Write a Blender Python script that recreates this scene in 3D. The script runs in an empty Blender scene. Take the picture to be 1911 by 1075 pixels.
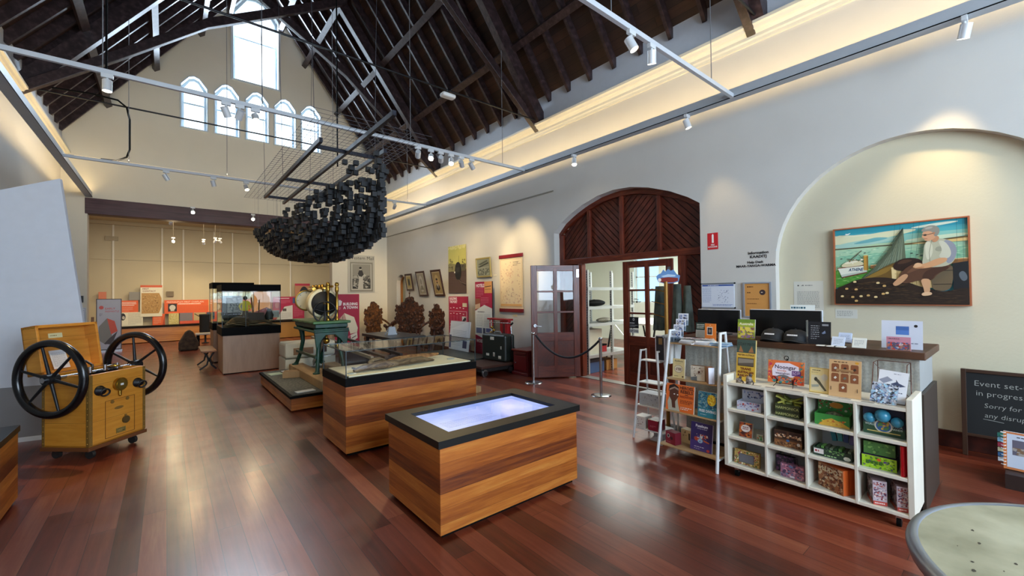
import bpy, bmesh, math, random
from mathutils import Vector, Matrix, Euler
random.seed(7)
SC = bpy.context.scene
COL = SC.collection
PI = math.pi
R90 = -PI/2          # things on the long right wall face the hall

# ------------------------------------------------------------------ camera
yaw, pitch, roll = 0.688312846, 0.0138871, -0.0124664
fwd = Vector((math.sin(yaw)*math.cos(pitch), math.cos(yaw)*math.cos(pitch), math.sin(pitch)))
rt = Vector((math.cos(yaw), -math.sin(yaw), 0)); up = rt.cross(fwd)
r2 = rt*math.cos(roll)+up*math.sin(roll); u2 = -rt*math.sin(roll)+up*math.cos(roll)
cd = bpy.data.cameras.new('camera'); cam = bpy.data.objects.new('camera', cd); COL.objects.link(cam)
M = Matrix((r2, u2, -fwd)).transposed().to_4x4(); M.translation = Vector((0, 0, 1.6))
cam.matrix_world = M
cd.sensor_width = 36; cd.lens = 784.5/1911*36; cd.clip_start = .05; cd.clip_end = 200
SC.camera = cam
# ------------------------------------------------------------------ colour management, world
SC.view_settings.view_transform = 'Standard'; SC.view_settings.look = 'None'
SC.view_settings.gamma = 1; SC.view_settings.use_curve_mapping = False
SC.view_settings.exposure = 0.22
W = bpy.data.worlds.new('sky'); SC.world = W; W.use_nodes = True
bg = W.node_tree.nodes['Background']; bg.inputs[0].default_value = (.72, .86, 1, 1); bg.inputs[1].default_value = 2.5
try:
    SC.cycles.max_bounces = 10; SC.cycles.diffuse_bounces = 5; SC.cycles.transparent_max_bounces = 24
    SC.cycles.caustics_reflective = False; SC.cycles.caustics_refractive = False
    SC.cycles.sample_clamp_indirect = 6
except Exception: pass
def lamp(name, typ, loc, aim, energy, color, parent=None, **k):
    d = bpy.data.lights.new(name, typ); d.energy = energy; d.color = color
    for a, b in k.items(): setattr(d, a, b)
    o = bpy.data.objects.new(name, d); COL.objects.link(o)
    o.location = loc
    v = Vector(aim)-Vector(loc); o.rotation_euler = v.to_track_quat('-Z', 'Y').to_euler()
    if parent: 
        o.parent = parent; o.location = Vector(loc)-parent.location
    return o
DAY = (.66, .82, 1.0); WARM = (1.0, .74, .38)
def arealight(name, loc, aim, sx, sy, e, col):
    return lamp(name, 'AREA', loc, aim, e, col, shape='RECTANGLE', size=sx, size_y=sy)
# daylight outside the gable windows of the far end
arealight('daylight_gable', (2.06, 14.75, 9.1), (2.06, 6, 2.6), 1.1, 2.5, 330, DAY)
arealight('daylight_lancets', (2.06, 14.75, 6.95), (2.06, 6, 1.5), 3.6, 1.4, 330, DAY)
# daylight outside the big windows of the near end
arealight('daylight_near', (2.05, -4.5, 3.1), (2.05, 6, 3.4), 5.6, 3.6, 700, DAY)
# office daylight, and its ceiling panel
arealight('office_daylight', (12.3, 5.6, 2.0), (6, 5.6, 1.2), 3.0, 1.6, 150, (.9, .97, 1))
arealight('office_panel', (8.8, 5.0, 3.1), (8.8, 5.0, 0), 2.2, 3.4, 300, (.97, 1, .93))
# warm light strips along the tops of the two rails
for nm, x, ax, ay in (('cove_light_right', 5.62, 6.0, 5.0), ('cove_light_left', -1.46, -1.9, 5.0)):
    o = arealight(nm, (x, 5.1, 4.17), (ax, 5.1, ay), 18, .05, 62, WARM)
    v = Vector((ax-x, 0, ay-4.17)).normalized()
    # long side runs along the hall
    xa = Vector((0, 1, 0)); za = -v; ya = za.cross(xa)
    o.matrix_world = Matrix.Translation((x, 5.1, 4.17)) @ Matrix((xa, ya, za)).transposed().to_4x4()
# added warm fill lamp at the farthest track, brightening the gable wall
o = arealight('gable_fill', (2.07, 10.38, 4.12), (2.07, 14.2, 5.4), 6.6, .05, 42, (1, .85, .62))
# annex ceiling wash
arealight('annex_light_west', (0.2, 17.4, 4.2), (0.2, 17.9, 0), 3.0, 1.2, 85, (1, .8, .52))
arealight('annex_light_east', (3.6, 17.4, 4.2), (3.6, 17.9, 0), 3.0, 1.2, 70, (1, .8, .52))

# ------------------------------------------------------------------ materials
def lin(h):
    h = h.lstrip('#'); c = [int(h[i:i+2], 16)/255 for i in (0, 2, 4)]
    return tuple(((v+.055)/1.055)**2.4 if v > .04045 else v/12.92 for v in c)+(1,)
_m = {}
def newmat(name):
    m = bpy.data.materials.new(name); m.use_nodes = True
    return m, m.node_tree.nodes, m.node_tree.links, m.node_tree.nodes['Principled BSDF']
def C(h, rough=.55, metal=0, noise=.06, spec=None):
    k = (h, rough, metal, noise)
    if k in _m: return _m[k]
    m, N, L, b = newmat('paint_'+h); _m[k] = m
    c = lin(h)
    if noise:
        t = N.new('ShaderNodeTexCoord'); n = N.new('ShaderNodeTexNoise'); n.inputs['Scale'].default_value = 9; n.inputs['Detail'].default_value = 5
        mx = N.new('ShaderNodeMix'); mx.data_type = 'RGBA'
        mx.inputs[6].default_value = tuple(v*(1-noise) for v in c[:3])+(1,); mx.inputs[7].default_value = tuple(min(1, v*(1+noise)) for v in c[:3])+(1,)
        L.new(t.outputs['Object'], n.inputs['Vector']); L.new(n.outputs['Fac'], mx.inputs[0]); L.new(mx.outputs[2], b.inputs['Base Color'])
    else: b.inputs['Base Color'].default_value = c
    b.inputs['Roughness'].default_value = rough; b.inputs['Metallic'].default_value = metal
    return m
def emit(h, s):
    k = ('e', h, s)
    if k in _m: return _m[k]
    m, N, L, b = newmat('lit_'+h); _m[k] = m
    b.inputs['Base Color'].default_value = lin(h); b.inputs['Emission Color'].default_value = lin(h); b.inputs['Emission Strength'].default_value = s
    return m
def glass(tint='ffffff', k=0.0):
    key = ('g', tint, k)
    if key in _m: return _m[key]
    m = bpy.data.materials.new('clear_glass'); m.use_nodes = True; _m[key] = m
    N, L = m.node_tree.nodes, m.node_tree.links; N.clear()
    o = N.new('ShaderNodeOutputMaterial'); tr = N.new('ShaderNodeBsdfTransparent'); gl = N.new('ShaderNodeBsdfGlossy'); mx = N.new('ShaderNodeMixShader'); fr = N.new('ShaderNodeFresnel')
    ge = N.new('ShaderNodeNewGeometry'); ir = mth(N, L, 'MULTIPLY_ADD', ge.outputs['Backfacing'], 1/1.5-1.5, 1.5); L.new(ir, fr.inputs['IOR']); tr.inputs[0].default_value = lin(tint); gl.inputs['Roughness'].default_value = .02
    ad = N.new('ShaderNodeMath'); ad.operation = 'ADD'; ad.inputs[1].default_value = k
    L.new(fr.outputs[0], ad.inputs[0]); L.new(mth(N, L, 'MULTIPLY', ad.outputs[0], .75), mx.inputs[0]); L.new(tr.outputs[0], mx.inputs[1]); L.new(gl.outputs[0], mx.inputs[2]); L.new(mx.outputs[0], o.inputs[0])
    return m
def mth(N, L, op, a, b=None, c=None):
    n = N.new('ShaderNodeMath'); n.operation = op
    for i, v in enumerate((a, b, c)):
        if v is None: continue
        if isinstance(v, (int, float)): n.inputs[i].default_value = v
        else: L.new(v, n.inputs[i])
    return n.outputs[0]
def ramp(N, L, fac, cols, const=False):
    r = N.new('ShaderNodeValToRGB'); cr = r.color_ramp
    if const: cr.interpolation = 'CONSTANT'
    while len(cr.elements) < len(cols): cr.elements.new(.5)
    for i, c in enumerate(cols):
        cr.elements[i].position = i/len(cols) if const else i/max(1, len(cols)-1); cr.elements[i].color = lin(c)
    L.new(fac, r.inputs[0]); return r.outputs[0]
def planks(name, across, along, w, ln, cols, rough=.35, grain=.5, gap=.012, gs=(14, 1.4), bump=.15, wear=0, coat=0, rvar=.12):
    """boards: across / along are 'x','y','z' or 'xy' (x+y)"""
    m, N, L, b = newmat(name)
    tc = N.new('ShaderNodeTexCoord'); sp = N.new('ShaderNodeSeparateXYZ'); L.new(tc.outputs['Object'], sp.inputs[0])
    ax = {'x': sp.outputs[0], 'y': sp.outputs[1], 'z': sp.outputs[2], 'xy': mth(N, L, 'ADD', sp.outputs[0], sp.outputs[1])}
    ac, al = ax[across], ax[along]
    u = mth(N, L, 'DIVIDE', ac, w); i = mth(N, L, 'FLOOR', u)
    h = N.new('ShaderNodeTexWhiteNoise'); h.noise_dimensions = '1D'; L.new(i, h.inputs['W'])
    v = mth(N, L, 'ADD', mth(N, L, 'DIVIDE', al, ln), mth(N, L, 'MULTIPLY', h.outputs[0], 7.3)); j = mth(N, L, 'FLOOR', v)
    cb = N.new('ShaderNodeCombineXYZ'); L.new(i, cb.inputs[0]); L.new(j, cb.inputs[1])
    wn = N.new('ShaderNodeTexWhiteNoise'); wn.noise_dimensions = '2D'; L.new(cb.outputs[0], wn.inputs['Vector'])
    tone = wn.outputs[0]
    # grain
    g = N.new('ShaderNodeCombineXYZ')
    L.new(mth(N, L, 'MULTIPLY', ac, gs[0]), g.inputs[0]); L.new(mth(N, L, 'MULTIPLY', al, gs[1]), g.inputs[1]); L.new(mth(N, L, 'MULTIPLY', tone, 37), g.inputs[2])
    nz = N.new('ShaderNodeTexNoise'); nz.inputs['Scale'].default_value = 1; nz.inputs['Detail'].default_value = 8; nz.inputs['Roughness'].default_value = .62; nz.inputs['Distortion'].default_value = .35
    L.new(g.outputs[0], nz.inputs['Vector'])
    f = mth(N, L, 'ADD', mth(N, L, 'MULTIPLY', tone, 1-grain), mth(N, L, 'MULTIPLY', mth(N, L, 'MULTIPLY_ADD', nz.outputs[0], 2.2, -.6), grain))
    colr = ramp(N, L, f, cols)
    fu = mth(N, L, 'FRACT', u); fv = mth(N, L, 'FRACT', v)
    e = mth(N, L, 'MAXIMUM', mth(N, L, 'LESS_THAN', fu, gap), mth(N, L, 'LESS_THAN', fv, gap*w/ln))
    mx = N.new('ShaderNodeMix'); mx.data_type = 'RGBA'; mx.blend_type = 'MULTIPLY'; L.new(e, mx.inputs[0]); L.new(colr, mx.inputs[6]); mx.inputs[7].default_value = (.25, .2, .2, 1)
    L.new(mx.outputs[2], b.inputs['Base Color'])
    n2 = N.new('ShaderNodeTexNoise'); n2.inputs['Scale'].default_value = 3; n2.inputs['Detail'].default_value = 4; L.new(tc.outputs['Object'], n2.inputs['Vector'])
    rr = mth(N, L, 'ADD', mth(N, L, 'MULTIPLY_ADD', n2.outputs[0], rvar*2, rough-rvar), mth(N, L, 'MULTIPLY', tone, wear))
    L.new(rr, b.inputs['Roughness'])
    bp = N.new('ShaderNodeBump'); bp.inputs['Strength'].default_value = bump; bp.inputs['Distance'].default_value = .004
    L.new(mth(N, L, 'SUBTRACT', nz.outputs[0], mth(N, L, 'MULTIPLY', e, 2)), bp.inputs['Height']); L.new(bp.outputs[0], b.inputs['Normal'])
    b.inputs['Coat Weight'].default_value = coat; b.inputs['Coat Roughness'].default_value = .2
    return m
def plaster(name, h, amt=.04, scale=2.5):
    m, N, L, b = newmat(name)
    tc = N.new('ShaderNodeTexCoord'); n = N.new('ShaderNodeTexNoise'); n.inputs['Scale'].default_value = scale; n.inputs['Detail'].default_value = 8
    L.new(tc.outputs['Object'], n.inputs['Vector']); c = lin(h)
    mx = N.new('ShaderNodeMix'); mx.data_type = 'RGBA'; mx.inputs[6].default_value = tuple(v*(1-amt) for v in c[:3])+(1,); mx.inputs[7].default_value = tuple(min(1, v*(1+amt)) for v in c[:3])+(1,)
    L.new(n.outputs[0], mx.inputs[0]); L.new(mx.outputs[2], b.inputs['Base Color']); b.inputs['Roughness'].default_value = .8
    n2 = N.new('ShaderNodeTexNoise'); n2.inputs['Scale'].default_value = 45; n2.inputs['Detail'].default_value = 4; L.new(tc.outputs['Object'], n2.inputs['Vector'])
    bp = N.new('ShaderNodeBump'); bp.inputs['Strength'].default_value = .12; bp.inputs['Distance'].default_value = .01; L.new(n2.outputs[0], bp.inputs['Height']); L.new(bp.outputs[0], b.inputs['Normal'])
    return m
def speckle(name, a, bcol, scale=60, rough=.5, metal=0, detail=6, a2=None):
    m, N, L, b = newmat(name)
    tc = N.new('ShaderNodeTexCoord'); n = N.new('ShaderNodeTexNoise'); n.inputs['Scale'].default_value = scale; n.inputs['Detail'].default_value = detail
    L.new(tc.outputs['Object'], n.inputs['Vector'])
    f = mth(N, L, 'MULTIPLY_ADD', n.outputs[0], 3, -1)
    L.new(ramp(N, L, f, [a, bcol] if a2 is None else [a, a2, bcol]), b.inputs['Base Color']); b.inputs['Roughness'].default_value = rough; b.inputs['Metallic'].default_value = metal
    return m
FLOOR = planks('jarrah_floor', 'x', 'y', .135, 2.3, ['35120a', '54200f', '6a2a18', '7f3c26', '96583c'], rough=.33, grain=.34, gap=.026, gs=(30, 1.6), bump=.12, wear=.08, coat=.35)
CASE = planks('case_wood', 'z', 'xy', .099, 400, ['3e180b', '602b10', '8c4818', 'ae6426', 'c6863c'], rough=.36, grain=.36, gap=.014, gs=(42, 2.6), bump=.06)
BOARDS = planks('roof_boards', 'x', 'y', .15, 4, ['120b0a', '221411', '321d16', '40281e'], rough=.6, grain=.5, gap=.07, gs=(10, 1), bump=.3)
TIMBER = speckle('roof_timber', '1e1516', '3f3033', 14, .4, a2='2c2022')
JARRAH = planks('door_wood', 'z', 'xy', 5, 5, ['3c150c', '5a2214', '6e2e1b', '834026'], rough=.34, grain=1, gap=0, gs=(3, 26), bump=.05)
JARRAH_H = planks('door_wood_across', 'z', 'xy', 5, 5, ['3c150c', '5a2214', '6e2e1b', '834026'], rough=.34, grain=1, gap=0, gs=(26, 3), bump=.05)
WALL = plaster('white_plaster', 'cfccc5')
WALLC = plaster('cream_plaster', 'cfc3a4')
WHITE = C('e6e6e2', .5); OFFWHITE = C('dcdad0', .5); BLACK = C('050505', .7); BLACK.node_tree.nodes['Principled BSDF'].inputs['Specular IOR Level'].default_value = .12; DGREY = C('26272b', .6)
STEEL = C('b9bcc0', .25, 1); BRASS = C('b08b3e', .3, 1); IRON = C('17181b', .42, .3)
CREAMS = C('cfcbb8', .5)

# ------------------------------------------------------------------ mesh builder
class B:
    def __init__(s): s.v = []; s.f = []; s.mi = []; s.sm = []; s.ms = []
    def slot(s, m):
        if m not in s.ms: s.ms.append(m)
        return s.ms.index(m)
    def add(s, vs, fs, m, smooth=False, T=None):
        o = len(s.v); k = s.slot(m)
        s.v += [tuple(T @ Vector(v)) if T else tuple(v) for v in vs]
        for f in fs: s.f.append(tuple(o+i for i in f)); s.mi.append(k); s.sm.append(smooth)
        return s
    def box(s, x0, x1, y0, y1, z0, z1, m, T=None):
        return s.add([(x, y, z) for z in (z0, z1) for y in (y0, y1) for x in (x0, x1)],
                     [(0, 2, 3, 1), (4, 5, 7, 6), (0, 1, 5, 4), (2, 6, 7, 3), (0, 4, 6, 2), (1, 3, 7, 5)], m, False, T)
    def beam(s, p, q, w, h, m, upv=(0, 0, 1)):
        """square bar from p to q, w wide, h deep (along upv)"""
        p, q = Vector(p), Vector(q); d = q-p; L = d.length; d.normalize()
        u = Vector(upv); u = (u-d*u.dot(d)).normalized() if abs(u.dot(d)) < .999 else Vector((1, 0, 0)); r = d.cross(u)
        T = Matrix((r, d, u)).transposed().to_4x4(); T.translation = p
        return s.box(-w/2, w/2, 0, L, -h/2, h/2, m, T)
    def ring(s, c, ax, r, n, ang=0):
        ax = Vector(ax).normalized(); a = Vector((0, 0, 1)) if abs(ax.z) < .9 else Vector((1, 0, 0))
        u = ax.cross(a).normalized(); w = ax.cross(u)
        return [tuple(Vector(c)+r*(math.cos(ang+2*PI*i/n)*u+math.sin(ang+2*PI*i/n)*w)) for i in range(n)]
    def cyl(s, p, q, r, m, n=16, r2=None, cap=True, smooth=True):
        p, q = Vector(p), Vector(q); ax = q-p; r2 = r if r2 is None else r2
        a, b = s.ring(p, ax, r, n), s.ring(q, ax, r2, n)
        s.add(a+b, [(i, (i+1) % n, n+(i+1) % n, n+i) for i in range(n)], m, smooth)
        if cap: s.add(a, [tuple(range(n-1, -1, -1))], m); s.add(b, [tuple(range(n))], m)
        return s
    def tube(s, pts, r, m, n=8, closed=False, cap=True):
        P = [Vector(p) for p in pts]; K = len(P); rings = []; u = None
        rr = r if isinstance(r, (list, tuple)) else [r]*K
        for i in range(K):
            if closed: d = P[(i+1) % K]-P[i-1]
            else: d = P[min(i+1, K-1)]-P[max(i-1, 0)]
            d.normalize()
            if u is None: u = d.orthogonal().normalized()
            else: u = (u-d*u.dot(d)).normalized()
            w = d.cross(u)
            rings += [tuple(P[i]+rr[i]*(math.cos(2*PI*j/n)*u+math.sin(2*PI*j/n)*w)) for j in range(n)]
        fs = []
        for i in range(K if closed else K-1):
            a, b = i*n, ((i+1) % K)*n
            fs += [(a+j, a+(j+1) % n, b+(j+1) % n, b+j) for j in range(n)]
        s.add(rings, fs, m, True)
        if cap and not closed: s.add(rings[:n], [tuple(range(n-1, -1, -1))], m); s.add(rings[-n:], [tuple(range(n))], m)
        return s
    def lathe(s, prof, m, n=24, c=(0, 0, 0), ax=(0, 0, 1), smooth=True):
        ax = Vector(ax).normalized(); vs = []; K = len(prof)
        for r, z in prof: vs += s.ring(Vector(c)+ax*z, ax, max(r, 1e-4), n)
        s.add(vs, [(i*n+j, i*n+(j+1) % n, (i+1)*n+(j+1) % n, (i+1)*n+j) for i in range(K-1) for j in range(n)], m, smooth)
        return s
    def ball(s, c, r, m, n=12, sc=(1, 1, 1), ax=(0, 0, 1)):
        k = max(4, n//2); vs = []; c = Vector(c)
        for i in range(k+1):
            a = PI*i/k
            for j in range(n):
                b = 2*PI*j/n; vs.append((c.x+r*sc[0]*math.sin(a)*math.cos(b), c.y+r*sc[1]*math.sin(a)*math.sin(b), c.z+r*sc[2]*math.cos(a)))
        return s.add(vs, [(i*n+j, (i+1)*n+j, (i+1)*n+(j+1) % n, i*n+(j+1) % n) for i in range(k) for j in range(n)], m, True)
    def torus(s, c, ax, R, r, m, n=40, k=10):
        pts = s.ring(c, ax, R, n); return s.tube(pts, r, m, k, closed=True)
    def prism(s, poly, y0, y1, m, plane='xz', T=None):
        """2D outline extruded; plane xz -> thickness along y; yz -> along x; xy -> along z"""
        f = {'xz': lambda a, b, t: (a, t, b), 'yz': lambda a, b, t: (t, a, b), 'xy': lambda a, b, t: (a, b, t)}[plane]
        n = len(poly); A = [f(a, b, y0) for a, b in poly]; Bv = [f(a, b, y1) for a, b in poly]
        s.add(A+Bv, [tuple(range(n)), tuple(range(2*n-1, n-1, -1))]+[(i, n+i, n+(i+1) % n, (i+1) % n) for i in range(n)], m, False, T)
        return s
    def build(s, name, parent=None, loc=None, rot=None, bevel=0, label=None, seg=2):
        me = bpy.data.meshes.new(name); me.from_pydata(s.v, [], s.f)
        for m in s.ms: me.materials.append(m)
        me.polygons.foreach_set('material_index', s.mi); me.polygons.foreach_set('use_smooth', s.sm)
        me.update()
        bm = bmesh.new(); bm.from_mesh(me); 
        if len(bm.faces) < 60000 and not getattr(s, 'raw', False): bmesh.ops.recalc_face_normals(bm, faces=bm.faces)
        bm.to_mesh(me); bm.free()
        o = bpy.data.objects.new(name, me); COL.objects.link(o)
        if parent: o.parent = parent
        if loc: o.location = loc
        if rot: o.rotation_euler = rot
        if bevel:
            b = o.modifiers.new('bevel', 'BEVEL'); b.width = bevel; b.segments = seg; b.limit_method = 'ANGLE'; b.angle_limit = .7
        if label: o['label'] = label
        return o
def tag(o, label, cat, group=None):
    o['label'] = label; o['category'] = cat
    if group: o['group'] = group
    return o
def struct(o): o['kind'] = 'structure'; return o
def thing(name, label, cat, loc=(0, 0, 0), rz=0, group=None):
    o = bpy.data.objects.new(name, None); COL.objects.link(o); o.empty_display_size = .1
    o.location = loc; o.rotation_euler = (0, 0, rz); tag(o, label, cat, group); return o
def dup(root, loc=None, rz=None, label=None, parent=None):
    c = root.copy(); COL.objects.link(c)
    if parent: c.parent = parent
    if loc is not None: c.location = loc
    if rz is not None: c.rotation_euler = (0, 0, rz)
    if label: c['label'] = label
    for ch in root.children: dup(ch, parent=c)
    return c
_tx = {}
def textmesh(s, bold=0):
    if 'M' in s and bold < .03: bold = 0
    k = (s, bold)
    if k not in _tx:
        c = bpy.data.curves.new('t', 'FONT'); c.body = s; c.offset = bold; c.resolution_u = 2; c.align_x = 'CENTER'
        o = bpy.data.objects.new('t', c); m = o.to_mesh()
        _tx[k] = ([(v.co.x, v.co.y) for v in m.vertices], [tuple(p.vertices) for p in m.polygons])
        o.to_mesh_clear(); bpy.data.objects.remove(o); bpy.data.curves.remove(c)
    return _tx[k]
class Art:
    """a flat printed sheet, board or book: front faces local -y, bottom centre at the origin"""
    def __init__(s, w, h, t=.004, back='ffffff', rough=.5, side=None):
        s.w, s.h, s.t = w, h, t; s.b = B(); s.r = rough; s.k = 1; s.d = .00022
        s.b.box(-w/2, w/2, 0, t, 0, h, C(side or back, rough))
        s.poly([(0, 0), (1, 0), (1, 1), (0, 1)], back)
    def P(s, x, y, e=0): return ((x-.5)*s.w, -s.d*s.k-e, y*s.h)
    def poly(s, pts, col, mat=None, sm=0):
        for _ in range(sm):
            pts = [q for (xa, ya), (xb, yb) in zip(pts, pts[1:]+pts[:1]) for q in ((xa*.75+xb*.25, ya*.75+yb*.25), (xa*.25+xb*.75, ya*.25+yb*.75))]
        s.b.add([s.P(x, y) for x, y in pts], [tuple(range(len(pts)))], mat or C(col, s.r, 0, .03)); s.k += 1; return s
    def rect(s, x0, y0, x1, y1, col, mat=None): return s.poly([(x0, y0), (x1, y0), (x1, y1), (x0, y1)], col, mat)
    def ell(s, cx, cy, rx, ry, col, n=20, mat=None): return s.poly([(cx+rx*math.cos(2*PI*i/n), cy+ry*math.sin(2*PI*i/n)) for i in range(n)], col, mat)
    def quads(s, rects, col):
        vs = []; fs = []
        for x0, y0, x1, y1 in rects:
            o = len(vs); vs += [s.P(x0, y0), s.P(x1, y0), s.P(x1, y1), s.P(x0, y1)]; fs.append((o, o+1, o+2, o+3))
        s.b.add(vs, fs, C(col, s.r, 0, .03)); s.k += 1; return s
    def lines(s, x0, y0, x1, y1, n, col, fill=.45):
        """a block of small running text, as broken rules"""
        dy = (y1-y0)/n; q = []
        for i in range(n):
            x = x0; lim = x1 if i else x0+(x1-x0)*random.uniform(.5, .95)
            while x < lim-.004:
                wd = random.uniform(.3, 1.0)*.045/max(s.w, .2)*.5; e = min(x+wd, lim)
                if e > x: q.append((x, y0+dy*(i+.5-fill/2), e, y0+dy*(i+.5+fill/2)))
                x = e+.008/max(s.w, .2)*.7
        return s.quads(q, col)
    def frame(s, x0, y0, x1, y1, t, col):
        tx = t*s.h/s.w; return s.quads([(x0, y0, x1, y0+t), (x0, y1-t, x1, y1), (x0, y0+t, x0+tx, y1-t), (x1-tx, y0+t, x1, y1-t)], col)
    def blobs(s, x0, y0, x1, y1, n, cols, rmin=.01, rmax=.04, seed=1):
        r = random.Random(seed); a = s.h/s.w
        for c in cols:
            vs = []; fs = []
            for bi in range(n):
                cx, cy, q = r.uniform(x0, x1), r.uniform(y0, y1), r.uniform(rmin, rmax); k = r.choice((4, 5, 7)); ph = r.uniform(0, 6); o = len(vs)
                el = r.uniform(.4, 1.2)
                vs += [s.P(min(x1, max(x0, cx+q*a*math.cos(ph+2*PI*i/k))), min(y1, max(y0, cy+q*el*math.sin(ph+2*PI*i/k))), bi*.00002) for i in range(k)]; fs.append(tuple(range(o, o+k)))
            s.b.add(vs, fs, C(c, s.r, 0, .03)); s.k += 1+n*.00002/s.d
        return s
    def ripples(s, x0, y0, x1, y1, n, cols, ln=.05, seed=1):
        r = random.Random(seed)
        for c in cols:
            for bi in range(n):
                x, y = r.uniform(x0, x1-ln*.6), r.uniform(y0, y1); l = r.uniform(.3, 1)*ln; s.b.add([s.P(x, y, bi*.00002), s.P(x+l*.5, y-.004, bi*.00002), s.P(min(x1, x+l), y+.001, bi*.00002), s.P(x+l*.5, y+.003, bi*.00002)], [(0, 1, 2, 3)], C(c, s.r, 0, .03))
            s.k += 1+n*.00002/s.d
        return s
    def line(s, pts, wd, col):
        a = s.w/s.h; q = []
        for (xa, ya), (xb, yb) in zip(pts, pts[1:]):
            dx, dy = (xb-xa)*s.w, (yb-ya)*s.h; l = math.hypot(dx, dy) or 1; nx, ny = -dy/l*wd/2, dx/l*wd/2
            q.append([((xa-.5)*s.w+nx, ya*s.h+ny), ((xb-.5)*s.w+nx, yb*s.h+ny), ((xb-.5)*s.w-nx, yb*s.h-ny), ((xa-.5)*s.w-nx, ya*s.h-ny)])
        vs = [(x, -s.d*s.k, z) for f in q for x, z in f]
        s.b.add(vs, [tuple(range(4*i, 4*i+4)) for i in range(len(q))], C(col, s.r, 0, .03)); s.k += 1; return s
    def text(s, t, cx, cy, size, col, bold=.012, maxw=None, al='c', slant=0):
        """size = cap height as a fraction of the sheet height; cy = baseline"""
        v, f = textmesh(t, bold); k = size*s.h/.69
        xs = [p[0] for p in v]; w = (max(xs)-min(xs))*k/s.w; mid = (max(xs)+min(xs))/2
        sx = k*(maxw/w if maxw and (w > maxw) else 1); w = min(w, maxw) if maxw else w
        off = {'c': 0, 'l': w/2, 'r': -w/2}[al]
        s.b.add([((cx+off-.5)*s.w+(x-mid)*sx+slant*y*k, -s.d*s.k, cy*s.h+y*k) for x, y in v], f, C(col, s.r, 0, .03)); s.k += 1; return s
    def build(s, name, label=None, cat=None, loc=(0, 0, 0), rz=0, lean=0, parent=None, group=None, roll=0):
        s.b.raw = True
        o = s.b.build(name, parent, loc, None)
        o.rotation_euler = (Matrix.Rotation(rz, 3, 'Z') @ Matrix.Rotation(-lean, 3, 'X') @ Matrix.Rotation(roll, 3, 'Y')).to_euler()
        if cat: tag(o, label, cat, group)
        elif label: o['label'] = label
        return o
def wallsheet(name, outer, holes, m, f, depth, jm=None):
    """flat wall with openings; f(u,v,d) -> xyz; jambs run depth back"""
    bm = bmesh.new(); 
    from mathutils.geometry import delaunay_2d_cdt
    allp = [outer]+list(holes); pts = []; ed = []
    for p in allp:
        o = len(pts); pts += [Vector(q) for q in p]; ed += [(o+i, o+(i+1) % len(p)) for i in range(len(p))]
    def inside(x, y, p):
        r = False
        for (xa, ya), (xb, yb) in zip(p, p[1:]+p[:1]):
            if (ya > y) != (yb > y) and x < (xb-xa)*(y-ya)/(yb-ya)+xa: r = not r
        return r
    vv, _, ff = delaunay_2d_cdt(pts, ed, [], 0, 1e-5)[:3]
    flat = [bm.verts.new(f(q.x, q.y, 0)) for q in vv]
    for tri in ff:
        cx = sum(vv[i].x for i in tri)/3; cy = sum(vv[i].y for i in tri)/3
        if inside(cx, cy, list(outer)) and not any(inside(cx, cy, list(h)) for h in holes): bm.faces.new([flat[i] for i in tri])
    for h in holes:
        a = [bm.verts.new(f(u, v, 0)) for u, v in h]; b = [bm.verts.new(f(u, v, depth)) for u, v in h]; n = len(h)
        for i in range(n):
            fc = bm.faces.new((a[i], a[(i+1) % n], b[(i+1) % n], b[i])); fc.material_index = 1
    bmesh.ops.recalc_face_normals(bm, faces=bm.faces)
    me = bpy.data.meshes.new(name); bm.to_mesh(me); bm.free(); me.materials.append(m); me.materials.append(jm or m)
    o = bpy.data.objects.new(name, me); COL.objects.link(o); return struct(o)
def arc(cx, cz, rx, rz, a0, a1, n): return [(cx+rx*math.cos(a0+(a1-a0)*i/n), cz+rz*math.sin(a0+(a1-a0)*i/n)) for i in range(n+1)]

# ------------------------------------------------------------------ the hall
XL, XR, YE, YN = -1.9, 6.0, 14.2, -4.0
o = B().box(-3, 13, YN-.3, 21.2, -.08, 0, FLOOR).build('floor'); struct(o)
lancet = lambda x0, x1, z0, z1: [(x0, z0), (x1, z0), (x1, z1-.27*(x1-x0)/.56), (x0+(x1-x0)*.70, z1-.045), ((x0+x1)/2, z1), (x0+(x1-x0)*.30, z1-.045), (x0, z1-.27*(x1-x0)/.56)]
WIN = [lancet(a, a+.56, 6.18, 7.6) for a in (.31, 1.05, 1.79, 2.52, 3.25)]
BIG = lancet(1.48, 2.62, 7.85, 10.45)
gz = 5.62; sl = 1.335; RX = 2.05
ridge = gz+(XR-RX)*sl
# far gable wall with the wide opening to the annex
OPEN = [(-1.46, 0), (4.15, 0), (4.15, 4.0), (-1.46, 4.0)]
outer = [(XL, 0), (-1.46, 0), (-1.46, 4.0), (4.15, 4.0), (4.15, 0), (XR, 0), (XR, gz), (RX, ridge), (XL, gz)]
wallsheet('wall_end', outer, WIN+[BIG], plaster('gable_plaster', 'dfdacb'), lambda u, v, d: (u, YE+d, v), .22, C('e8ecee', .5))
b = B(); b.box(-1.6, -1.46, YE+.006, YE+.3, 0, 4.0, WALL); b.box(4.15, 4.3, YE+.006, YE+.3, 0, 4.0, WALL)
struct(b.build('trim_1'))
b = B().box(-1.5, 4.2, YE-.03, YE+.32, 3.65, 4.03, planks('lintel_wood', 'z', 'xy', 2, 9, ['2a1417', '43242a', '54323a'], .5, 1, 0, (22, 1.2)))
struct(b.build('trim_2', bevel=.01))
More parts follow.
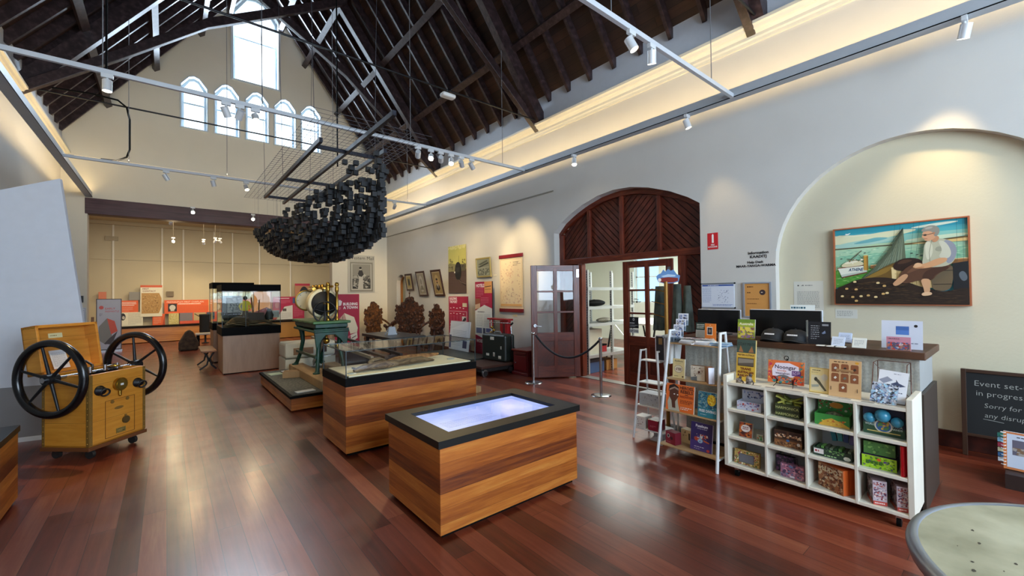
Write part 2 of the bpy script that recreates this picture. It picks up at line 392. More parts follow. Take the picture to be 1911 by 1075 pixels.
def window(n, pts, y, cz=None, inward=1):
    """frame follows the opening; glass and a meeting rail"""
    e = thing('window_%d' % n, 'x', 'x', (0, 0, 0)); del e['label'], e['category']; struct(e)
    xs = [p[0] for p in pts]; zs = [p[1] for p in pts]; cx = (min(xs)+max(xs))/2; cm = (min(zs)+max(zs))/2
    b = B(); k = .062
    ins = [(cx+(x-cx)*(1-2*k/(max(xs)-min(xs))), cm+(z-cm)*(1-2*k/(max(zs)-min(zs)))) for x, z in pts]; nn = len(pts)
    for ya, yb in ((y, y+.05),):
        vs = [(x, ya, z) for x, z in pts]+[(x, ya, z) for x, z in ins]+[(x, yb, z) for x, z in pts]+[(x, yb, z) for x, z in ins]
        b.add(vs, [(i, (i+1) % nn, nn+(i+1) % nn, nn+i) for i in range(nn)]+[(nn+i, nn+(i+1) % nn, 3*nn+(i+1) % nn, 3*nn+i) for i in range(nn)]+[(2*nn+i, 2*nn+(i+1) % nn, 3*nn+(i+1) % nn, 3*nn+i) for i in range(nn)], C('aebfca', .4))
    b.box(ins[0][0], ins[1][0], y, y+.04, cm-.022, cm+.022, C('aebfca', .4))
    b.build('window_frame', e)
    g = B(); g.add([(x, y+.025, z) for x, z in ins], [tuple(range(nn))], glass()); g.build('window_pane', e)
    return e
for i, p in enumerate(WIN+[BIG]): window(i+1, p, YE+.15)
# raised white surrounds of the gable windows, seen on their right side
for i, p in enumerate(WIN+[BIG]):
    xs = [q[0] for q in p]; zs = [q[1] for q in p]; cx = sum(xs)/len(xs); cm = (min(zs)+max(zs))/2
    ot = [(cx+(x-cx)*1.10, cm+(z-cm)*1.035) for x, z in p]; nn = len(p); b = B()
    vs = [(x, YE-.03, z) for x, z in ot]+[(x, YE-.03, z) for x, z in p]+[(x, YE, z) for x, z in ot]+[(x, YE+.02, z) for x, z in p]
    b.add(vs, [(i2, (i2+1) % nn, nn+(i2+1) % nn, nn+i2) for i2 in range(nn)]+[(i2, (i2+1) % nn, 2*nn+(i2+1) % nn, 2*nn+i2) for i2 in range(nn)]+[(nn+i2, nn+(i2+1) % nn, 3*nn+(i2+1) % nn, 3*nn+i2) for i2 in range(nn)], C('ccd6dc', .5))
    struct(b.build('trim_%d' % (10+i)))
# right wall
DOORH = [(5.95, 0), (5.95, 2.80)]+[(5.75, 2.98), (5.5, 3.12), (5.2, 3.245), (4.85, 3.345), (4.5, 3.385), (4.15, 3.365), (3.8, 3.285), (3.45, 3.16), (3.15, 3.01), (2.97, 2.89), (2.97, 0)]
def wall_outline():
    # floor line walked from near to far, going round each floor-standing opening
    p = [(YN, 0), (-.5, 0)]
    p += [(-.5, 1.95)]+arc(.75, 1.95, 1.25, 1.28, PI, 0, 24)[1:]+[(2.0, 0)]
    p += DOORH[::-1]
    p += [(12.74, 0)]+arc(13.08, 1.98, .34, .3, PI, 0, 8)+[(13.42, 0)]
    p += [(YE, 0), (YE, 5.04), (YN, 5.04)]
    return p
wr = wallsheet('wall_right', wall_outline(), [], WALL, lambda u, v, d: (XR+d, u, v), .12)
b = B()  # jambs and soffits of the openings
def jamb(pts, x0, x1, m):
    vs = [(x0, y, z) for y, z in pts]+[(x1, y, z) for y, z in pts]; n = len(pts)
    b.add(vs, [(i, i+1, n+i+1, n+i) for i in range(n-1)], m)
npts = [(-.5, 0), (-.5, 1.95)]+arc(.75, 1.95, 1.25, 1.28, PI, 0, 32)[1:]+[(2.0, 0)]
jamb(npts, XR, XR+.12, WALL); jamb(DOORH, XR, XR+.4, WALL); jamb([(12.74, 0)]+arc(13.08, 1.98, .34, .3, PI, 0, 8)+[(13.42, 0)], XR, XR+.2, WALL)
b.add([(XR+.12, y, z) for y, z in npts], [tuple(range(len(npts)))], plaster('niche_plaster', 'd3cbb0'))
struct(b.build('trim_3'))
# upper band of both side walls, above the moulded cornice
for nm, x0, x1 in (('trim_4', XR-.02, XR+.3), ('trim_5', XL-.3, XL+.02)):
    b = B(); b.box(x0, x1, YN, YE, 5.04, 5.75, C('c9ced6', .7)); struct(b.build(nm))
wl = wallsheet('wall_left', [(YN, 0), (YE, 0), (YE, 5.04), (YN, 5.04)], [], WALL, lambda u, v, d: (XL-d, u, v), .1)
def cornice(nm, x, s):
    prof = [(0, 4.86), (.03, 4.86), (.035, 4.9), (.05, 4.92), (.05, 4.96), (.08, 4.99), (.11, 5.0), (.13, 5.03), (.16, 5.045), (.16, 5.085), (.0, 5.1)]
    b = B(); n = len(prof); vs = [(x-s*a, YN, z) for a, z in prof]+[(x-s*a, YE, z) for a, z in prof]
    b.add(vs, [(i, i+1, n+i+1, n+i) for i in range(n-1)], C('e4dfce', .5)); struct(b.build(nm))
cornice('trim_6', XR, 1); cornice('trim_7', XL, -1)
# picture rails and wires' rail
b = B().box(XR-.02, XR, 5.95, YE, 3.64, 3.665, C('8a8578', .5)); struct(b.build('trim_8'))
b = B().box(4.3, XR, YE-.02, YE, 3.64, 3.66, C('8a8578', .5)); struct(b.build('trim_9'))
b = B().box(XL, XL+.02, 6.2, 9.3, 3.62, 3.645, C('4a4538', .5)); struct(b.build('trim_16'))
# skirting in the niche and along the walls
SK = speckle('skirting_wood', '2c0f0a', '4a1c12', 12, .35)
b = B()
b.box(XR+.09, XR+.12, -.5, 2.0, 0, .17, SK); b.box(XR-.03, XR, 2.0, 2.97, 0, .17, SK); b.box(XR-.03, XR, 5.95, 12.7, 0, .17, SK); b.box(XR-.03, XR, YN, -.5, 0, .17, SK)
struct(b.build('baseboard_right', bevel=.008))
b = B().box(XL, XL+.03, YN, YE, 0, .17, SK); struct(b.build('baseboard_left', bevel=.008))
# small arched casement in the far recess of the right wall
e = thing('window_8', '', ''); del e['label'], e['category']; struct(e)
b = B(); WD = C('a8703a', .4)
b.box(XR+.14, XR+.19, 12.74, 12.81, 0, 2.2, WD); b.box(XR+.14, XR+.19, 13.35, 13.42, 0, 2.05, WD); b.box(XR+.14, XR+.19, 12.74, 13.42, 1.28, 1.33, WD)
b.tube([(XR+.165, y, z) for y, z in arc(13.08, 1.98, .31, .27, 0, PI, 10)], .035, WD, 6)
b.build('window_frame', e); B().box(XR+.195, XR+.2, 12.7, 13.45, 0, 2.4, C('b9c2b0', .3)).build('window_pane', e)
# near end wall with its big windows (behind the viewpoint)
nh = [[(-1.0, .8), (.8, .8), (.8, 4.2), (-.1, 4.7), (-1.0, 4.2)], [(1.1, .8), (3.0, .8), (3.0, 4.6), (2.05, 5.2), (1.1, 4.6)], [(3.3, .8), (5.1, .8), (5.1, 4.2), (4.2, 4.7), (3.3, 4.2)]]
wallsheet('wall_near', [(XL, 0), (XR, 0), (XR, gz), (RX, ridge), (XL, gz)], nh, WALL, lambda u, v, d: (u, YN-d, v), .25)

# ------------------------------------------------------------------ the roof
ceil = thing('ceiling', '', ''); del ceil['label'], ceil['category']; struct(ceil)
L1 = math.hypot(XR+.35-RX, (XR+.35-RX)*sl)
ang = math.atan(sl)
for sgn in (1, -1):
    b = B(); b.box(0, L1, YN-.1, YE+.05, 0, .04, BOARDS)
    o = b.build('roof_boards', ceil)
    # local x runs down the slope from the ridge
    o.matrix_local = Matrix.Translation((RX, 0, ridge)) @ Matrix.Rotation(0 if sgn > 0 else PI, 4, 'Z') @ Matrix.Rotation(ang, 4, 'Y') if sgn > 0 else Matrix.Translation((RX, YE+YN-.05, ridge)) @ Matrix.Rotation(PI, 4, 'Z') @ Matrix.Rotation(ang, 4, 'Y')
def slope(x, drop): # point under the boards
    return gz+(XR-x)*sl-drop if x > RX else gz+(x-XL)*sl-drop
nrm = Vector((sl, 0, 1)).normalized()
for sgn in (1, -1):
    s0 = None
    k = 0
    y = 2.1+.525*22.6
    y = 13.85
    while y > YN:
        fx = 6.0 if sgn > 0 else -1.9
        p = (fx, y, gz-.12); q = (RX, y, ridge-.12)
        if s0 is None:
            s0 = B().beam((fx-RX, 0, gz-.13), (0, 0, ridge-.13), .055, .15, TIMBER, upv=(sl*sgn, 0, 1)).build('rafter', ceil, (RX, y, 0)); s0.parent = ceil
        else:
            c = s0.copy(); COL.objects.link(c); c.location = (RX, y, 0)
        y -= .525
PX = ((5.2, 0), (4.3, 0), (3.35, 0), (2.7, 0))
for px, _ in PX:
    for x in (px, 2*RX-px):
        sg = 1 if x > RX else -1
        B().beam((x, YN, slope(x, .34)), (x, YE, slope(x, .34)), .13, .09, TIMBER, upv=(sg*1, 0, sl)).build('purlin', ceil)
for ti, ty in enumerate((10.45, 6.25, 2.1, -2.1)):
    t = thing('trim_%d' % (20+ti), '', ''); del t['label'], t['category']; struct(t)
    for sg in (1, -1):
        X_ = lambda d: RX+sg*d
        B().beam((X_(3.93), ty, 5.12), (X_(0), ty, ridge-.5), .15, .24, TIMBER, upv=(sg*sl, 0, 1)).build('principal_rafter', t)
        pts = [(X_(3.9), 5.05), (X_(2.75), 5.98), (X_(1.4), 7.12), (X_(0), 7.95), (X_(-1.35), 8.78)]
        b = B(); yy = ty+(.11 if sg > 0 else -.11)
        w = .11
        top = [(x, z+.10) for x, z in pts]; bot = [(x, z-.10) for x, z in pts]
        b.prism(top+bot[::-1], yy-w/2, yy+w/2, TIMBER); b.build('scissor_brace', t, bevel=.008)
    b = B(); b.cyl((XL+.15, ty+.02, 5.14), (XR-.15, ty+.02, 5.14), .016, IRON, 8); b.build('tie_rod', t)
# ------------------------------------------------------------------ light rails, tracks and spotlights
RAIL = C('b4bac0', .45, .2); TRK = C('c8cdd2', .4, .1)
t = thing('lighting_rail', 'long grey rail with light strip hung along the right wall above the arched doorway', 'lighting rail', (5.55, 5, 4.04), 0, 'long wall rails')
B().box(-.03, .09, -9, 9.15, .0, .12, RAIL).box(-.035, -.03, -9, 9.15, 0, .012, BLACK).build('rail_body', t, bevel=.004)
B().box(-.0, .07, -9, 9.15, .121, .127, emit('ffd99a', 4)).build('glow_strip', t)
t = thing('lighting_rail', 'long grey rail with light strip hung along the left wall above the white partition', 'lighting rail', (-1.4, 5, 4.04), 0, 'long wall rails')
B().box(-.09, .03, -9, 9.15, 0, .12, RAIL).box(.03, .035, -9, 9.15, 0, .012, BLACK).build('rail_body', t, bevel=.004)
B().box(-.07, 0, -9, 9.15, .121, .127, emit('ffd99a', 4)).build('glow_strip', t)
for y, lb in ((2.29, 'grey light track crossing the hall nearest the camera, two heads on it'), (6.28, 'grey light track crossing the middle of the hall, with most heads on it'), (10.38, 'grey light track farthest away, crossing before the gable wall')):
    t = thing('light_track', lb, 'light track', (2.07, y, 4.04), 0, 'light tracks across the hall')
    B().box(-3.45, 3.45, -.02, .02, 0, .05, TRK).build('track_bar', t)
    if y > 10: B().box(-3.3, 3.3, .0, .02, .051, .056, emit('ffd99a', 3)).build('glow_strip', t)  # added glowing strip for the gable fill; the track itself carries only spotlights
    b = B()
    for x in (-2.6, -1.1, 1.0, 2.9): b.cyl((x, 0, .05), (x, 0, (slope(x+2.07, .4)-4.04)), .005, C('6a6c70', .5), 5)
    b.build('suspension_wires', t)
HEADM = C('d5d8da', .35, .15)
def spot(x, y, z, aim, label, e=60, lit=3, col=WARM, ang=46, rod=0):
    t = thing('spotlight', label, 'spotlight', (x, y, z), 0, 'track spotlights')
    B().box(-.05, .05, -.02, .02, -.045, 0, HEADM).build('adapter', t, bevel=.004)
    B().cyl((0, 0, -.045), (0, 0, -.10), .012, HEADM, 8).build('swivel', t)
    v = (Vector(aim)-Vector((x, y, z-.13))).normalized(); c = Vector((0, 0, -.13))
    h = B(); h.cyl(c-v*.06, c+v*.06, .042, HEADM, 18, cap=False); h.cyl(c-v*.06, c-v*.062, .042, HEADM, 18); hd_ = h.build('lamp_head', t)
    B().cyl(c+v*.045, c+v*.047, .039, emit('fff0d0', lit), 18).build('lens', hd_)
    if rod: B().cyl((0, 0, 0), (0, 0, rod), .006, C('5a554c', .6), 6).build('drop_rod', t)
    if e:
        p = Vector((x, y, z-.13))+v*.07
        lamp('spot_beam', 'SPOT', p, aim, e, col, t, spot_size=math.radians(ang), spot_blend=.8, shadow_soft_size=.05)
    return t
S = spot
S(3.349, 2.276, 4.04, (4.1, 1.0, .9), 'white spotlight nearest the camera, left of the pair on the first track', 130, 3)
S(3.691, 2.279, 4.04, (4.6, 2.9, .9), 'white spotlight nearest the camera, right of the pair on the first track', 110, 14)
S(-.494, 6.27, 4.04, (-.5, 6.1, .6), 'lone white spotlight at the left end of the middle track', 160, 4)
S(.577, 6.27, 4.04, (1.9, 7.6, 1.0), 'spotlight of the group in front of the lancet windows, leftmost', 150, 2)
S(.722, 6.27, 4.04, (-.4, 9.5, 0), 'spotlight of the group in front of the lancet windows, middle one', 90, 8)
S(.894, 6.27, 4.04, (1.0, 3.0, 0), 'spotlight of the group in front of the lancet windows, right one', 110, 8)
S(3.196, 6.27, 4.04, (5.0, 10.6, 1.2), 'white spotlight just left of the glaring one on the middle track', 260, 3)
S(3.432, 6.27, 4.04, (1.7, 3.4, 1.0), 'glaring spotlight on the middle track, its beam towards the camera', 130, 60)
S(3.622, 6.27, 4.04, (5.95, 10.6, 2.2), 'spotlight directly right of the glaring one on the middle track', 330, 3)
S(3.825, 6.27, 4.04, (2.6, 4.4, .8), 'lit spotlight second right of the glaring one on the middle track', 120, 22)
S(4.036, 6.27, 4.04, (5.95, 8.3, 2.3), 'spotlight next to last at the right of the middle track', 260, 3)
S(4.253, 6.27, 4.04, (5.95, 6.9, 2.4), 'last spotlight at the right of the middle track', 220, 3)
S(0, 10.38, 4.04, (1.5, 10.9, 1.3), 'spotlight on the farthest track, leftmost, before the gable wall', 120, 4)
S(.739, 10.38, 4.04, (1.5, 11, 1.2), 'spotlight on the farthest track, second from left', 90, 10)
S(1.307, 10.38, 4.04, (2.0, 8.6, .9), 'spotlight on the farthest track, third from left', 90, 10)
S(4.6, 10.38, 4.04, (5.0, 14.1, 2.0), 'spotlight on the farthest track, right of the cube sculpture', 170, 14)
S(5.55, 4.98, 4.04, (4.6, 4.0, .2), 'small lit spotlight under the right rail left of the arched doorway', 60, 60)
S(5.55, .29, 4.04, (6.1, .72, 2.0), 'spotlight at the top right corner under the right rail, above the painting', 85, 12, ang=52)
S(5.55, 2.9, 4.04, (6.0, 2.3, 1.5), 'spotlight under the right rail above the help desk lettering', 30, 6, ang=50)
# emergency light in the roof
t = thing('emergency_light', 'small white rounded emergency light hanging from the tie rod under the dark roof', 'light', (3.73, 6.2, 5.02))
B().box(-.13, .13, -.07, .07, -.05, .02, WHITE).build('light_body', t, bevel=.03); B().cyl((0, 0, .02), (0, 0, .12), .008, IRON, 6).build('hanger', t)
# cable drop from the far tie rod
b = B(); b.tube([(-1.5, 10.42, 5.2), (-1.0, 10.42, 5.24), (-.68, 10.42, 5.22), (-.56, 10.42, 5.12), (-.52, 10.42, 4.9), (-.52, 10.42, 4.35), (-.56, 10.42, 4.2), (-.7, 10.4, 4.1), (-.9, 10.38, 4.09)], .016, BLACK, 7)
tag(b.build('power_cable'), 'black power cable dropping from the tie rod to the farthest light track', 'cable')
b = B(); b.cyl((-.5, 6.27, 4.09), (-.5, 6.27, slope(-.5, .4)), .011, BLACK, 6); tag(b.build('power_cable'), 'black vertical cable feeding the middle light track above the lone left spotlight', 'cable')
b = B(); b.cyl((2.2, 7.2, 3.75), (2.2, 7.2, 9.9), .012, BLACK, 6); tag(b.build('support_cable'), 'black support cable rising from the sculpture frame past the lancet windows', 'cable')

# ------------------------------------------------------------------ the hanging ship of cubes
ship = thing('cube_ship_sculpture', 'hanging ship shaped sculpture of many small black cubes under a steel grid', 'sculpture', (2.05, 8, 3.72))
FR = speckle('frame_steel', '1c1d28', '33343f', 12, .4, .3)
for x, y0, y1 in ((-.43, -2.0, 2.2), (0, -3.4, 2.6), (.43, -2.1, 2.6)):
    B().box(x-.022, x+.022, y0, y1, -.03, .03, FR).build('frame_bar', ship)
for y in (-1.7, .4, 2.1): B().box(-.45, .45, y-.02, y+.02, -.025, .025, FR).build('cross_bar', ship)
b = B(); WIR = C('55555c', .5, .4)
for i in range(-10, 11):
    x = i*.075; b.box(x-.0012, x+.0012, -2.9+.1*abs(i) % .6, 2.6, .032, .036, WIR)
for i in range(48):
    y = -2.9+i*.118; e = .76; b.box(-e, e, y-.0012, y+.0012, .037, .041, WIR)
m = b.build('wire_mesh', ship)
b = B()
for x, y in ((-.43, 2.15), (-.43, .4), (.43, -1.7), (-.43, -1.7), (.43, 2.1)): b.cyl((x, y, 0), (x*1.2, y, 4.5), .004, WIR, 5)
b.build('hanging_wires', ship)
rnd = random.Random(5); cubes = []
STEP = .067
def hull(y):
    """half width and keel/sheer for y along the hull, -3 (near) .. 3.2 (far)"""
    s = (y+3.0)/6.0
    P = ((0, .04, 2.33, 3.10), (.1, .26, 2.27, 3.06), (.22, .46, 2.22, 2.98), (.35, .60, 2.20, 2.90), (.55, .70, 2.25, 2.86), (.75, .72, 2.38, 2.88), (.9, .60, 2.52, 2.94), (1.0, .30, 2.64, 2.98), (1.1, .2, 2.7, 3.0))
    for a, c in zip(P, P[1:]):
        if s <= c[0]: break
    f = max(0, (s-a[0])/(c[0]-a[0])); hw, keel, sheer = (a[i]+(c[i]-a[i])*f for i in (1, 2, 3))
    return hw, keel, sheer
iy = -3.02
while iy < 3.05:
    hw, kz, sh = hull(iy)
    n = int(1.0/STEP)+14
    for ix in range(-13, 14):
        x = ix*STEP
        for iz in range(0, 22):
            z = 2.2+iz*STEP
            if abs(x) > hw+.03 or z > sh+.05 or z < kz-.03: continue
            zz = (z-kz)/(sh-kz); lim = hw*(max(0, zz+.04)**.42) if zz < .9 else hw
            dist = lim-abs(x)
            end = iy > 2.75
            if dist < -.01: continue
            if dist > (.14 if zz < .5 else .08) and not (end and rnd.random() < .5) and z > kz+.08: continue
            if rnd.random() < (.12 if zz < .45 else .34 if zz < .75 else .5): continue
            cubes.append((x+rnd.uniform(-.012, .012), iy+rnd.uniform(-.015, .015), z-3.72+rnd.uniform(-.012, .012)))
    iy += STEP*1.02
for _ in range(46):   # loose cubes rising above the near end
    y = rnd.uniform(-3.05, -1.2); hw, kz, sh = hull(y); cubes.append((rnd.choice((-1, 1))*hw*rnd.uniform(.55, 1)*(1 if rnd.random() < .7 else .3), y, sh-3.72+rnd.uniform(.02, .3)*(1 if y < -1.9 else .5)))
CB = speckle('cube_foam', '040507', '0b0c11', 8, .6)
cubes.sort(key=lambda c: (c[0]+2.05)**2*.4+(c[1]+8)**2)
cube0 = B().box(-.029, .029, -.029, .029, -.029, .029, CB).build('hanging_cube', ship, cubes[0]); 
for c in cubes[1:100]:
    o = cube0.copy(); COL.objects.link(o); o.location = c
b = B(); b.raw = True
for c in cubes[100:]: b.box(c[0]-.029, c[0]+.029, c[1]-.029, c[1]+.029, c[2]-.029, c[2]+.029, CB)
o = b.build('hanging_cubes', ship); o['kind'] = 'stuff'
b = B()
for c in cubes[::45]: b.box(c[0]-.0007, c[0]+.0007, c[1]-.0007, c[1]+.0007, c[2], .03, WIR)
b.build('cube_strings', ship)

# ------------------------------------------------------------------ door infill, doors, office beyond
e = thing('door_1', '', ''); del e['label'], e['category']; struct(e)
def archz(y):
    pts = sorted([(a, c) for a, c in DOORH if c > 0])
    for (a, c), (a2, c2) in zip(pts, pts[1:]):
        if a <= y <= a2: return c+(c2-c)*(y-a)/(a2-a)
    return pts[0][1] if y < pts[0][0] else pts[-1][1]
XD = XR+.15
b = B()
b.box(XD+.002, XD+.118, 3.04, 5.85, 2.16, 2.27, JARRAH_H)                      # transom
for y in (5.19, 4.46, 3.73): b.box(XD+.004, XD+.1, y-.035, y+.035, 2.27, archz(y)-.09, JARRAH)
top = [(y, archz(y)) for y in [2.97+i*(2.98/30) for i in range(31)]]
vs = []; n = len(top)
b.add([(XD, y, z) for y, z in top]+[(XD, y, z-.09) for y, z in top]+[(XD+.1, y, z-.09) for y, z in top], [(i, i+1, n+i+1, n+i) for i in range(n-1)]+[(n+i, n+i+1, 2*n+i+1, 2*n+i) for i in range(n-1)], JARRAH_H)
b.box(XD+.001, XD+.12, 5.85, 5.95, 0, 2.75, JARRAH); b.box(XD+.001, XD+.12, 2.97, 3.04, 0, 2.82, JARRAH)
b.box(XD, XD+.12, 5.37, 5.47, 0, 2.16, JARRAH); b.box(XD, XD+.12, 3.29, 3.41, 0, 2.16, JARRAH)
b.build('door_frame', e, bevel=.006)
def diag(y0, y1, z0, zt, dr, x=XD+.05, th=.03, par=None, nm='diagonal_boards'):
    """tongued boards laid diagonally in a panel, dr=+1 rising towards +y"""
    b = B(); w = .085; ys = (y0, y1)
    steps = int((y1-y0+3)/w)+2
    c = z0-(y1-y0)*1.1
    import itertools
    while c < 3.6:
        # band z in [c, c+w*1.414] + dr*(y-y0)
        N = 12; lo = []; hi = []
        for i in range(N+1):
            y = y0+(y1-y0)*i/N; base = c+(y-y0 if dr > 0 else y1-y)*1.0
            t_ = zt(y); a_, c_ = max(z0, min(t_, base)), max(z0, min(t_, base+w*1.414-.018))
            lo.append((y, a_)); hi.append((y, c_))
        if max(h[1]-l[1] for h, l in zip(hi, lo)) > .01:
            vs = [(x, y, z) for y, z in lo]+[(x, y, z) for y, z in hi]
            fs = [(i, i+1, N+1+i+1, N+1+i) for i in range(N) if hi[i][1]-lo[i][1] > .002 or hi[i+1][1]-lo[i+1][1] > .002]
            b.add(vs, fs, DB)
        c += w*1.414
    b.box(x+.012, x+.03, y0, y1, z0, z0+.01, JARRAH)
    vs = [(x+.014, y0+(y1-y0)*i/10, z0) for i in range(11)]+[(x+.014, y0+(y1-y0)*i/10, zt(y0+(y1-y0)*i/10)) for i in range(11)]
    b.add(vs, [(i, i+1, 12+i, 11+i) for i in range(10)], C('240c08', .5))
    b.build(nm, par or e)
DB = speckle('board_wood', '44180e', '64291a', 5, .4, a2='54200f')
az = lambda y: archz(y)-.09
diag(5.225, 5.85, 2.27, az, -1); diag(4.495, 5.155, 2.27, az, 1); diag(3.765, 4.425, 2.27, az, -1); diag(3.04, 3.695, 2.27, az, 1)
diag(3.04, 3.29, .1, lambda y: 2.16, 1); diag(5.47, 5.85, .1, lambda y: 2.16, -1)
def leaf(name, n):
    """glazed door leaf, local x 0..w, hinge at x=0, front -y"""
    d = thing(name, '', ''); del d['label'], d['category']; struct(d)
    w, h = .93, 2.13; b = B(); s = .115
    b.box(0, s, 0, .045, .02, h, JARRAH); b.box(w-s, w, 0, .045, .02, h, JARRAH); b.box(w/2-.035, w/2+.035, 0, .045, .1, h-.05, JARRAH)
    b.build('stile', d, bevel=.004)
    b = B(); b.box(s, w-s, .002, .043, h-.11, h, JARRAH_H); b.box(s, w-s, .002, .043, .02, .24, JARRAH_H); b.box(s, w-s, .002, .043, .70, .86, JARRAH_H)
    for z in (1.245, 1.635): b.box(s, w-s, .005, .04, z-.017, z+.017, JARRAH_H)
    b.build('rail', d, bevel=.004)
    for x0, x1, dr in ((s, w/2-.035, 1), (w/2+.035, w-s, -1)):
        b = B()
        b.box(x0, x1, .018, .03, .24, .70, JARRAH)
        c = -.4
        while c < .7:
            pts = []
            for i in range(7):
                x = x0+(x1-x0)*i/6; bs = .24+c+((x-x0) if dr > 0 else (x1-x))*1.25
                pts.append((x, min(.7, max(.24, bs)), min(.7, max(.24, bs+.085))))
            b.add([(x, .014, a) for x, a, _ in pts]+[(x, .014, z) for x, _, z in pts], [(i, i+1, 8+i, 7+i) for i in range(6) if pts[i][2]-pts[i][1] > .003 or pts[i+1][2]-pts[i+1][1] > .003], DB)
            c += .095
        b.build('door_panel', d)
        for z0, z1 in ((.86, 1.228), (1.262, 1.618), (1.652, 2.02)):
            B().box(x0, x1, .02, .025, z0, z1, glass()).build('pane', d)
    return d
# open leaf on the left, swung into the hall
# local x runs from the free edge to the hinge
d = leaf('door_2', 0); d.location = (5.29, 5.87, 0); d.rotation_euler = (0, 0, math.atan2(5.36-5.87, 6.07-5.29))
b = B(); b.cyl((.06, -.02, 1.0), (.06, -.06, 1.0), .03, STEEL, 14); b.cyl((.06, -.06, 1.0), (.18, -.07, .985), .011, STEEL, 10); b.build('door_handle', d)
B().box(.875, .92, -.008, 0, 1.9, 2.05, STEEL).build('hinge', d)
# closed leaf on the right
d = leaf('door_3', 0); d.location = (XD-.02, 4.42, 0); d.rotation_euler = (0, 0, R90)
a = Art(.26, .12, .002, 'ffffff'); 
b = B()
def flat_text(par, t, x, z, size, col, name='lettering', y=-.001, bold=.02, slant=0):
    v, f = textmesh(t, bold); k = size/.69; mid = (max(p[0] for p in v)+min(p[0] for p in v))/2
    q = B(); q.raw = True; q.add([(x+(a-mid)*k+slant*c*k, y, z+c*k) for a, c in v], f, C(col, .5, 0, 0)); return q.build(name, par)
flat_text(d, 'Office', .255, 1.47, .026, '222222', y=.017); flat_text(d, 'TAKINYAP', .255, 1.425, .026, '222222', y=.017)
a = Art(.19, .19, .003, '14161c'); a.ell(.5, .78, .1, .11, 'e8e8e8'); a.ell(.5, .78, .06, .07, '14161c'); a.lines(.1, .4, .9, .52, 1, 'f2f2f2', .6); a.lines(.1, .1, .9, .32, 2, 'b0b0b0'); a.build('notice', 'black notice sticker', loc=(.2, .012, .99), parent=d)
a = Art(.19, .07, .003, 'b9bcbc'); a.text('Staff Only', .5, .28, .5, '14161c', maxw=.9); a.build('notice', 'grey staff sticker', loc=(.2, .012, .91), parent=d)
B().box(.85, .9, -.006, 0, 1.87, 2.0, STEEL).build('hinge', d)
B().box(XR+.1, XR+.3, 3.0, 5.9, 0, .006, C('9a9690', .35, .6)).build('trim_17').__setitem__('kind', 'structure')
# office shell
OW = plaster('office_wall', 'e6eadc')
b = B(); b.add([(12, -1, 0), (12, 10, 0), (12, 10, 3.3), (12, -1, 3.3)], [(0, 1, 2, 3)], OW)
o = wallsheet('wall_office', [(-1, 0), (10.5, 0), (10.5, 3.3), (-1, 3.3)], [[(5.0, 1.25), (6.3, 1.25), (6.3, 2.95), (5.0, 2.95)], [(7.3, 1.25), (8.2, 1.25), (8.2, 2.95), (7.3, 2.95)], [(3.4, 1.25), (4.2, 1.25), (4.2, 2.95), (3.4, 2.95)]], OW, lambda u, v, d: (12+d, u, v), .15)
b = B(); b.box(6.45, 12.1, 10.5, 10.6, 0, 3.3, OW); b.box(6.45, 12.1, -1.1, -1, 0, 3.3, OW); b.box(XR+.45, 12.1, -1, 10.5, 3.3, 3.35, OW)
struct(b.build('ceiling_office'))
for i, (y0, y1) in enumerate(((5.0, 6.3), (7.3, 8.2), (3.4, 4.2))):
    e2 = thing('window_%d' % (9+i), '', ''); del e2['label'], e2['category']; struct(e2)
    b = B(); b.box(12.1, 12.14, y0, y1, 1.25, 1.3, WHITE); b.box(12.1, 12.14, y0, y1, 2.9, 2.95, WHITE); b.box(12.1, 12.14, y0, y0+.05, 1.25, 2.95, WHITE); b.box(12.1, 12.14, y1-.05, y1, 1.25, 2.95, WHITE); b.box(12.1, 12.14, y0, y1, 2.08, 2.12, WHITE); b.build('window_frame', e2)
    B().box(12.12, 12.125, y0, y1, 1.25, 2.95, glass('cfe6f4')).build('window_pane', e2)
# steel racking
RK = C('c4c8c8', .4, .5)
t = thing('storage_rack', 'tall grey slotted steel storage rack just inside the office door', 'shelf', (6.40, 5.45, 0))
for x, y in ((0, 0), (.0, .55), (.75, 0), (.75, .55), (1.5, 0), (1.5, .55)):
    b = B(); b.box(x-.02, x+.02, y-.025, y-.02, 0, 2.05, RK); b.box(x-.02, x-.016, y-.025, y+.02, 0, 2.05, RK)
    for k in range(40): b.box(x-.021, x-.0155, y-.01, y+.006, .05+k*.05, .07+k*.05, IRON)
    b.build('upright', t)
for z in (.36, .98, 1.32, 1.70):
    b = B(); b.box(-.02, 1.52, -.03, .58, z-.02, z, RK); b.box(-.02, 1.52, -.035, -.03, z-.05, z+.01, RK); b.build('shelf', t)
for a_, c_ in (((-.01, 0, .5), (-.01, .55, 1.0)), ((-.01, .55, 1.3), (-.01, 0, 1.7)), ((1.5, .0, .4), (1.5, .55, .95))):
    B().beam(a_, c_, .03, .006, RK).build('brace', t)
def cbox(name, label, cat, x0, x1, y0, y1, z0, z1, m, bev=.004, group=None, tp=None):
    t = B(); t.box(-(x1-x0)/2, (x1-x0)/2, -(y1-y0)/2, (y1-y0)/2, 0, z1-z0, m)
    if tp: t.box(-(x1-x0)/2-.004, (x1-x0)/2+.004, -(y1-y0)/2-.004, (y1-y0)/2+.004, (z1-z0)*.8, z1-z0+.003, tp)
    o = t.build(name, None, ((x0+x1)/2, (y0+y1)/2, z0), bevel=bev); return tag(o, label, cat, group)
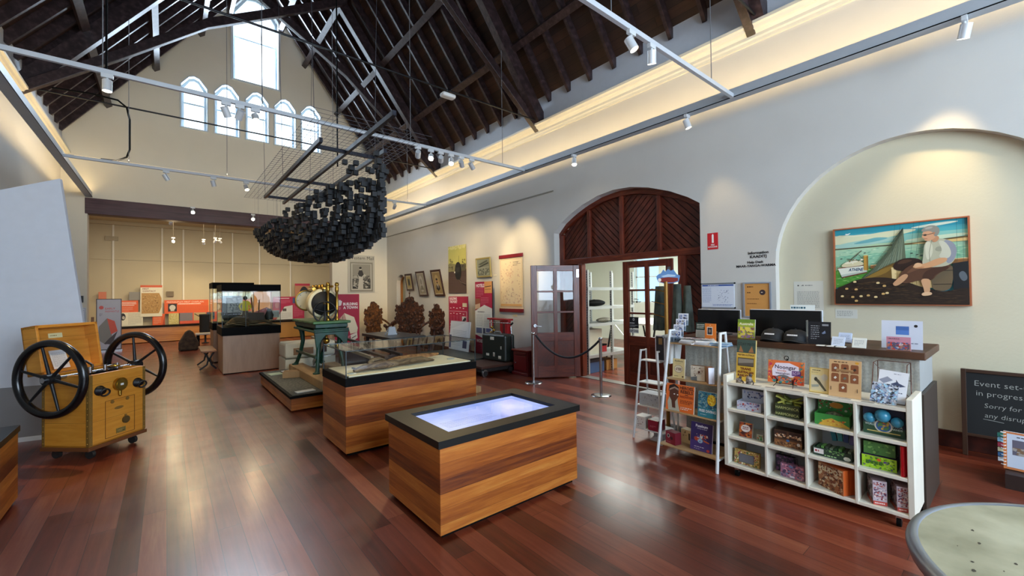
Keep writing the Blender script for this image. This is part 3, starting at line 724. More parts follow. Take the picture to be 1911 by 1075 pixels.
def soft(name, label, cat, x0, x1, y0, y1, z0, z1, m, seed=1, group=None, amp=.25):
    r = random.Random(seed); b = B(); b.ball((0, 0, (z1-z0)/2), .5, m, 16, ((x1-x0), (y1-y0), (z1-z0)))
    b.v = [(v[0]*(1+r.uniform(-amp, amp)*.5), v[1]*(1+r.uniform(-amp, amp)*.5), max(0, v[2]*(1+r.uniform(-amp, amp)*.3))) for v in b.v]
    o = b.build(name, None, ((x0+x1)/2, (y0+y1)/2, z0)); md = o.modifiers.new('s', 'SUBSURF'); md.levels = md.render_levels = 1
    return tag(o, label, cat, group)
soft('equipment_bag', 'black bag lying on the upper shelf of the steel storage rack', 'bag', 6.5, 7.15, 5.5, 5.74, 1.32, 1.46, BLACK, 3)
cbox('file_crate', 'dark crate on the upper shelf behind the black bag in the rack', 'crate', 6.45, 6.8, 5.76, 5.98, 1.32, 1.56, C('3c3326', .6))
soft('rolled_fabric', 'rolled patterned cloth on the middle shelf of the storage rack', 'cloth roll', 6.85, 7.35, 5.5, 5.7, .98, 1.08, speckle('patterned_cloth', '6a6658', 'bab29c', 60), 4, amp=.1)
cbox('storage_tub', 'blue plastic tub on the office floor under the storage rack', 'tub', 6.48, 6.93, 5.48, 5.85, 0, .26, C('4c6c9c', .4), tp=C('2c3444', .4))
cbox('cardboard_box', 'brown cardboard box on the office floor beside the blue tub', 'box', 7.0, 7.36, 5.48, 5.8, 0, .21, C('c08e50', .7))
cbox('file_box', 'tall pale carton on the lowest shelf of the storage rack', 'box', 6.52, 6.92, 5.52, 5.9, .36, .86, C('d6d2bc', .7))
cbox('tool_case', 'small red and black case behind the pale carton on the rack', 'case', 7.0, 7.2, 5.62, 5.8, .36, .52, C('b02028', .5), tp=BLACK)
def otable(x, y, w, d, h, lb):
    t = thing('folding_table', lb, 'table', (x, y, 0), 0, 'white tables in the office')
    B().box(0, w, 0, d, h-.04, h, C('e8e8e0', .3)).build('table_top', t, bevel=.008)
    for a_, c_ in ((.1, .1), (w-.1, .1), (.1, d-.1), (w-.1, d-.1)):
        B().beam((a_, c_, 0), (w-a_ if False else a_+(.25 if a_ < w/2 else -.25), c_, h-.04), .03, .03, IRON).build('leg', t)
otable(8.2, 5.2, 2.0, 1.4, .9, 'white folding work table behind the storage rack in the office')
otable(8.0, 3.2, 2.6, 1.5, .78, 'large white table seen through the panes of the closed office door')
cbox('desk_unit', 'grey office desk block beyond the large white table', 'desk', 10.75, 11.8, 4.2, 5.4, 0, 1.15, C('8e9894', .5))
cbox('copier', 'grey blue photocopier by the office window', 'copier', 11.1, 11.7, 5.6, 6.5, 0, 1.35, C('60707c', .45))
t = thing('office_chair', 'dark office chair behind the large white table', 'chair', (11.2, 3.4, 0))
B().box(-.05, .03, -.23, .23, .55, 1.05, DGREY).build('backrest', t, bevel=.03); B().box(-.5, -.02, -.25, .25, .42, .5, DGREY).build('seat', t, bevel=.03); B().cyl((-.25, 0, .06), (-.25, 0, .42), .03, IRON).build('stem', t); B().lathe([(.26, 0), (.26, .04), (.03, .07)], IRON, 5, (-.25, 0, 0)).build('base', t)

# rope barrier in front of the office
posts = []
def post(x, y, label):
    t = thing('barrier_post', label, 'barrier post', (x, y, 0), 0, 'rope barrier posts')
    B().lathe([(0, .018), (.10, .016), (.155, .008), (.158, 0)], STEEL, 32).build('base', t)
    B().cyl((0, 0, .012), (0, 0, .88), .022, STEEL, 20).build('pole', t)
    B().lathe([(.022, .86), (.03, .87), (.03, .9), (.0, .905)], STEEL, 20).build('top_collar', t)
    return t
post(5.23, 4.205, 'chrome barrier post standing before the open office doorway, nearer one'); post(5.1, 5.62, 'chrome barrier post standing before the swung open glazed door leaf')
pts = []
for i in range(19):
    s = i/18; pts.append((5.13+.1*s, 5.58-1.35*s, .85-.33*4*s*(1-s)))
tag(B().tube(pts, .018, C('1a1c26', .7), 10).build('barrier_rope'), 'dark blue rope hanging between the two chrome barrier posts', 'rope')
# ------------------------------------------------------------------ display cases of striped timber
def wcase(name, label, cat, x0, x1, y0, y1, h, m=None, foot=.03):
    t = thing(name, label, cat, ((x0+x1)/2, (y0+y1)/2, 0)); w, d = (x1-x0)/2, (y1-y0)/2
    B().box(-w+.03, w-.03, -d+.03, d-.03, 0, foot, BLACK).build('plinth_base', t)
    B().box(-w, w, -d, d, foot, h, m or CASE).build('cabinet_body', t, bevel=.003)
    return t, w, d
SLATE = speckle('black_laminate', '2a2b2a', '45463f', 90, .42)
TOPM = C('121210', .42, 0, .02); TOPM.node_tree.nodes['Principled BSDF'].inputs['Specular IOR Level'].default_value = .3
# touch table
t, w, d = wcase('touch_table', 'striped timber table with a lit white screen set in its black top', 'display table', 1.374, 2.69, 2.43, 3.25, .605)
b = B(); b.box(-w-.02, w+.02, -d-.02, -d+.115, .60, .65, TOPM); b.box(-w-.02, w+.02, d-.115, d+.02, .60, .65, TOPM); b.box(-w-.02, -w+.135, -d+.115, d-.115, .60, .65, TOPM); b.box(w-.135, w+.02, -d+.115, d-.115, .60, .65, TOPM)
b.build('table_top', t)
def screenmat():
    m, N, L, bs = newmat('touch_screen'); tc = N.new('ShaderNodeTexCoord'); n = N.new('ShaderNodeTexNoise'); n.inputs['Scale'].default_value = 2.2; n.inputs['Detail'].default_value = 6
    L.new(tc.outputs['Object'], n.inputs['Vector']); c = ramp(N, L, mth(N, L, 'MULTIPLY_ADD', n.outputs[0], 2.2, -.6), ['8fa6f0', 'b4c4ff', 'e6ecff'])
    L.new(c, bs.inputs['Emission Color']); bs.inputs['Emission Strength'].default_value = .85; bs.inputs['Base Color'].default_value = (.02, .02, .03, 1); bs.inputs['Roughness'].default_value = .05; return m
B().box(-w+.135, w-.135, -d+.115, d-.115, .60, .622, screenmat()).build('screen', t)
a = B()
for i in range(7): a.add([(-.44, -.02-i*.022, .6235), (-.05+.04*((i*7) % 3), -.02-i*.022, .6235), (-.05+.04*((i*7) % 3), -.016-i*.022, .6235), (-.44, -.016-i*.022, .6235)], [(0, 1, 2, 3)], C('8798d8', .4, 0, 0))
a.raw = True; a.build('screen_print', t)
# glass case with timber relics
t, w, d = wcase('glass_case', 'low striped timber case with a clear glass box over weathered wreck timbers', 'display case', 1.374, 2.94, 4.29, 5.08, .69)
b = B(); b.box(-w-.004, w+.004, -d-.004, d+.004, .69, .775, BLACK); b.build('black_rim', t, bevel=.003)
B().box(-w+.05, w-.05, -d+.05, d-.05, .775, .785, C('ece0c0', .7)).build('display_bed', t)
b = B(); g = glass('f8fbfa', .0); z0, z1 = .775, 1.045
b.add([(-w+.01, -d+.01, z0), (w-.01, -d+.01, z0), (w-.01, -d+.01, z1), (-w+.01, -d+.01, z1)], [(0, 1, 2, 3)], g); b.add([(-w+.01, d-.01, z0), (w-.01, d-.01, z0), (w-.01, d-.01, z1), (-w+.01, d-.01, z1)], [(0, 1, 2, 3)], g)
b.add([(-w+.01, -d+.01, z0), (-w+.01, d-.01, z0), (-w+.01, d-.01, z1), (-w+.01, -d+.01, z1)], [(0, 1, 2, 3)], g); b.add([(w-.01, -d+.01, z0), (w-.01, d-.01, z0), (w-.01, d-.01, z1), (w-.01, -d+.01, z1)], [(0, 1, 2, 3)], g)
b.build('glass_sides', t)
b = B(); b.add([(-w, -d, z1), (w, -d, z1), (w, d, z1), (-w, d, z1)], [(0, 1, 2, 3)], glass('eaf4f4', .18)); b.build('glass_top', t)
b = B(); E = C('2c3a3c', .3)
for x in (-w+.008, w-.008):
    for y in (-d+.008, d-.008): b.box(x-.004, x+.004, y-.004, y+.004, z0, z1, E)
for y in (-d+.004, d-.004): b.box(-w, w, y-.003, y+.003, z1-.004, z1+.004, E)
for x in (-w+.004, w-.004): b.box(x-.003, x+.003, -d, d, z1-.004, z1+.004, E)
b.build('glass_edges', t)
RELIC = planks('weathered_timber', 'y', 'x', 3, 9, ['35271a', '5c4630', '7e6648', '9c8460'], .85, 1, 0, (70, 7), .6)
def relic(name, label, cat, pts, rad, loc, rz=0, seed=1, m=RELIC, flat=.6):
    r = random.Random(seed); b = B(); n = 10; K = len(pts); vs = []
    for i, (x, y, z) in enumerate(pts):
        for j in range(n):
            a_ = 2*PI*j/n; q = rad[i]*(1+r.uniform(-.25, .25)); vs.append((x+r.uniform(-.008, .008), y+q*math.cos(a_), max(0, z+rad[i]*flat+q*flat*math.sin(a_))))
    b.add(vs, [(i*n+j, i*n+(j+1) % n, (i+1)*n+(j+1) % n, (i+1)*n+j) for i in range(K-1) for j in range(n)]+[tuple(range(n)), tuple(range((K-1)*n, K*n))], m)
    o = b.build(name, None, loc, (0, 0, rz)); return tag(o, label, cat)
relic('wreck_timber', 'long gnarled grey brown plank fragment lying at the front of the glass case', 'relic', [(-.52, 0, 0), (-.38, .02, 0), (-.2, -.01, 0), (0, .02, 0), (.18, .0, 0), (.35, .02, 0), (.5, .0, 0)], [.03, .06, .075, .06, .07, .055, .02], (2.05, 4.58, .786), .12, 3)
relic('wreck_timber', 'shorter orange brown carved plank piece behind the long fragment in the glass case', 'relic', [(-.4, 0, 0), (-.2, .01, 0), (0, .01, .01), (.2, .0, .01), (.4, 0, .02)], [.02, .055, .06, .05, .03], (2.35, 4.86, .786), .1, 5, speckle('reddish_timber', '7a4a26', 'b98550', 20, .7))
relic('wreck_timber', 'small bent timber knee resting across the left end of the long fragment', 'relic', [(-.14, -.03, 0), (-.06, 0, .03), (.04, .0, .03), (.14, .02, 0)], [.03, .035, .03, .02], (1.82, 4.62, .84), .3, 8)
for i, (x, y) in enumerate(((1.62, 4.72), (1.68, 4.70))):
    tag(B().cyl((0, -.05, 0), (0, .05, 0), .007, IRON, 8).cyl((0, -.05, 0), (0, -.058, 0), .013, IRON, 8).build('iron_bolt', None, (x, y, .796), (0, 0, .5)), ('black iron bolt, left one of two in the glass case', 'black iron bolt, right one of two in the glass case')[i], 'bolt', 'bolts in the glass case')
for i, (x, y) in enumerate(((1.5, 4.48), (2.78, 4.62))):
    a = B().lathe([(.045, 0), (.05, .004), (.04, .008), (0, .008)], C('b9bab0', .4), 18); tag(a.build('label_disc', None, (x, y, .786)), ('small round clear label stand near the left corner inside the glass case', 'small round clear label stand near the right end inside the glass case')[i], 'label')
# low platform in front of the green machine
t = thing('display_platform', 'low timber platform with grey top carrying the green iron machine', 'platform', (2.3, 7.65, 0))
B().box(-.97, .41, -1.21, 1.22, .02, .19, CASE).build('platform_body', t, bevel=.003); B().box(-.99, .43, -1.24, 1.24, .19, .225, BLACK).build('black_edge', t)
B().box(-.95, .40, -1.2, 1.2, .225, .229, speckle('grey_felt', '4c4c48', '74746c', 30, .9)).build('felt_top', t)
for i, (x, y, w_, d_, tint, lb) in enumerate(((1.55, 6.62, .25, .12, 'e9e9e4', 'white label card at the near corner of the grey platform'), (1.49, 8.45, .2, .22, 'b8cbb4', 'greenish label card at the far left corner of the grey platform'), (1.72, 8.62, .18, .14, 'e6e8ea', 'white label card beside the greenish one at the platform far end'))):
    tag(B().box(-w_/2, w_/2, -d_/2, d_/2, 0, .008, C(tint, .5)).build('label_card', None, (x, y, .23), (0, 0, .1)), lb, 'label')
OLDW = planks('old_timber', 'x', 'y', .4, 3, ['7a5a38', '9a7a52', 'b59a70'], .7, .8, 0, (10, 1.5))
for x, y0, y1, lb in ((1.86, 6.5, 8.6, 'thick old timber bearer under the left feet of the green machine'), (2.35, 6.5, 8.3, 'thick old timber bearer under the right feet of the green machine')):
    tag(B().box(-.12, .12, y0, y1, 0, .13, OLDW).build('timber_bearer', None, (x, 0, .23), bevel=.01), lb, 'timber')
tag(B().box(-.1, .1, -.5, .5, 0, .1, OLDW).build('timber_bearer', None, (2.0, 7.8, .235), (0, 0, 1.2)), 'short old timber laid crosswise between the two bearers', 'timber')
# green machine
GREEN = speckle('green_enamel', '07291f', '124a39', 6, .4); GREENL = speckle('light_green_enamel', '2c5030', '507a48', 6, .45)
t = thing('iron_machine', 'green cast iron machine with a cream rimmed black drum and brass columns', 'machine', (2.02, 7.55, .36))
for (x, y, fx, fy) in ((-.14, -.32, -.17, -.36), (.22, -.45, .24, -.5), (-.16, .78, -.2, .92), (.2, .7, .24, .85)):
    b = B(); P = [(fx, fy, 0), (fx*.9, fy*.97, .04), (x*.9+fx*.05, y*.95, .22), (x*.8, y*.86, .45), (x*.85, y*.9, .62), (x, y, .74)]
    b.tube(P, [.04, .032, .03, .036, .045, .06], GREEN, 10); b.cyl((fx, fy, 0), (fx, fy, .02), .055, GREEN, 12); b.build('leg', t)
b = B(); b.box(-.22, .28, -.5, .84, .73, .80, GREEN); b.box(-.26, .32, -.54, .88, .80, .84, GREENL); b.box(-.24, .30, -.52, .86, .66, .70, GREEN); b.build('table_frame', t, bevel=.012)
b = B(); b.prism([(-.2, .40), (-.12, .55), (-.06, .62), (.08, .62), (.16, .55), (.26, .40), (.3, .72), (-.24, .72)], -.50, -.46, GREEN); b.build('end_arch', t, bevel=.006)
B().beam((-.17, -.34, .26), (-.19, .85, .26), .03, .04, GREEN).build('stretcher', t)
b = B(); b.cyl((0, -.18, 1.12), (0, .0, 1.12), .235, C('0e0f12', .5), 40); dr_ = b.build('drum', t)
b = B(); b.lathe([(.20, .0), (.238, .0), (.245, .02), (.245, .16), (.238, .18), (.2, .18)], C('d9cda6', .45), 40, (0, -.19, 1.12), (0, 1, 0)); b.build('drum_rim', dr_)
b = B(); b.lathe([(0, -.01), (.04, -.01), (.05, 0), (.19, .005), (.2, .02), (.2, .05)], C('060607', .6), 40, (0, -.245, 1.12), (0, 1, 0)); b.lathe([(0, -.03), (.02, -.03), (.03, 0)], BRASS, 16, (0, -.25, 1.12), (0, 1, 0)); b.build('drum_face', dr_)
b = B(); b.cyl((-.13, .42, 1.17), (-.13, .46, 1.17), .17, C('d8cfae', .4), 32); b.torus((-.13, .41, 1.17), (0, 1, 0), .17, .012, BRASS, 32, 8)
for i in range(8):
    a_ = 2*PI*i/8; b.beam((-.13+.12*math.cos(a_), .412, 1.17+.12*math.sin(a_)), (-.13+.15*math.cos(a_), .412, 1.17+.15*math.sin(a_)), .008, .004, IRON)
b.build('dial', t)
for x, y in ((.03, -.3), (.17, -.3)):
    b = B(); b.lathe([(.03, .84), (.034, .86), (.02, .88), (.02, 1.0), (.026, 1.01), (.02, 1.03), (.02, 1.3), (.03, 1.32), (.03, 1.38), (.02, 1.4), (.034, 1.42), (.03, 1.46), (.0, 1.47)], BRASS, 16, (x, y, 0)); b.build('brass_column', t)
b = B()
for y in (-.18, 0, .2, .38): b.lathe([(.0, 1.44), (.025, 1.43), (.02, 1.38), (.03, 1.36), (.015, 1.34), (.015, 1.30)], BRASS, 12, (-.02, y, 0))
b.cyl((-.02, -.3, 1.37), (-.02, .46, 1.37), .016, BRASS, 10); b.cyl((.1, -.3, 1.40), (-.1, .3, 1.39), .02, BRASS, 10); b.cyl((-.1, .3, 1.36), (-.1, .02, 1.36), .03, BRASS, 12); b.build('brass_fittings', t)
b = B(); b.torus((-.03, -.34, .98), (.35, 1, 0), .17, .014, IRON, 30, 8)
for i in range(5):
    a_ = 2*PI*i/5+.3; b.cyl((-.03, -.34, .98), (-.03+.16*math.cos(a_), -.34, .98+.16*math.sin(a_)), .009, IRON, 6)
b.tube([(-.03, -.36, .98), (-.05, -.4, .8), (-.02, -.4, .62)], .02, IRON, 8); b.build('crank_wheel', t)
b = B(); b.ball((-.02, -.38, .52), .05, BRASS, 16, (1, 1, 1)); b.lathe([(.02, .56), (.015, .62), (.03, .64), (.0, .66)], BRASS, 12, (-.02, -.38, 0)); b.build('brass_weight', t)
b = B(); b.beam((-.04, -.3, .5), (.0, .5, .05), .02, .09, C('9aa0a2', .35, .8)); b.build('steel_blade', t)
b = B(); b.cyl((.05, 0, .3), (.05, 0, .72), .04, IRON, 12); b.cyl((.05, .3, .45), (.05, .3, .72), .06, IRON, 12); b.box(-.1, .2, -.2, .4, .62, .66, IRON); b.build('mechanism', t)
# white chest behind the machine
t = thing('white_chest', 'cream painted chest with a brown panel standing behind the green machine', 'chest', (2.25, 9.25, 0))
b = B(); b.box(-.5, .42, -.3, .3, 0, .40, CREAMS); b.build('chest_body', t, bevel=.01); b = B(); b.box(-.5, .42, -.3, .3, .41, .70, CREAMS); b.build('chest_lid', t, bevel=.04)
B().box(-.36, -.0, -.306, -.29, .47, .6, C('8c6c50', .6)).build('brown_panel', t); B().box(-.5, .42, -.305, -.3, .395, .415, C('6f6a58', .6)).build('seam_strip', t)
# tall pale wooden showcases
PALE = planks('pale_veneer', 'x', 'z', .6, 5, ['a07c60', 'ae8a6c', 'b89678'], .45, .8, 0, (12, 1.5), .03)
def tall(x0, x1, y0, y1, label, base=.8, top=1.87, low=True):
    t = thing('tall_showcase', label, 'display case', ((x0+x1)/2, (y0+y1)/2, 0), 0, 'tall glass showcases'); w, d = (x1-x0)/2, (y1-y0)/2
    B().box(-w+.02, w-.02, -d+.02, d-.02, .02, base, PALE).build('cabinet_body', t, bevel=.003); B().box(-w+.04, w-.04, -d+.04, d-.04, 0, .02, BLACK).build('plinth_base', t)
    B().box(-w, w, -d, d, base, base+.17, BLACK).build('black_band', t); B().box(-w, w, -d, d, top-.14, top, BLACK).build('black_top', t)
    g = glass('f4fbf8'); z0, z1 = base+.17, top-.14; b = B(); w2, d2 = w-.01, d-.01
    for s in (-1, 1):
        b.add([(-w2, s*d2, z0), (w2, s*d2, z0), (w2, s*d2, z1), (-w2, s*d2, z1)], [(0, 1, 2, 3)], g); b.add([(s*w2, -d2, z0), (s*w2, d2, z0), (s*w2, d2, z1), (s*w2, -d2, z1)], [(0, 1, 2, 3)], g)
    b.build('glass_panes', t)
    for x in (-w2, -.12, w2):
        for y in (-d2, d2): B().box(x-.005, x+.005, y-.005, y+.005, z0, z1, C('1f2a26', .4)).build('glass_joint', t)
    return t
tall(.88, 1.97, 10.5, 11.6, 'tall showcase with pale wood base full of relics, nearer one')
tall(.87, 1.75, 12.6, 13.6, 'tall black topped showcase standing behind the pale based one', .8, 1.97)
relic('anchor_wood', 'tangled driftwood and rope heaped on the floor of the nearer tall showcase', 'relic', [(-.45, -.1, 0), (-.3, 0, .02), (-.1, .05, .05), (.1, 0, .02), (.3, .05, .04), (.45, 0, 0)], [.05, .12, .16, .1, .14, .05], (1.42, 10.95, .975), 0, 4)
b = B()
for i in range(6): b.torus((.02*i, 0, .03+.02*i), (.2, .1*i, 1), .2-.015*i, .012, C('6a543a', .8), 24, 6)
tag(b.build('rope_coil', None, (1.2, 10.9, .985)), 'coil of old rope in the nearer tall showcase, left side', 'rope')
b = B(); b.box(-.06, .06, -.03, .03, .18, .40, C('e8cf1c', .6)); b.ball((0, 0, .46), .045, C('3a3226', .7)); b.box(-.05, -.01, -.025, .025, 0, .2, C('5c4a3a', .7)); b.box(.01, .05, -.025, .025, 0, .2, C('5c4a3a', .7)); b.tube([(-.06, 0, .38), (-.11, -.02, .28), (-.08, -.06, .2)], .022, C('e8cf1c', .6), 6); b.tube([(.06, 0, .38), (.1, -.02, .28), (.08, -.06, .22)], .022, C('e8cf1c', .6), 6)
tag(b.build('model_figure', None, (1.33, 10.8, 1.12), bevel=.01), 'small model figure in a yellow coat inside the nearer tall showcase', 'figurine')
b = B(); b.cyl((0, 0, 0), (-.05, 0, .5), .015, C('7a5836', .6), 8); b.cyl((.1, .1, 0), (.12, .1, .45), .012, C('5a4028', .6), 8); b.box(-.12, .2, -.03, .2, 0, .16, C('4a3a30', .7)); b.lathe([(.07, 0), (.09, .1), (.05, .2), (.04, .24)], C('30302c', .5), 14, (.3, .0, 0)); b.box(.36, .5, .0, .02, .04, .2, C('b7b7ae', .6))
tag(b.build('ship_relics', None, (1.5, 10.85, 1.09)), 'cluster of dark ship tools and a jar inside the nearer tall showcase', 'relic')
a = Art(.3, .34, .01, '8a8a80'); a.blobs(.02, .02, .98, .98, 60, ['b8b8aa', '4c4c46', '9c9c90'], .02, .07, 3); a.build('grey_photograph', 'grey photograph panel standing inside the nearer tall showcase at the left', 'picture', (1.22, 11.5, 1.25))
b = B(); b.lathe([(.0, 0), (.16, 0), (.22, .18), (.2, .5), (.24, .62), (.21, .64), (.0, .6)], C('2c3230', .6), 20); tag(b.build('iron_boiler', None, (1.3, 13.1, 1.0)), 'dark iron vessel inside the farther tall showcase', 'vessel')
# bench with iron legs beside the showcase
t = thing('iron_leg_bench', 'low bench with scrolled black iron legs beside the tall showcase', 'bench', (.74, 11.9, 0))
B().box(-.16, .12, -.6, .6, .4, .44, C('8c5a34', .5)).build('seat', t, bevel=.01)
for y in (-.45, .45):
    b = B(); b.tube([(-.1, y, .4), (-.02, y, .25), (-.05, y, .12), (-.18, y, .02)], .018, IRON, 8); b.tube([(.08, y, .4), (.0, y, .25), (.03, y, .12), (.12, y, .02)], .018, IRON, 8); b.build('leg', t)
# far left low case in the foreground
t, w, d = wcase('timber_case', 'striped timber case with black top cut off by the left edge of the view', 'display case', -1.85, -.915, 2.6, 5.12, .55)
B().box(-w-.0, w+.01, -d, d+.01, .55, .6, TOPM).build('case_top', t, bevel=.003)

# ------------------------------------------------------------------ wooden air pump with two fly wheels
OAK = planks('pump_oak', 'z', 'xy', .37, 9, ['b06a1c', 'c9842c', 'd8963a'], .33, .75, .006, (26, 2.5), .04)
pump = thing('diving_air_pump', 'honey coloured wooden air pump crate with two black fly wheels and open lid', 'pump', (-.57, 6.255, 0), math.radians(47))
hw, hd = .295, .25
b = B(); z0, z1 = .115, .845
b.box(-hw, hw, -hd, -hd+.03, z0, z1, OAK); b.box(-hw, hw, hd-.03, hd, z0, z1, OAK); b.box(-hw, -hw+.03, -hd, hd, z0, z1, OAK); b.box(hw-.03, hw, -hd, hd, z0, z1, OAK); b.box(-hw, hw, -hd, hd, z0, z0+.04, OAK); b.box(-hw+.03, hw-.03, -hd+.03, hd-.03, .6, .62, C('2a2018', .6))
b.build('crate_body', pump, bevel=.004)
B().box(-hw-.012, hw+.012, -hd-.012, hd+.012, .098, .135, C('6a3c1c', .5)).build('base_moulding', pump, bevel=.004)
EB = C('8f6c34', .4, .4)
for x in (-hw, hw):
    for y in (-hd, hd):
        b = B()
        sx, sy = (1 if x > 0 else -1), (1 if y > 0 else -1)
        b.box(min(x, x+sx*.003), max(x, x+sx*.003), min(y, y-sy*.03), max(y, y-sy*.03), .14, .84, EB); b.box(min(x, x-sx*.03), max(x, x-sx*.03), min(y, y+sy*.003), max(y, y+sy*.003), .14, .84, EB)
        for k in range(12): b.ball((x+sx*.004, y-sy*.015, .17+k*.058), .006, BRASS, 6); b.ball((x-sx*.015, y+sy*.004, .17+k*.058), .006, BRASS, 6)
        b.build('corner_strap', pump)
for x, y in ((-.22, -.18), (.22, -.18), (-.22, .18), (.22, .18)):
    b = B(); b.cyl((x-.015, y, .045), (x+.015, y, .045), .043, C('22201e', .5), 18); b.box(x-.02, x+.02, y-.012, y+.012, .07, .1, STEEL); b.build('caster', pump)
# lid, tilted back
lid = thing('crate_lid', '', ''); del lid['label'], lid['category']; lid.parent = pump; lid.location = (0, hd, .85); lid.rotation_euler = (-math.radians(9), 0, 0)
b = B(); H = .5; D = .16
b.box(-hw, hw, D-.02, D, 0, H, OAK); b.box(-hw, -hw+.025, 0, D, 0, H, OAK); b.box(hw-.025, hw, 0, D, 0, H, OAK); b.box(-hw, hw, 0, D, H-.03, H, OAK); b.box(-hw, hw, 0, D, 0, .03, OAK); b.box(-hw+.025, hw-.025, D-.05, D-.02, .03, .33, OAK)
b.build('lid_shell', lid, bevel=.004)
b = B()
for k in range(6): b.ball((-hw-.002, .02+.024*k, H-.02), .006, BRASS, 6)
b.build('lid_studs', lid)
Art(.13, .05, .004, 'e2d9a6').lines(.12, .3, .88, .7, 1, '6a5a2a').build('plate', 'cream name plate', loc=(-.02, D-.022, .37), parent=lid)
Art(.15, .2, .003, 'dcdde0').lines(.1, .1, .9, .9, 12, '8a8c92', .3).build('instruction_card', 'white instruction card', loc=(-.06, D-.10, .04), parent=lid, lean=.2)
def flywheel(x, rot):
    b = B(); R = .345; c = (x, 0, .835); ax = (1, 0, 0); pts = b.ring(c, ax, R, 56)
    b.tube(pts, .036, C('0c0c0e', .22), 14, closed=True); wr_ = b.build('fly_wheel', pump)
    b = B(); b.cyl((x-.05, 0, .835), (x+.05, 0, .835), .05, IRON, 24); b.cyl((x-.07, 0, .835), (x+.07, 0, .835), .025, STEEL, 16); b.build('wheel_hub', wr_)
    for i in range(6):
        a_ = rot+2*PI*i/6; d_ = Vector((0, math.cos(a_), math.sin(a_))); q = Vector(c)
        b = B(); b.cyl(q+d_*.04, q+d_*.33, .016, IRON, 10, r2=.011); b.build('wheel_spoke', wr_)
flywheel(-hw-.13, .25); flywheel(hw+.13, .45)
b = B(); b.cyl((-hw-.13, 0, .835), (hw+.13, 0, .835), .017, STEEL, 12); b.build('crankshaft', pump)
b = B()
for x in (-.12, .03, .16):
    b.cyl((x, .02, .62), (x, .02, .80), .05, BRASS, 18); b.box(x-.03, x+.03, -.04, .06, .80, .84, IRON); b.cyl((x, -.06, .84), (x, -.06, .9), .016, STEEL, 10)
b.tube([(-.05, .0, .84), (.0, .05, .9), (.0, .12, .94), (-.08, .14, .97)], .012, IRON, 8); b.ball((-.09, .14, .97), .02, IRON); b.cyl((.1, .0, .86), (.2, .0, .87), .02, STEEL, 12); b.torus((.15, -.05, .87), (0, 0, 1), .035, .01, BRASS, 16, 6)
b.build('pump_cylinders', pump)
b = B(); b.cyl((.0, -hd, .70), (.0, -hd-.03, .70), .068, BRASS, 32); b.cyl((0, -hd-.03, .70), (0, -hd-.034, .70), .05, C('9a7e38', .35, .9), 32); b.box(-.014, .014, -hd-.04, -hd-.03, .69, .71, WHITE); b.cyl((0, -hd-.01, .635), (0, -hd-.01, .60), .016, BRASS, 10); b.ball((0, -hd-.012, .59), .016, BRASS); b.build('pressure_gauge', pump)
for x in (-.2, .2):
    b = B(); b.lathe([(.05, 0), (.05, .012), (.034, .016), (.034, .045), (.0, .05)], IRON, 24, (x, -hd, .675), (0, -1, 0)); b.torus((x+.01, -hd-.055, .655), (.3, 1, .3), .036, .008, IRON, 24, 8); b.build('ring_handle', pump)
b = B(); 
for p_, q_ in (((-.14, .17), (-.14, .55)), ((.17, .17), (.17, .55)), ((-.14, .17), (.17, .17)), ((-.14, .55), (.17, .55))): b.beam((p_[0], -hd-.001, p_[1]), (q_[0], -hd-.001, q_[1]), .004, .004, C('6a3a12', .6), upv=(0, 1, 0))
b.build('hatch_outline', pump)
b = B()
for x, z, r_ in ((-.07, .53, .018), (.09, .53, .018)): b.cyl((x, -hd, z), (x, -hd-.006, z), r_, EB, 16)
b.cyl((.07, -hd, .31), (.07, -hd-.015, .31), .038, C('6e5b34', .4, .6), 24); b.box(.06, .08, -hd-.008, -hd, .345, .365, EB); b.add([(-.05+.05*math.cos(2*PI*i/16)+.05, -hd-.002, .455+.016*math.sin(2*PI*i/16)) for i in range(16)], [tuple(range(16))], EB); b.build('brass_fittings', pump)
Art(.1, .05, .003, '5a4a22').frame(.03, .06, .97, .94, .06, 'b59a4c').lines(.12, .25, .88, .75, 2, 'c9b068').build('maker_plate', 'dark maker plate', loc=(.02, -hd-.004, .19), parent=pump)

# ------------------------------------------------------------------ white partition at the left
t = thing('partition', 'tall white angular partition standing behind the wooden air pump', 'partition', (-1.06, 7.17, 0), -.22)
b = B(); b.prism([(-.62, 0), (.50, 0), (.34, 1.0), (.10, 3.02), (-.62, 2.75)], 0, .06, C('d6d8de', .6)); b.build('panel', t, bevel=.006)
b = B().box(-.62, .62, -.02, 0, .0, .05, WHITE).box(-.62, .62, -.012, 0, .05, .62, C('8a8684', .6)); b.build('base_band', t)  # white foot strip; the grey band above paints in blurred shade
cbox('light_switch', 'small dark switch box on the wall left of the wide opening', 'switch', -1.63, -1.52, 14.14, 14.18, 1.52, 1.68, C('2c2c30', .5))
a = Art(.24, .5, .01, 'dfe4ee'); a.frame(.02, .02, .98, .98, .02, '9aa2b4'); a.lines(.1, .1, .9, .9, 12, 'a4aabc'); a.build('notice_panel', 'white notice panel on the wall left of the wide opening beneath the switch', 'sign', (-1.6, 14.15, .9))

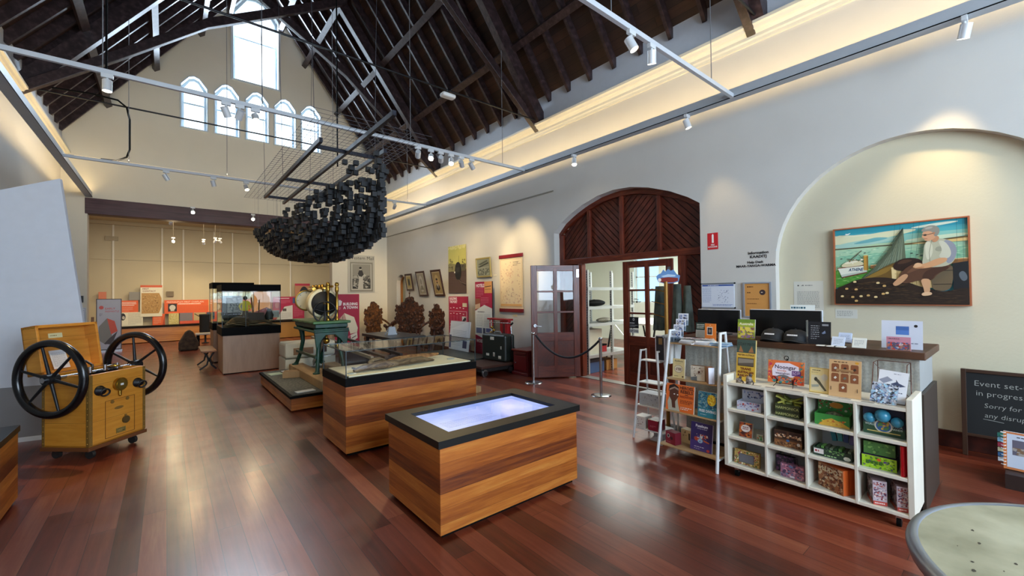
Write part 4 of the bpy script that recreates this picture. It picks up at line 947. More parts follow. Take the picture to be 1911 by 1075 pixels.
# ------------------------------------------------------------------ stone, boiler and bench plinth in the annex
b = B(); b.prism([(-.24, 0), (.24, 0), (.26, .22), (.12, .55), (.02, .64), (-.08, .56), (-.24, .25)], -.12, .12, speckle('brown_stone', '2f2318', '54402c', 9, .85)); tag(b.build('pointed_stone', None, (.52, 16.2, 0), bevel=.05), 'dark brown pointed stone standing on the annex floor', 'stone')
b = B(); b.lathe([(0, .0), (.10, .0), (.12, .02), (.03, .04), (.03, .28), (.13, .30), (.17, .42), (.17, .96), (.18, .98), (.18, 1.02), (0, 1.03)], C('20211f', .7), 20); tag(b.build('mooring_bollard', None, (1.06, 18.3, 0)), 'dark cylindrical iron piece on a foot standing before the orange panels', 'iron relic')
BW = planks('bench_wood', 'z', 'xy', .16, 60, ['6a3c18', 'a06428', 'c88a44'], .35, .6, .01, (18, 1.2))
tag(B().box(-1.22, 5.6, 20.05, 20.68, .02, .55, BW).box(-1.24, 5.62, 20.02, 20.7, .55, .59, BLACK).build('display_plinth', bevel=.004), 'long low wooden plinth with black top along the annex back wall', 'plinth')
tag(B().box(3.1, 4.9, 18.2, 18.9, .02, .62, C('b07a2c', .35)).box(3.08, 4.92, 18.18, 18.92, .62, .66, BLACK).build('display_plinth', bevel=.004), 'orange wooden plinth right of the tall showcase before the crimson panels', 'plinth')
t = thing('museum_bench', 'low bench with pale top beside the dark iron piece in the annex', 'bench', (1.2, 17.6, 0))
B().box(-.45, .5, -.2, .2, .36, .41, C('c9c2b0', .4)).build('seat', t)
for x in (-.38, .43): B().box(x-.04, x+.04, -.16, .16, 0, .36, BLACK).build('leg', t)
# annex shell
AW = plaster('annex_plaster', 'c2b698')
b = B(); b.box(-2.6, 8.4, 20.9, 21.0, 0, 4.5, AW); b.box(-2.7, -2.6, 14.5, 21, 0, 4.5, AW); b.box(8.3, 8.4, 14.5, 21, 0, 4.5, AW); struct(b.build('wall_annex'))
b = B(); b.box(-2.6, 8.4, 14.5, 21, 4.4, 4.46, AW); b.box(-2.6, 8.4, 20.75, 20.9, 4.28, 4.4, AW); struct(b.build('ceiling_annex'))
b = B(); CT = C('e2ddcc', .5)
for x in (-1.48, -.12, .52, 1.5, 2.13, 3.1, 4.3): b.box(x-.025, x+.025, 20.86, 20.9, 0, 4.3, CT)
b.box(-2.5, 8.2, 20.87, 20.9, 3.02, 3.06, AW); struct(b.build('trim_18'))
struct(B().box(-2.5, 8.2, 20.86, 20.9, 0, .14, SK).build('baseboard_annex'))
b = B(); b.box(-1.7, -1.35, 20.85, 20.9, 3.7, 3.86, C('a89c80', .6)); tag(b.build('air_vent'), 'small wall vent high at the left of the annex back wall', 'vent')
cbox('wall_socket', 'small brown switch plate on the annex wall right of the tall map panel', 'switch', .0, .22, 20.84, 20.88, 1.66, 1.86, C('7a6a50', .5))
for x0, y0, y1, lb in ((-1.0, 14.9, 17.2, 'short light track on the left of the annex ceiling'), (1.9, 14.9, 19, 'light track over the showcases on the annex ceiling')):
    t = thing('light_track', lb, 'light track', (x0, (y0+y1)/2, 4.3)); B().box(-.02, .02, -(y1-y0)/2, (y1-y0)/2, 0, .04, IRON).cyl((0, 0, .04), (0, 0, .095), .01, IRON, 6).build('track_bar', t)
def aspot(x, y, z, aim, label, e, lit): return spot(x, y, z+.13, aim, label, e, lit, (1, .78, .46), 60, 4.4-z-.13)
aspot(.18, 18, 3.5, (.3, 12, 1.7), 'brightest ceiling spotlight in the annex, glaring over the map panel', 40, 60)
aspot(1.0, 18, 3.5, (1.5, 20.5, 1.2), 'annex spotlight right of the brightest one', 90, 30)
aspot(1.33, 18, 3.58, (.2, 20.5, 1.2), 'annex spotlight nearest the cube sculpture', 90, 30)
aspot(1.5, 18.4, 3.62, (3.6, 20.5, 1.2), 'annex spotlight just behind the one nearest the sculpture', 90, 30)
for x, z, lb in ((.55, 3.66, 'lit spotlight under the dark lintel beam of the wide opening, left one'), (1.94, 3.62, 'glaring spotlight under the dark lintel beam beside the cube sculpture')):
    spot(x, 14.1, z+.13+.25, (x+.2 if x < 1 else 1.2, 9.5, .8), lb, 60, 50)
spot(.1, 15.2, 3.72+.13, (-.3, 20.5, 1.4), 'small spotlight just below the lintel beam inside the annex', 120, 30)
# ------------------------------------------------------------------ annex display panels (wall y 20.6)
CR, OR, CRM = 'b01f45', 'e2622c', 'e6dfc4'
def panel(art, label, x0, z0, name='exhibit_board', y=20.72, group='annex display panels', cat='display panel', rz=0):
    return art.build(name, label, cat, (x0, y, z0), rz, group=group)
a = Art(.5, .45, .03, OR); a.lines(.1, .55, .9, .9, 3, 'f4e4d4', .5); a.lines(.1, .1, .7, .5, 4, 'f0b090', .3); panel(a, 'small orange text panel left of the tall map panel', -1.05, 1.08)
a = Art(.3, .45, .03, CRM); a.ell(.5, .42, .33, .38, '22201e'); a.ell(.5, .5, .17, .2, 'b8b0a0'); panel(a, 'cream panel with an oval portrait of a bearded man, left of the map panel', -.6, 1.1, y=20.715)
a = Art(.62, .5, .03, CRM); a.ell(.12, .68, .12, .26, '26221f'); a.ell(.15, .62, .06, .12, 'c0b8a8'); a.lines(.35, .1, .95, .95, 11, '9a927c', .3); panel(a, 'cream text panel with a dark portrait at its left corner above the bench plinth', -.98, .6, y=20.7)
a = Art(.34, .3, .03, '8d8980'); panel(a, 'plain grey square panel above the oval portrait', -.88, 1.54, y=20.735)
a = Art(.2, .3, .03, 'cf7a58'); panel(a, 'small terracotta panel rising behind the grey roller banner', -1.75, 1.55, y=20.73)
a = Art(.62, 1.17, .03, CRM); a.rect(0, .93, 1, 1, 'd05a2c'); a.text('FIRST', .1, .86, .045, '7c3020', .02, al='l'); a.text('CONTACT', .1, .79, .045, '7c3020', .02, maxw=.6, al='l')
a.poly([(.05, .1), (.84, .1), (.97, .3), (.97, .58), (.86, .75), (.05, .75)], 'b98f4f'); a.blobs(.08, .14, .85, .7, 60, ['8a6430', 'a37a40', 'c8a468'], .008, .02, 4); panel(a, 'tall cream panel headed FIRST CONTACT with a brown stone map', -.43, .92, y=20.68)
a = Art(1.56, .52, .03, OR); a.text("FREMANTLE'S FIRST CHAPLAIN", .05, .8, .11, 'f6e6d2', .02, maxw=.86, al='l'); a.lines(.26, .66, .8, .76, 1, 'f6e6d2', .7); a.lines(.26, .1, .9, .58, 6, 'c64c20', .3); a.rect(.07, .16, .24, .74, '2a211c'); a.ell(.155, .45, .06, .2, 'cfcabd'); a.rect(.12, .2, .19, .34, 'cfcabd')
panel(a, 'long orange panel with a white bust picture right of the map panel', .72, 1.0)
a = Art(.36, .42, .03, OR); a.poly([(.8, 0), (1, 0), (1, 1)], 'b8481c'); a.lines(.1, .1, .7, .9, 8, 'f0b894', .3); panel(a, 'small orange square panel under the tall map panel', -.22, .59, y=20.7)
a = Art(.3, .42, .03, 'c9b872'); a.blobs(.05, .05, .95, .95, 40, ['b09c54', 'd8cb94'], .02, .05, 9); panel(a, 'ochre textured panel right of the small orange square', .22, .6, y=20.69)
a = Art(1.2, .44, .03, 'd4583a'); a.rect(.0, .25, .33, .95, '7d7478'); a.rect(.36, .25, .68, .95, 'b8a070'); a.line([(.38, .85), (.5, .6), (.66, .45)], .03, '3a2c1c'); a.rect(.7, .3, .92, .95, '3c5468'); a.blobs(.7, .3, .92, .6, 14, ['1c242c'], .03, .09, 2); panel(a, 'salmon strip panel with three photographs under the long orange panel', 1.0, .6, y=20.7)
a = Art(.76, 1.0, .03, 'd2935c'); a.lines(.12, .35, .9, .92, 12, 'b07440', .25); a.poly([(0, 0), (1, 0), (1, .22), (.75, .34), (0, .1)], '6f3a4a'); panel(a, 'orange brown document panel seen through the nearer tall showcase', 3.15, .82, y=20.7)
a = Art(1.5, .52, .03, OR); a.rect(.0, .0, .3, 1, 'dca86c'); a.rect(.32, .1, .6, .9, '77705e'); panel(a, 'orange panel behind the glass of the tall showcase', 2.05, 1.0, y=20.72)
a = Art(1.25, 1.0, .03, CR); a.lines(.06, .9, .6, .95, 1, 'f0d8dc', .6); a.poly([(.1, .0), (.62, .0), (.62, .62), (.36, .56)], 'd9d6cc'); a.rect(.3, .36, .42, .48, '5a5048'); a.lines(.25, .05, .58, .3, 6, 'a8a49a', .3); a.lines(.65, .1, .95, .8, 14, 'd87a90', .3); a.lines(.1, .7, .55, .86, 4, 'd87a90', .3); a.rect(.62, .7, .7, .95, '46507c'); panel(a, 'wide crimson panel with a white polygon right of the tall showcase', 4.2, .6, y=20.7)
a = Art(.62, .98, .03, '8a5a40'); a.rect(0, .9, 1, 1, 'b32844'); a.rect(0, .0, 1, .9, 'b9835e'); a.ell(.6, .45, .32, .42, '1c1614'); a.ell(.68, .5, .12, .14, 'caa084'); a.rect(0, 0, 1, .16, CR); panel(a, 'tall dark portrait panel partly hidden by the green machine drum', 4.75, 1.2, y=20.66)
# grey roller banner
t = thing('roller_banner', 'grey stand up banner with red heading and red roofed block, before the annex wall', 'banner', (-1.34, 17.6, 0))
a = Art(.56, 1.54, .02, 'a6a5ac'); a.frame(0, 0, 1, 1, .012, '2a2226'); a.ell(.2, .83, .09, .035, 'b8483c'); a.text('EARLY', .35, .79, .035, 'b8483c', .01, al='l'); a.text('FREMANTLE', .35, .735, .035, 'b8483c', .01, maxw=.55, al='l'); a.lines(.12, .66, .24, .72, 3, '6a6468', .4)
a.poly([(.08, .2), (.38, .1), (.62, .28), (.42, .62), (.1, .46)], '77736a'); a.poly([(.42, .62), (.72, .56), (.84, .36), (.58, .3)], 'c24a30'); a.poly([(.3, .12), (.62, .1), (.84, .36), (.5, .22)], '3c3434'); a.build('banner_sheet', parent=t, loc=(0, 0, .06))
B().box(-.3, .3, -.08, .1, 0, .06, STEEL).build('banner_base', t); B().cyl((0, .03, .05), (0, .03, 1.6), .012, STEEL, 8).build('banner_pole', t)
b = B(); b.cyl((0, 0, 0), (0, 0, 1.1), .03, C('6a4a34', .5), 12); b.lathe([(.04, .5), (.06, .52), (.04, .56)], BRASS, 12); b.lathe([(.12, 0), (.12, .03), (.03, .06)], IRON, 16); tag(b.build('brass_pillar', None, (-1.58, 16.4, 0)), 'slim dark stand with brass collar left of the grey roller banner', 'stand')

# ------------------------------------------------------------------ end wall right of the opening
a = Art(.9, 1.25, .004, 'b8b6ac'); a.text('Western Mail', .5, .885, .088, '1c1c1c', .025, maxw=.92); a.lines(.06, .83, .94, .87, 2, '6a6a64', .3); a.frame(.07, .02, .93, .82, .03, '8e8b80'); a.frame(.1, .05, .9, .79, .01, '55534c'); a.rect(.16, .1, .84, .76, '8f8c82')
a.rect(.16, .1, .84, .36, '2c2a28'); a.blobs(.18, .12, .82, .46, 40, ['4a4844', '6c6a64', 'a5a298'], .01, .04, 2); a.poly([(.36, .1), (.40, .36), (.36, .5), (.41, .56), (.43, .66), (.47, .68), (.50, .64), (.49, .58), (.56, .5), (.70, .46), (.56, .44), (.55, .36), (.56, .1)], 'bdbab0'); a.poly([(.36, .5), (.41, .6), (.52, .6), (.58, .48), (.5, .42), (.4, .44)], '2e2c2a'); a.ell(.455, .66, .05, .03, '1e1c1a')
a.build('newspaper_poster', 'old newspaper cover poster headed Western Mail on the end wall', 'poster', (5.09, 14.17, 1.71))
t = thing('roller_banner', 'crimson stand up banner reading BUILDING A TOWN with a white sailing ship block', 'banner', (4.1, 12.6, 0))
a = Art(.70, 1.62, .03, CR, side='5c1428'); a.poly([(.1, .86), (.2, .90), (.29, .87), (.25, .80), (.16, .79)], 'f0e6e6'); a.lines(.12, .72, .24, .77, 3, 'e0a8b4', .5); a.text('BUILDING', .93, .80, .045, 'f4e8ea', .05, maxw=.6, al='r'); a.text('A TOWN', .93, .735, .045, 'f4e8ea', .05, maxw=.6, al='r')
a.poly([(.05, .5), (.38, .66), (.55, .38), (.48, .2), (.12, .22), (.05, .3)], 'c9a08e'); a.poly([(.38, .66), (.78, .58), (.93, .38), (.9, .3), (.62, .28), (.55, .38)], 'efe6cc'); a.poly([(.62, .26), (.9, .3), (.92, .2), (.66, .12)], 'f0ece0')
for z in (.34, .4, .46, .52): a.line([(.14, z), (.44, z+.02)], .008, '4a2a2a')
a.line([(.3, .22), (.31, .6)], .012, '4a2a2a'); a.ell(.28, .26, .12, .035, '3a2024'); a.poly([(.12, .16), (.62, .26), (.55, .18), (.14, .12)], 'd0788a'); a.line([(.68, .2), (.86, .24)], .02, '2a2024'); a.lines(.66, .02, .9, .05, 1, 'd86078')
a.build('banner_sheet', parent=t, loc=(0, 0, .03)); B().box(-.35, .35, -.1, .12, 0, .03, STEEL).build('banner_base', t)
# pictures on the right wall (face into the hall)
XW = XR-.002
def rw(y0, y1): return (y0+y1)/2
def framed(label, y, z, w, h, fr, inner, art=None, tilt=9, name='framed_picture', cat='framed picture', dep=.03, group=None, bw=.055):
    t = thing(name, label, cat, (XW-.03, y, z), R90, group)
    s = math.radians(tilt); e = bpy.data.objects.new('picture_board', None)
    a = Art(w-2*bw, h-2*bw, .01, inner)
    if art: art(a)
    o = a.build('picture_sheet', parent=t, loc=(0, -bw*math.sin(s)-.004, bw), lean=-s)
    b = B(); b.box(-w/2, w/2, -.012, dep-.012, 0, bw, fr); b.box(-w/2, w/2, -.012, dep-.012, h-bw, h, fr); b.box(-w/2, -w/2+bw, -.011, dep-.012, bw, h-bw, fr); b.box(w/2-bw, w/2, -.012, dep-.012, bw, h-bw, fr)
    b.build('picture_frame', t, rot=(s, 0, 0), bevel=.004)
    return t
DF = C('3a1a10', .35); GF = C('b9a86a', .35, .4)
def doc(a): a.rect(.12, .1, .88, .9, 'b8a468'); a.rect(.3, .25, .7, .75, '5c584c'); a.rect(.36, .35, .64, .65, '38342e')
def ghost(a): a.rect(.06, .04, .94, .96, 'a39a86'); a.ell(.5, .5, .3, .38, 'c8c2b4'); a.ell(.48, .6, .15, .14, '9d9788'); a.poly([(.25, .22), (.4, .42), (.6, .42), (.75, .22)], '88836f'); a.rect(.42, .07, .58, .09, 'b8a04c')
def man(a): a.rect(.05, .04, .95, .96, '9a8256'); a.ell(.5, .5, .3, .36, 'b8a070'); a.poly([(.27, .24), (.32, .38), (.44, .45), (.6, .45), (.72, .36), (.74, .24), (.5, .14)], '26201c'); a.poly([(.44, .44), (.52, .25), (.6, .44)], 'd8d2c4'); a.ell(.5, .58, .12, .1, 'b48a66'); a.ell(.5, .66, .13, .05, '2e241c'); a.ell(.5, .52, .09, .03, '3a2c20'); a.rect(.42, .07, .58, .09, 'c9a83c')
framed('small dark framed document picture, the nearest to the arched casement', 12.32, 1.74, .46, .54, DF, 'cbbd96', doc, group='tilted dark frames')
framed('dark framed oval portrait in faded grey, the middle of three tilted frames', 11.42, 1.56, .54, .76, DF, 'cfc8b6', ghost, 11, group='tilted dark frames')
framed('dark framed oval portrait of a man in black coat and white shirt', 10.46, 1.56, .55, .76, DF, 'c9bd9a', man, 12, group='tilted dark frames')
a = Art(.88, 1.27, .003, '6a5444'); a.rect(0, .5, 1, 1, 'c9c268'); a.blobs(.0, .92, 1, 1, 30, ['e0d890'], .02, .05, 3); a.rect(0, 0, 1, .48, '4e3a34')
for i in range(12): a.line([(0, .03+.028*i), (1, .02+.028*i)], .006, '66504a')
a.blobs(0, .46, .42, .62, 30, ['3c342a', '575038', '8c8458'], .02, .06, 5); a.blobs(.7, .46, 1, .6, 20, ['3c342a', '575038'], .02, .06, 6); a.line([(.6, .3), (.8, .2), (1, .15)], .02, '241c1a'); a.line([(.55, .3), (.75, .22), (1, .19)], .006, '9c8c80')
a.poly([(.44, .28), (.70, .28), (.76, .48), (.70, .62), (.56, .66), (.44, .62), (.38, .48)], '141412', sm=2); a.rect(.46, .44, .66, .54, '2c2c26'); a.line([(.62, .62), (.62, .78)], .012, '302c1c'); a.ell(.38, .44, .03, .02, 'f4efdc'); a.blobs(.05, .6, .3, .74, 20, ['8c8650'], .01, .04, 8); a.blobs(.8, .58, .98, .7, 10, ['77703c'], .01, .03, 9)
a.build('photo_poster', 'tall curling photo poster of a dark tram in a brick street under a yellow sky', 'poster', (XW-.02, 9.56, 1.635), R90)
def litho(a):
    a.blobs(.05, .05, .95, .45, 50, ['3c403a', 'b2b29c', '5a5e52'], .02, .05, 3); a.poly([(.1, .55), (.9, .8), (.95, .72), (.2, .5)], '44483e'); a.poly([(.1, .7), (.8, .93), (.9, .86), (.3, .66)], '5c6052'); a.line([(.05, .48), (.95, .5)], .01, 'c8c8b4')
framed('small gold framed print of ships, left of the big map', 8.32, 2.01, .60, .48, GF, '8d917e', litho, 4, bw=.04)
a = Art(.12, .03, .004, 'e9e4d0'); a.build('picture_label', 'small white label beside the gold framed print', 'label', (XW-.006, 7.9, 2.03), R90)
t = thing('wall_map', 'cream chart with faint coloured marks hanging between two dark red battens', 'map', (XW-.02, 7.3, 1.21), R90)
a = Art(.81, 1.26, .004, 'e8d6b4'); a.frame(.03, .07, .97, .93, .006, 'b88c6c'); a.blobs(.06, .12, .94, .88, 46, ['dcc0a0', 'd4b49c', 'c9b09a'], .006, .022, 7)
r_ = random.Random(3)
for i in range(9):
    cx, cy = r_.uniform(.2, .8), r_.uniform(.2, .8); a.line([(cx+.08*math.cos(q/3)*r_.uniform(.5, 1), cy+.04*math.sin(q/3)) for q in range(16)], .004, ('b98f78', 'c9785c', '9c8c80')[i % 3])
a.lines(.6, .86, .92, .88, 1, '5a4438', .5); a.lines(.6, .8, .92, .85, 2, '8a6c5c', .3); a.rect(.05, .09, .95, .13, 'e2b070'); a.build('chart_sheet', parent=t)
B().box(-.415, .415, -.02, .012, -.02, .06, C('7c1822', .4)).build('batten', t, bevel=.006); B().box(-.415, .415, -.02, .012, 1.2, 1.28, C('7c1822', .4)).build('batten', t, bevel=.006)
a = Art(.16, .05, .003, 'd8cca8'); a.lines(.1, .2, .9, .8, 2, '8c8060', .3); a.build('picture_label', 'tiny caption label on the wall right under the big map', 'label', (XW-.004, 7.2, 1.09), R90)
# crimson panels leaning at the right wall
t = thing('timeline_panel', 'crimson timeline panel reading BUILDING THE PORT with a white polygon at its foot', 'display panel', (5.86, 9.35, .33), R90-.05)
a = Art(1.0, 1.22, .02, CR, side='7a1630'); a.text('BUILDING', .05, .93, .05, 'f2dfe2', .05, maxw=.6, al='l'); a.text('THE PORT', .05, .86, .05, 'f2dfe2', .05, maxw=.6, al='l'); a.rect(.74, .78, .96, .86, 'd8cfae')
for z in (.34, .68): a.rect(.05, z, .95, z+.006, 'f2dfe2')
a.rect(.94, .34, .955, .68, 'f2dfe2')
for i in range(5):
    for z in (.62, .40, .30, .74): a.rect(.08+.17*i, z+(i % 2)*.012, .15+.17*i, z+.016+(i % 2)*.012, 'f2dfe2')
    a.lines(.08+.17*i, .46, .18+.17*i, .6, 6, 'd8788e', .35)
a.rect(.72, .48, .92, .58, 'dcdcd6'); a.blobs(.72, .48, .92, .56, 8, ['24242a'], .02, .05, 4); a.poly([(.04, .12), (.04, .2), (.86, .3), (.96, .04), (.96, 0), (.04, 0)], 'dfe2e6'); a.build('panel_board', parent=t); B().box(-.5, .5, 0, .06, -.33, 0, C('7a1630', .5)).build('panel_base', t)
a = Art(.98, .72, .02, 'd3d8de'); a.poly([(0, 0), (1, 0), (1, .3), (.9, 1), (0, .7)], 'dfe3e8'); a.lines(.15, .15, .85, .7, 10, 'aab0ba', .3); a.rect(.7, .1, .9, .35, '3c4468'); a.rect(.0, .05, .1, .5, '4c5c90'); a.build('text_panel', 'white polygonal text panel standing on the slate topped plinth before the crimson timeline', 'display panel', (5.62, 8.98, .21), R90-.05, lean=.1)
tag(B().box(-.55, .5, -1.25, .55, .02, .16, CASE).box(-.55, .46, -1.27, .57, .16, .2, SLATE).build('display_plinth', None, (5.25, 8.85, 0), bevel=.003), 'low timber plinth with slate grey top under the white polygonal panel', 'plinth')
tag(B().box(-.07, .07, -.1, .1, 0, .006, WHITE).build('label_card', None, (4.9, 8.2, .2)), 'white label card on the slate topped plinth', 'label')
t = thing('banner_stand', 'tall narrow crimson and white panel with small photographs left of the green suitcase', 'display panel', (5.82, 8.15, 0), R90+.03)
a = Art(.66, 1.84, .03, CR, side='24161c'); a.text('HOTELS', .06, .93, .04, 'f2dfe2', .05, maxw=.5, al='l'); a.rect(.56, .85, 1, 1, 'd99a5c'); a.line([(.6, .93), (.95, .94)], .02, '5a3a24'); a.line([(.6, .9), (.95, .9)], .01, '5a3a24'); a.lines(.06, .8, .5, .92, 6, 'd8788e', .35); a.lines(.34, .7, .8, .8, 5, 'd8788e', .35); a.rect(0, .64, .3, .78, '9a5a40'); a.poly([(0, .64), (.3, .66), (.3, .72), (0, .7)], 'd8b494')
a.poly([(0, .62), (.55, .70), (1, .655), (1, .3), (.55, .26), (0, .31)], 'e4e3da'); a.lines(.15, .595, .85, .62, 1, '5a4a4a'); a.lines(.06, .42, .46, .58, 9, 'a8a49c', .3); a.lines(.52, .42, .94, .58, 9, 'a8a49c', .3); a.rect(.05, .33, .4, .4, '6a6e88'); a.rect(.46, .33, .6, .4, '4a4c60'); a.rect(.64, .35, .92, .4, '5c608c')
a.text('WORLD', .05, .21, .04, 'f2dfe2', .05, maxw=.5, al='l'); a.lines(.05, .02, .55, .19, 14, 'd8788e', .3); a.rect(.62, .1, 1, .18, '3a3438'); a.rect(.62, .06, 1, .1, 'c99a5c'); a.build('panel_board', parent=t, loc=(0, 0, .06))
B().box(-.34, .34, -.06, .12, 0, .06, BLACK).build('panel_base', t, bevel=.004)
# platform scale with suitcase
t = thing('platform_scale', 'old red platform scale with black wheeled base carrying the green suitcase', 'scale', (5.1, 7.0, 0))
SB = C('241f1e', .5)
B().box(-.42, .42, -.36, .40, .15, .20, C('4a2c22', .5)).build('scale_deck', t, bevel=.01); b = B(); b.box(-.40, .40, -.34, .38, .08, .15, SB); b.box(.42, .72, -.1, .3, .08, .2, SB); b.build('scale_base', t, bevel=.01)
for x, y in ((-.36, -.38), (.3, -.38), (-.36, .42), (.3, .42)): B().cyl((x, y-.02, .07), (x, y+.02, .07), .07, SB, 20).lathe([(.07, -.02), (.05, -.022)], STEEL, 20, (x, y, .07), (0, 1, 0)).build('wheel', t)
RD = C('b01820', .35)
B().box(.50, .60, -.02, .24, .2, 1.02, RD).box(.495, .505, .06, .14, .7, .96, C('5a1014', .5)).build('scale_column', t, bevel=.015)
B().box(.46, .6, -.1, .66, 1.03, 1.07, RD).build('scale_head', t, bevel=.01)
b = B(); b.cyl((.5, -.12, .98), (.5, .62, .97), .012, STEEL, 8); b.beam((.5, .5, .9), (.5, .5, 1.03), .02, .02, RD); b.beam((.5, .6, .84), (.5, .6, 1.03), .015, .015, RD)
for y, z in ((.52, .86), (.46, .8), (.56, .74)): b.ball((.5, y, z), .035, BRASS, 10)
b.cyl((.5, -.14, .95), (.5, -.2, .99), .02, IRON, 10); b.build('weigh_beam', t)
b = B(); b.tube([(.55, -.06, .3), (.56, -.1, .6), (.56, -.06, .9)], .014, STEEL, 8); b.torus((.55, -.12, .36), (1, 0, 0), .12, .014, C('5a1014', .4), 24, 6); b.build('side_handle', t)
t = thing('suitcase', 'dark green hard suitcase with peeling stickers standing on the red scale', 'suitcase', (5.42, 7.08, .205), R90+.12)
G = C('252b26', .4)
b = B(); b.box(-.36, .36, -.15, .05, 0, .56, G); b.build('front_shell', t, bevel=.055, seg=4); b = B(); b.box(-.36, .36, .05, .15, 0, .56, G); b.build('rear_shell', t, bevel=.05, seg=4)
B().box(-.362, .362, .042, .058, .03, .53, STEEL).build('metal_rim', t, bevel=.004)
b = B(); b.tube([(-.1, .0, .56), (-.08, .0, .60), (.08, .0, .60), (.1, .0, .56)], .012, C('8a8a86', .4), 8); b.build('handle', t)
for x, z, w_, h_ in ((-.02, .44, .11, .06), (-.16, .1, .09, .05), (.03, .1, .05, .08), (.2, .06, .08, .06), (.24, .26, .03, .06)):
    a = Art(w_, h_, .001, 'e6e2d2'); a.blobs(.1, .1, .9, .9, 6, ['a84a30', '8c8468'], .06, .16, int(x*100)+50); a.build('sticker', loc=(x, -.1515, z), parent=t)
t = thing('maroon_cabinet', 'small maroon painted cabinet between the suitcase and the open glazed door', 'cabinet', (5.62, 6.29, 0))
MR = C('5a1012', .35)
B().box(-.25, .3, -.2, .22, .05, .47, MR).build('cabinet_body', t, bevel=.006); B().box(-.28, .32, -.23, .25, .47, .50, C('6a1a14', .3)).build('cabinet_top', t, bevel=.006); B().box(-.28, .32, -.23, .25, 0, .06, MR).build('plinth_base', t, bevel=.01)
B().box(-.262, -.25, -.17, .19, .1, .38, C('641214', .35)).build('cabinet_door', t, bevel=.004); B().box(-.27, -.25, -.17, .19, .40, .45, C('50100f', .35)).build('drawer_front', t, bevel=.004); B().ball((-.28, .12, .24), .014, STEEL, 8).build('knob', t)

# ------------------------------------------------------------------ carved thrones and the black topped table
CARV = speckle('carved_oak', '1a0c06', '5c3216', 16, .6, a2='34190c')
CARVL = speckle('carved_light_oak', '3a1e0c', '8f5a28', 16, .55, a2='5f3716')
def carved_back(w, z0, z1, m, seed, crown=1):
    """pierced scrollwork back: a shaped slab covered with scrolls and bosses"""
    r = random.Random(seed); b = B(); h = z1-z0
    out = [(-.36, 0), (-.42, .12), (-.34, .2), (-.47, .3), (-.5, .45), (-.42, .55), (-.5, .66), (-.44, .76), (-.32, .74), (-.28, .84), (-.16, .86), (-.14, .95), (0, 1.0)]
    out = out+[(-x, z) for x, z in out[::-1][1:]]
    b.prism([(x*w, z0+z*h) for x, z in out], -.02, .03, m)
    def wid(z):
        pts = [p for p in out[:13]]
        for (xa, za), (xb, zb) in zip(pts, pts[1:]):
            if za <= z <= zb or zb <= z <= za: return -(xa+(xb-xa)*((z-za)/((zb-za) or 1)))
        return .1
    for i in range(int(90*w)):
        z = r.uniform(.03, .96); x = r.uniform(-1, 1)*wid(z)*.95; q = r.uniform(.02, .045)*(w+.3)
        c = (x*w, -.03, z0+z*h)
        if i % 2: b.torus(c, (r.uniform(-.3, .3), 1, r.uniform(-.3, .3)), q, q*.35, m, 10, 5)
        else: b.ball(c, q, m, 8, (1, .7, 1.2))
    for s in (-1, 1):
        for k in range(7):
            z = .08+.11*k; b.ball((s*wid(z)*w, -.01, z0+z*h), .04*(w+.3), m, 8, (1, .8, 1.1))
    if crown:
        b.cyl((0, 0, z1-.02), (0, 0, z1+.08), .014, m, 8); b.ball((0, 0, z1+.1), .028, m, 8); b.ball((.01, 0, z1+.15), .018, m, 8)
    return b
def throne(label, x, y, rz, w, seat, top, m, seed, crown):
    t = thing('carved_chair', label, 'chair', (x, y, 0), rz, 'carved wooden chairs')
    carved_back(w, seat+.04, top, m, seed, crown).build('carved_back', t)
    b = B(); b.box(-w/2, w/2, -.5, .0, seat-.06, seat, m); b.box(-w/2+.03, w/2-.03, -.47, -.03, seat-.12, seat-.06, CARV)
    for i in range(int(w/.09)): b.ball((-w/2+.05+i*.09, -.5, seat-.06), .035, m, 8)
    b.build('seat', t, bevel=0)
    for s in (-1, 1):
        b = B(); xx = s*(w/2+.02)
        b.tube([(xx*.9, 0, seat+.42), (xx*1.05, -.12, seat+.36), (xx*1.1, -.3, seat+.26), (xx*1.12, -.44, seat+.25), (xx*1.12, -.52, seat+.3)], [.03, .032, .028, .034, .045], m, 8)
        b.tube([(xx*1.1, -.46, seat+.24), (xx*1.05, -.44, seat+.12), (xx*1.08, -.47, seat)], [.03, .022, .03], m, 8); b.ball((xx*1.12, -.53, seat+.3), .05, m, 8)
        b.build('armrest', t)
        for yy in (-.44, -.04):
            b = B(); b.tube([(xx*.92, yy, 0), (xx*.98, yy, .06), (xx*.86, yy, seat*.4), (xx*.95, yy, seat*.75), (xx*.9, yy, seat-.06)], [.04, .03, .026, .04, .04], m, 8); b.build('leg', t)
    return t
throne('carved wooden armchair in golden brown nearest the crimson town banner', 4.80, 12.4, .25, .62, .46, 1.42, CARVL, 3, 0)
throne('large carved wooden settle with tall crowned back, the middle of the carved seats', 5.42, 11.25, -.85, .86, .46, 1.56, CARV, 7, 1)
throne('dark carved armchair turned sideways left of the crimson timeline panel', 5.60, 10.0, -1.25, .54, .46, 1.36, CARV, 11, 0)
t = thing('black_topped_table', 'low wooden table with a flat black slab top standing before the carved seats', 'table', (3.75, 8.72, 0))
B().box(-.36, .40, -.85, .72, .70, .76, C('22242a', .35)).build('table_top', t, bevel=.004)
for x, y in ((-.28, -.7), (.3, -.7), (-.28, .6), (.3, .6)): B().box(x-.03, x+.03, y-.03, y+.03, 0, .70, CARV).build('leg', t)
